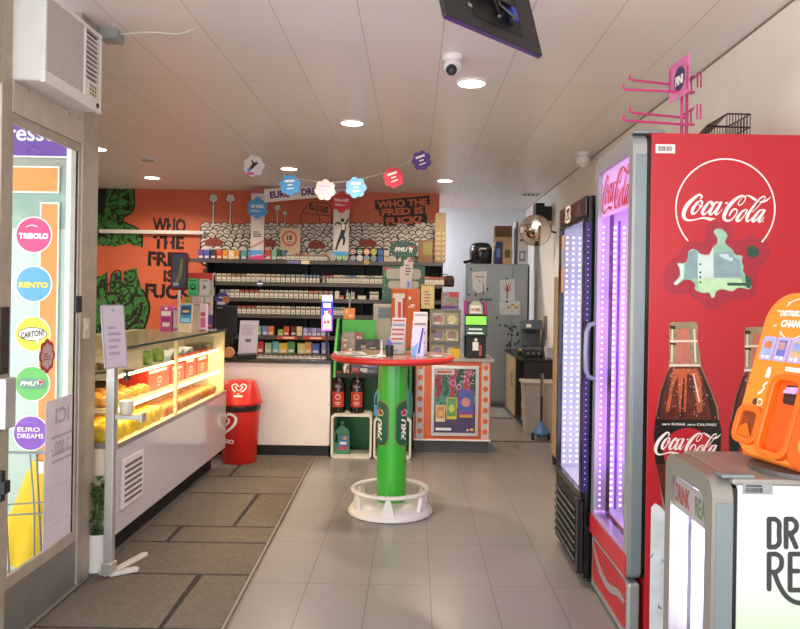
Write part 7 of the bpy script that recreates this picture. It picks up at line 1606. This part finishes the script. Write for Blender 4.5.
        m.use(l2).prism(T([(104, 70), (110, 70), (108, 205), (102, 205)]), .0012, .0016).prism(T([(190, 75), (196, 75), (202, 205), (194, 205)]), .0012, .0016).prism(T([(186, 250), (192, 250), (216, 360), (210, 362)]), .0016, .0019).use(dk).prism(T([(96, 60), (120, 62), (118, 76), (98, 74)]), .0012, .0016).prism(T([(97, 128), (122, 130), (120, 138), (97, 136)]), .0012, .0016)
        m.build(nm, o)
        m = MB(wh).fr(FY(Y)); a, b = T([(36, 525)])[0], T([(296, 525)])[0]
        if dx == 0:
            logo(m, a[0], b[0], a[1], .0019, 1.15, 1.15)
            q = T([(57, 447), (278, 443)]); 
            m.text('zero SUGAR', (q[0][0] * 3 + q[1][0]) / 4, q[0][1], .010, .0016, bold=.02, width=(q[1][0] - q[0][0]) * .42).text('zero CALORIES', (q[0][0] + q[1][0] * 3) / 4, q[0][1], .010, .0016, bold=.02, width=(q[1][0] - q[0][0]) * .52)
            m.build('bottle_lettering', o)
    bottle(0, 0, 1.0, 'bottle_print'); bottle(75, 5, 1.0, 'bottle_print')
    ice = MB(M('ice_print', '#dde2ea', .35, noise=.12, ns=14)).fr(FY(Y)); pts = [(651, 507), (655, 503), (660, 506), (665, 512), (672, 506), (690, 514), (710, 504), (740, 512), (770, 505), (799, 510)]
    zb = .06; ip = [pt(*q) for q in pts]; ice.prism([(ip[0][0], zb), (1.62, zb), (1.62, ip[-1][1])] + ip[::-1], .0016, .002)
    rg = random.Random(9)
    for i in range(70):
        x = rg.uniform(.985, 1.6); z = rg.uniform(.08, .50); ice.use(M(('ice_dark', 'ice_blue', 'ice_light')[i % 3], ('#7f869c', '#a5b0c9', '#e0e4ec')[i % 3], .4)).prism([(x, z), (x + rg.uniform(.01, .03), z + rg.uniform(-.01, .015)), (x + rg.uniform(.0, .02), z + rg.uniform(.01, .03))], .002, .0024 + i * 1e-6)
    ice.build('ice_print', o)
    q0, q1 = pt(655.5, 153), pt(675, 144.5); mb = MB(wh).fr(FY(Y)).rect(q0[0], q0[1], q1[0], q1[1], 0, .0012).use(black); rg = random.Random(1); x = q0[0] + .01
    while x < q1[0] - .012: w_ = rg.uniform(.001, .003); mb.rect(x, q0[1] + .008, x + w_, q1[1] - .008, .0012, .0016); x += w_ + rg.uniform(.001, .003)
    mb.build('barcode_sticker', o)
    MB(gun).box(dx1 - .05, XF + .06, y0 + .01, y0 + .07, zt, zt + .014).build('hinge_cover', o, bevel=.003)
    return y0, y1, zt
cy0, cy1, czt = coke()
def drink(name, label, x, y, z, body, cap, h=.22, r_=.03, cat='bottle', group=None, lab='#c9c9c9'):
    o = thing(name, label, cat, (x, y, z), group); MB(M('drink_' + body, body, .2, coat=.2)).lathe([(0, 0), (r_ * .9, 0), (r_, .006), (r_, h * .55), (r_ * .8, h * .72), (r_ * .42, h * .88), (r_ * .42, h * .94), (0, h * .94)], (x, y, z), 18).build('bottle_body', o, smooth=True)
    MB(M('drinkcap_' + cap, cap, .4)).cyl((x, y, z + h * .93), r_ * .47, h * .07, 'z', 14).build('cap', o, smooth=True); MB(M('drinklab_' + lab, lab, .4)).lathe([(r_ * 1.003, h * .22), (r_ * 1.02, h * .22), (r_ * 1.02, h * .48), (r_ * 1.003, h * .48)], (x, y, z), 18).build('label', o, smooth=True)
    return o
for i, (z, nm) in enumerate(((.704, 'lowest'), (1.004, 'second'), (1.304, 'third'), (1.604, 'top'))):
    for j, y in enumerate((3.16, 3.30, 3.44)):
        drink('soda_bottle', 'dark cola bottle with red label inside the violet lit cooler, %s shelf %s' % (nm, ('near end', 'middle', 'far end')[j]), 1.175, y, z, '#2a1210', '#b5202a', .22, .032, lab='#b5202a')
drink('soda_bottle', 'pale lilac bottle standing on the floor of the violet lit cooler', 1.06, 3.50, .3845, '#b8a0c9', '#d9d0e0', .25, .034, lab='#c23a4a')
def blackc():
    XF, XB_, y0, y1, zt = .873, 1.51, 3.645, 4.29, 1.955
    o = thing('tall_drinks_cooler', 'tall black drinks cooler with bright white interior behind the red one', 'drinks cooler', (1.2, 3.98, 0))
    shell(o, 'body', blk, XF, XB_, y0, y1, .42, zt, .45, 1.86)
    MB(blk).box(XF, XB_, y0, y1, .03, .42).build('motor_base', o); MB(dark).box(XF + .03, XB_ - .03, y0 + .03, y1 - .03, 0, .03).build('foot_base', o)
    X0 = .853
    d = frame_part(o, 'door', blk, X0, XF - .003, y0, y1, .42, 1.852, .045, .035, .02, .01, .006)
    MB(glass('cooler_glass')).box(X0 + .008, X0 + .012, y0 + .04, y1 - .04, .45, 1.84).build('door_glass', d)
    hd = MB(M('header_maroon', '#2a1412', .3)).box(X0, XF - .003, y0, y1, 1.855, zt).build('header', o, bevel=.012)
    mb = MB(M('emblem_white', '#c9bdb5', .4)).fr(FXL(X0)); yc = y1 - .24; mb.stroke([(a, b, .016) for a, b in ((-yc, 1.945), (-yc + .05, 1.94), (-yc + .055, 1.915), (-yc + .02, 1.905), (-yc + .055, 1.89), (-yc + .05, 1.868), (-yc, 1.864), (-yc - .05, 1.868), (-yc - .055, 1.89), (-yc - .02, 1.905), (-yc - .055, 1.915), (-yc - .05, 1.94), (-yc, 1.945))], 0, .001).disc(-yc, 1.886, .016, 0, .001, 12, .008).use(M('emblem_red', '#5a2420', .4)).ring(-yc + .17, 1.90, .018, .03, 0, .001, 4).ring(-yc - .15, 1.90, .018, .03, 0, .001, 4).rect(-yc + .24, 1.875, -yc + .3, 1.925, 0, .001); mb.build('emblem', hd)
    gp = MB(M('grille_black', '#1a1817', .5)).box(X0 + .004, XF - .002, y0 + .01, y1 - .005, .045, .412).build('lower_grille', o, bevel=.003)
    mb = MB(M('grille_slat', '#211e1c', .35, .2))
    for i in range(7): mb.fr(FM((X0 + .004, 0, .075 + i * .042), u=(0, -1, 0), v=(-.4, 0, 1))).rect(-y1 + .03, 0, -y0 - .09, .02, 0, .008)
    mb.fr(None); mb.cyl((X0 + .003, y1 - .13, .36), .03, .008, 'x', 18).cyl((X0 + .003, y1 - .24, .36), .012, .008, 'x', 12); mb.build('slat', gp)
    bp_ = MB(M('door_bar', '#25242a', .25, .3)).box(X0 - .014, X0 + .004, y0 + .005, y0 + .035, .05, .425).box(X0 - .02, X0 + .004, y0 + .0, y0 + .06, .412, .43); bp_.build('corner_bar', o, bevel=.004)
    led = M('led_white', '#ffffff', .5, emit=3, ecol='#eef2ff', noise=0); yl = y1 - .0405
    for x in (.893, .93, .967): dots(o, 'led_strip', led, [(x, yl, .48 + k * .032) for k in range(42)], .0042)  # LED strip, with extra glowing columns painted in as its reflections
    refl_violet = M('led_violet2', '#c9b0ff', .5, emit=.8, ecol='#b090ff', noise=0)  # glowing dots paint a violet reflection on the black side, no lamp there
    dots(o, 'edge_led_strip', refl_violet, [(.872, y0 - .0005, .50 + k * .0285) for k in range(46)], .0022)
    MB(M('edge_violet', '#35245f', .25)).box(.858, .890, y0 - .0006, y0 + .0, .46, 1.82).build('edge_strip', o)  # dark violet ground of the same painted reflection
    for z in (.75, 1.2, 1.62): area('cooler_light', (1.1, y0 + .06, z), (R(90), 0, 0), .35, .4, 1.3, '#e6ecff', o)
    for i in range(3):
        z = .78 + i * .36; mb = MB(M('shelf_wire', '#c9c6d2'))
        for k in range(9): mb.tube([(1.03, y0 + .07 + k * .062, z), (1.46, y0 + .07 + k * .062, z)], .0035, 5)
        mb.tube([(1.03, y0 + .045, z), (1.03, y1 - .045, z)], .005, 6); mb.build('shelf', o)
    s_ = thing('door_sticker', 'peach and grey paper sticker on the far edge of the black cooler door', 'sticker', (X0, y1 - .08, 1.6)); f = FXL(X0 + .0078); MB(M('sticker_peach', '#b98a62', .5)).fr(f).rect(-y1 + .01, 1.47, -y1 + .12, 1.80, 0, .0012).build('paper', s_); MB(M('sticker_greyblue', '#8a8a96', .5)).fr(f).rect(-y1 + .015, 1.62, -y1 + .115, 1.72, .0012, .0018).use(M('sticker_rose', '#b8705f', .5)).rect(-y1 + .01, 1.74, -y1 + .035, 1.80, .0012, .0018).build('print', s_)
    for i, z in enumerate((.784, 1.144, 1.504)):
        for j, y in enumerate((3.78, 3.92, 4.06)):
            drink('water_bottle', 'pale blue water bottle inside the black cooler, %s shelf %s' % (('lowest', 'middle', 'top')[i], ('near end', 'middle', 'far end')[j]), 1.085, y, z, '#a8c4d0', '#e0e6ea', .24, .032, lab='#6f8fb0')
blackc()
def small():
    XF, XB_, y0, y1, zt = .925, 1.40, 2.05, 2.43, .93
    o = thing('small_drinks_cooler', 'low silver drinks cooler with white to green side panel reading DRINK', 'drinks cooler', (1.16, 2.24, 0))
    pm = bpy.data.materials.new('panel_white_green'); pm.use_nodes = True; nt = pm.node_tree; b = nt.nodes['Principled BSDF']; b.inputs['Roughness'].default_value = .35
    tc = nt.nodes.new('ShaderNodeTexCoord'); sp = nt.nodes.new('ShaderNodeSeparateXYZ'); rp = nt.nodes.new('ShaderNodeValToRGB'); rp.color_ramp.elements[0].position = .35; rp.color_ramp.elements[0].color = lin('#a9cf8f'); rp.color_ramp.elements[1].position = .72; rp.color_ramp.elements[1].color = lin('#d6dade')
    nt.links.new(tc.outputs['Object'], sp.inputs[0]); nt.links.new(sp.outputs[2], rp.inputs['Fac']); nt.links.new(rp.outputs['Color'], b.inputs['Base Color'])
    shell(o, 'body', pm, XF, XB_, y0, y1, .05, zt - .018, .2, zt - .06, .03)
    MB(dark).box(XF + .02, XB_ - .02, y0 + .02, y1 - .02, 0, .05).build('base', o)
    top = M('top_silver', '#9b9790', .3, .3, noise=.02)
    MB(top).box(XF - .015, XB_, y0, y1, zt - .018, zt).build('top_panel', o, bevel=.006)
    frame_part(o, 'door_gasket', blk, XF - .012, XF - .0005, y0 + .003, y1 - .003, .06, zt - .02, .047, .07, .05, .02, .02)
    dx0, dx1 = .852, XF - .013
    d = frame_part(o, 'door', M('door_taupe', '#8c8881', .3, .35, noise=.02), dx0, dx1, y0, y1, .06, zt, .05, .06, .06, .06, .05)
    MB(gun).box(dx0 + .012, dx1, y0 - .003, y0, .12, zt - .07).build('door_edge', d, bevel=.002)
    MB(glass('cooler_glass')).box(dx0 + .014, dx0 + .018, y0 + .045, y1 - .045, .11, zt - .05).build('door_glass', d)
    mb = MB(M('header_print', '#97918f', .4)).fr(FXL(dx0 + .0135)).rect(-y1 + .05, zt - .17, -y0 - .05, zt - .07, 0, .0004); hp = mb.build('door_header', d)
    mb = MB(M('print_rust', '#8f3f3a', .5)).fr(FXL(dx0 + .0130)).text('DRINK', -y1 + .12, zt - .12, .06, 0, bold=.03, width=.12).use(M('print_moss', '#5f6f4f', .5)).text('REAL', -y0 - .105, zt - .12, .06, 0, bold=.03, width=.10); mb.build('door_lettering', hp)
    led = M('led_white', '#ffffff'); dots(o, 'led_strip', led, [(XF + .015, y1 - .0345, .22 + k * .0145) for k in range(42)], .003)
    area('cooler_light', (1.12, 2.24, zt - .07), (0, 0, 0), .3, .28, 8, '#f4faff', o); area('cooler_light', (1.12, y0 + .04, .5), (R(90), 0, 0), .3, .5, 5, '#f4faff', o)
    s_ = MB(M('inner_shelf', '#b9c0cf', .35)).prism([(XF + .06, y0 + .035), (XB_ - .04, y0 + .035), (XB_ - .04, y1 - .035), (XF + .06, y1 - .035)], .60, .607).build('shelf', o)
    MB(gun).box(dx1 - .03, XF + .05, y0 + .005, y0 + .05, zt, zt + .010).build('hinge_cover', o, bevel=.002)
    Y = y0 - .0008; pt = lambda a, b: (P(a, b, Y).x, P(a, b, Y).z); f = FY(Y)
    ink = M('print_charcoal', '#2f3134', .5, noise=.1, ns=60); mb = MB(ink).fr(f)
    def st(pts, w_=.0135): mb.stroke([pt(*q) + (w_,) for q in pts], 0, .001)
    def ln(a, b, w_=.0135):
        p, q = Vector(pt(*a)), Vector(pt(*b)); d_ = (q - p).normalized(); n_ = Vector((-d_.y, d_.x)) * w_ / 2
        mb.prism([tuple(p + n_), tuple(p - n_), tuple(q - n_), tuple(q + n_)], 0, .0011); mb.disc(p.x, p.y, w_ / 2, 0, .0011, 10); mb.disc(q.x, q.y, w_ / 2, 0, .0011, 10)
    ln((769, 519), (769, 547)); ln((769, 519), (775, 519)); ln((769, 547), (775, 547)); st([(775, 519), (779, 523), (779, 533), (779, 543), (775, 547)])
    ln((786, 519), (786, 547)); ln((786, 519), (792, 519)); ln((786, 533), (792, 533)); st([(792, 519), (796, 523), (796, 529), (792, 533)]); ln((790, 533), (796, 547))
    ln((803, 519), (803, 547)); ln((811, 547), (811, 519)); ln((811, 519), (821, 547)); ln((821, 547), (821, 519)); ln((829, 519), (829, 547)); ln((839, 519), (830, 533)); ln((830, 533), (840, 547))
    ln((769, 554), (769, 589)); ln((769, 554), (776, 554)); ln((769, 572), (776, 572)); st([(776, 554), (781, 558), (781, 567), (776, 572)]); st([(774, 572), (779, 585), (786, 596), (795, 602), (806, 603), (820, 601)])
    ln((790, 554), (790, 590)); ln((790, 554), (800, 554)); ln((790, 571), (798, 571)); ln((790, 590), (802, 590)); ln((812, 590), (818, 554)); ln((818, 554), (824, 590)); ln((815, 578), (821, 578)); ln((832, 554), (832, 590)); ln((832, 590), (842, 590))
    mb.build('side_lettering', o)
    q0, q1 = pt(742.5, 494), pt(772.5, 484); mb = MB(M('label_grey', '#8d9194', .5)).fr(f).rect(q0[0], q0[1], q1[0], q1[1], 0, .0012).use(black); rg = random.Random(6); x = q0[0] + .008
    while x < q1[0] - .028: w_ = rg.uniform(.0007, .002); mb.rect(x, q0[1] + .005, x + w_, q1[1] - .011, .0012, .0016); x += w_ + rg.uniform(.0007, .002)
    mb.rect(q0[0] + .008, q1[1] - .008, q1[0] - .03, q1[1] - .004, .0012, .0016); mb.build('barcode_label', o)
small()
drink('soda_bottle', 'small bottle with red and yellow label and green cap in the low silver cooler', 1.0, 2.36, .2045, '#c9d6d0', '#5fae5f', .26, .030, lab='#b8453a')
drink('soda_bottle', 'clear bottle at the back of the low silver cooler floor', 1.12, 2.33, .2045, '#d0dadf', '#c9ccd0', .24, .030, lab='#9fb8c9')
# ---- orange card dispenser leaning back on the low cooler
def dispenser():
    u = Vector((.2425, -.970, 0)).normalized(); nh = Vector((u.y, -u.x, 0)); t = R(17); v = Vector((0, 0, 1)) * math.cos(t) - nh * math.sin(t); n_ = u.cross(v)
    O = Vector((1.012, 2.32, .962)); f = FM(O, u=u, v=v); W, H = .37, .525
    o = thing('card_dispenser', 'bright orange leaning card dispenser with four small windows on the low silver cooler', 'dispenser', (1.13, 2.2, .931))
    og = M('dispenser_orange', '#e8680f', .38, noise=.02, coat=.1); ot = M('dispenser_amber', '#ee8a2a', .38, noise=.03)
    c = O + u * W * .5 - nh * .10; MB(M('dispenser_base', '#55524e', .4)).cyl((c.x, c.y, .9305), .135, .014, 'z', 40).build('base', o, smooth=True)
    MB(og).fr(FM(O - nh * .0 + Vector((0, 0, -.962 + .945)), u=-nh, v=(0, 0, 1))).prism([(.03, 0), (.20, 0), (.22, .46), (.17, .50), (.06, .12)], .02, W - .02).build('rear_body', o, bevel=.01)
    MB(ot).fr(f).prism(rr(0, .0, W, H, .10, 9), -.045, 0).build('front_panel', o, bevel=.012, seg=3)
    # lower housing with two openings
    def ringf(name, x0, y0, x1, y1, r_, wd, z, mt):
        op = rr(x0, y0, x1, y1, r_); ip = rr(x0 + wd, y0 + wd, x1 - wd, y1 - wd, max(r_ - wd, .004)); n = len(op); mb = MB(mt).fr(f)
        k = mb.av([(x, y, zz) for zz in (z, -.002) for pl in (op, ip) for x, y in pl])
        for i in range(n):
            j = (i + 1) % n; mb.af((k + i, k + j, k + n + j, k + n + i), (k + i, k + 2 * n + i, k + 2 * n + j, k + j), (k + n + i, k + n + j, k + 3 * n + j, k + 3 * n + i))
        return mb.build(name, o, smooth=True, ang=40, bevel=.003)
    ringf('coin_housing', .008, .028, .118, .150, .035, .020, .014, og); MB(M('recess_brown', '#8a3a0a', .5)).fr(f).prism(rr(.028, .045, .098, .135, .014), 0, .002).build('coin_recess', o)
    mb = MB(og).fr(f).prism([(.03, .05), (.092, .05), (.06, .095), (.03, .075)], .002, .010); mb.build('coin_chute', o, bevel=.003)
    ch = ringf('card_chute', .125, .008, .262, .262, .045, .020, .022, og); MB(M('dispenser_deep', '#e2560c', .45)).fr(f).prism(rr(.143, .026, .244, .245, .03), 0, .002).build('chute_back', o)
    MB(M('slot_dark', '#3a1a10', .5)).fr(f).prism(rr(.178, .175, .238, .232, .012), .002, .006).build('slot', o)
    MB(M('slot_card', '#d9a0dc', .4)).fr(f).prism([(.180, .205), (.232, .208), (.238, .228), (.192, .224)], .006, .016).build('pink_card', o)
    MB(M('dispenser_side', '#d8590c', .4)).fr(f).prism(rr(.266, .0, .375, .27, .045), 0, .032).build('side_lobe', o, bevel=.012)
    MB(M('sticker_green2', '#7fb03f', .5)).fr(f).disc(.34, .07, .03, .032, .034).build('green_sticker', o)
    cols = [('#8fa8d8', '#d97a4a'), ('#6a6ab8', '#b88a8a'), ('#c9a87a', '#8a9ac9'), ('#4a5fa8', '#c9c9d8')]
    for i, (c1, c2) in enumerate(cols):
        x0 = .030 + i * .060
        w_ = MB(M('window_lilac', '#b3a9d6', .25)).fr(f).prism(rr(x0, .300, x0 + .054, .377, .006), 0, .004).build('window', o)
        MB(M('wcard_' + c1, c1, .4, noise=.2, ns=60)).fr(f).rect(x0 + .010, .317, x0 + .044, .367, .004, .005).use(M('wcard2_' + c2, c2, .4, noise=.2, ns=60)).rect(x0 + .013, .337, x0 + .041, .361, .005, .0058).use(sw).rect(x0 + .012, .307, x0 + .022, .315, .005, .0058).rect(x0 + .030, .305, x0 + .042, .315, .005, .0058).build('card', w_)
    mb = MB(sw).fr(f); mb.text('DISTRIBUTEUR', .135, .455, .019, 0, bold=.04, width=.135, shear=.1).text('CHANCE', .135, .422, .024, 0, bold=.05, width=.105, shear=.1)
    mb.ring(.135, .438, .062, .065, 0, .001, 20, R(40), R(140)).ring(.135, .438, .062, .065, 0, .001, 20, R(220), R(320))
    for a in (25, 60, 120, 155, 205, 240, 300, 335):
        ca, sa = math.cos(R(a)), math.sin(R(a)); mb.stroke([(.135 + .078 * ca, .438 + .052 * sa, .004), (.135 + .09 * ca, .438 + .062 * sa, .004)], 0, .001)
    mb.build('lettering', o)
    mb = MB(sw).fr(f).prism(rr(.15, .274, .215, .287, .004), 0, .001).rect(.076, .245, .094, .272, 0, .001).rect(.080, .272, .090, .280, 0, .001).stroke([(.066, .19, .006), (.084, .208, .006), (.08, .22, .006), (.094, .232, .006)], 0, .001).ring(.082, .165, .009, .012, 0, .001, 14).use(M('icon_dark', '#4a3a34', .5)).disc(.062, .165, .011, 0, .001, 12); mb.build('icons', o)
dispenser()
# ---- pink hook rack and wire basket on top of the red cooler
def hook_rack():
    Y = 3.22; pk_ = M('rack_pink', '#c23a78', .4); z0 = czt + .0005
    xa, xb = P(682, 100, Y).x, P(688.5, 100, Y).x; zt = P(685, 88, Y).z
    o = thing('hook_rack', 'pink metal hook rack with four arms on top of the red cooler', 'rack', ((xa + xb) / 2, Y, czt))
    MB(pk_).tube([(xa, Y, z0 + .006), (xa, Y, zt + .06)], .007, 8).tube([(xb, Y + .02, z0 + .006), (xb, Y + .02, zt + .06)], .007, 8).build('upright', o, smooth=True)
    MB(pk_).box(xa - .05, xb + .03, Y - .08, Y + .14, z0, z0 + .006).build('base_plate', o, bevel=.002)
    for py, px, py2 in ((77, 630, 84), (86.5, 623.5, 90), (109.5, 630, 116), (117.5, 623.5, 122.5)):
        yy = Y + (.06 if px == 630 else -.05); a = P(px, py + 3, yy); b = P(686, py2 + 2, yy); 
        MB(pk_).tube([a + Vector((0, 0, .025)), a + Vector((-.002, 0, .006)), a + Vector((.012, 0, 0)), b, (xb + .008, yy, b.z)], .0055, 7).build('hook_arm', o, smooth=True)
    mb = MB(pk_)
    for z in (zt + .025, zt - .115):
        for yy in (Y - .05, Y + .06): mb.tube([(xb + .02, yy, z + .03), (xb + .035, yy, z + .03), (xb + .035, yy, z - .035), (xb + .02, yy, z - .035)], .004, 6, True)
        mb.tube([(xb, Y - .06, z + .01), (xb, Y + .08, z + .01)], .006, 6)
    mb.build('bracket', o, smooth=True)
    q = [P(672.5, 101, Y - .02), P(672, 62, Y - .02), P(691.5, 45, Y - .02), P(692, 92, Y - .02)]
    xm = (q[0].x + q[2].x) / 2; f = FM((q[0].x, Y + .03, q[0].z), u=(.09, -.99, 0), v=(0, 0, 1)); ww = .19; h = .165
    s_ = MB(M('sign_pink', '#d070a0', .45, noise=.15, ns=20)).fr(f).rect(0, 0, ww, h, -.004, 0).build('header_sign', o)
    mb = MB(M('sign_navy', '#2f2a5a', .45)).fr(f).disc(ww * .55, h * .5, .052, 0, .001, 26).use(sw).text('FINI', ww * .55, h * .46, .04, .001, bold=.06, width=.075).use(M('sign_deep_pink', '#b83a78', .45)).rect(.0, h * .3, ww * .12, h * .9, 0, .0008).rect(ww * .9, h * .1, ww, h * .7, 0, .0008); mb.build('sign_print', s_)
hook_rack()
def basket():
    Y = 3.12; z0 = czt + .001; a, b = P(706, 131, Y), P(750, 131, Y); zt = P(740, 115, Y).z + .004
    o = thing('wire_basket', 'black wire basket standing on top of the red cooler', 'basket', ((a.x + b.x) / 2, Y + .1, czt)); bw = M('basket_wire', '#2a1f1c', .4, .4); r_ = .0035
    x0, x1, xm, y0, y1 = a.x - .01, b.x, P(727, 115, Y).x, Y, Y + .22
    mb = MB(bw)
    for z in (z0 + r_, (z0 + zt) / 2, zt): 
        xs_ = x0 + (xm - x0) * ((z - z0) / (zt - z0))
        mb.tube([(xs_, y0, z), (x1, y0, z), (x1, y1, z), (xs_, y1, z)], r_, 6, True)
    mb.build('rim_wire', o, smooth=True)
    mb = MB(bw)
    for i in range(9):
        t = i / 8; xx = xm + (x1 - xm) * t
        for y in (y0, y1): mb.tube([(xx, y, z0 + r_), (xx, y, zt)], .002, 5)
    for i in range(8):
        y = y0 + (y1 - y0) * i / 7; mb.tube([(x0, y, z0 + r_), (xm, y, zt)], .002, 5).tube([(x1, y, z0 + r_), (x1, y, zt)], .002, 5).tube([(x0, y, z0 + r_), (x1, y, z0 + r_)], .002, 5)
    mb.build('mesh_wire', o)
basket()
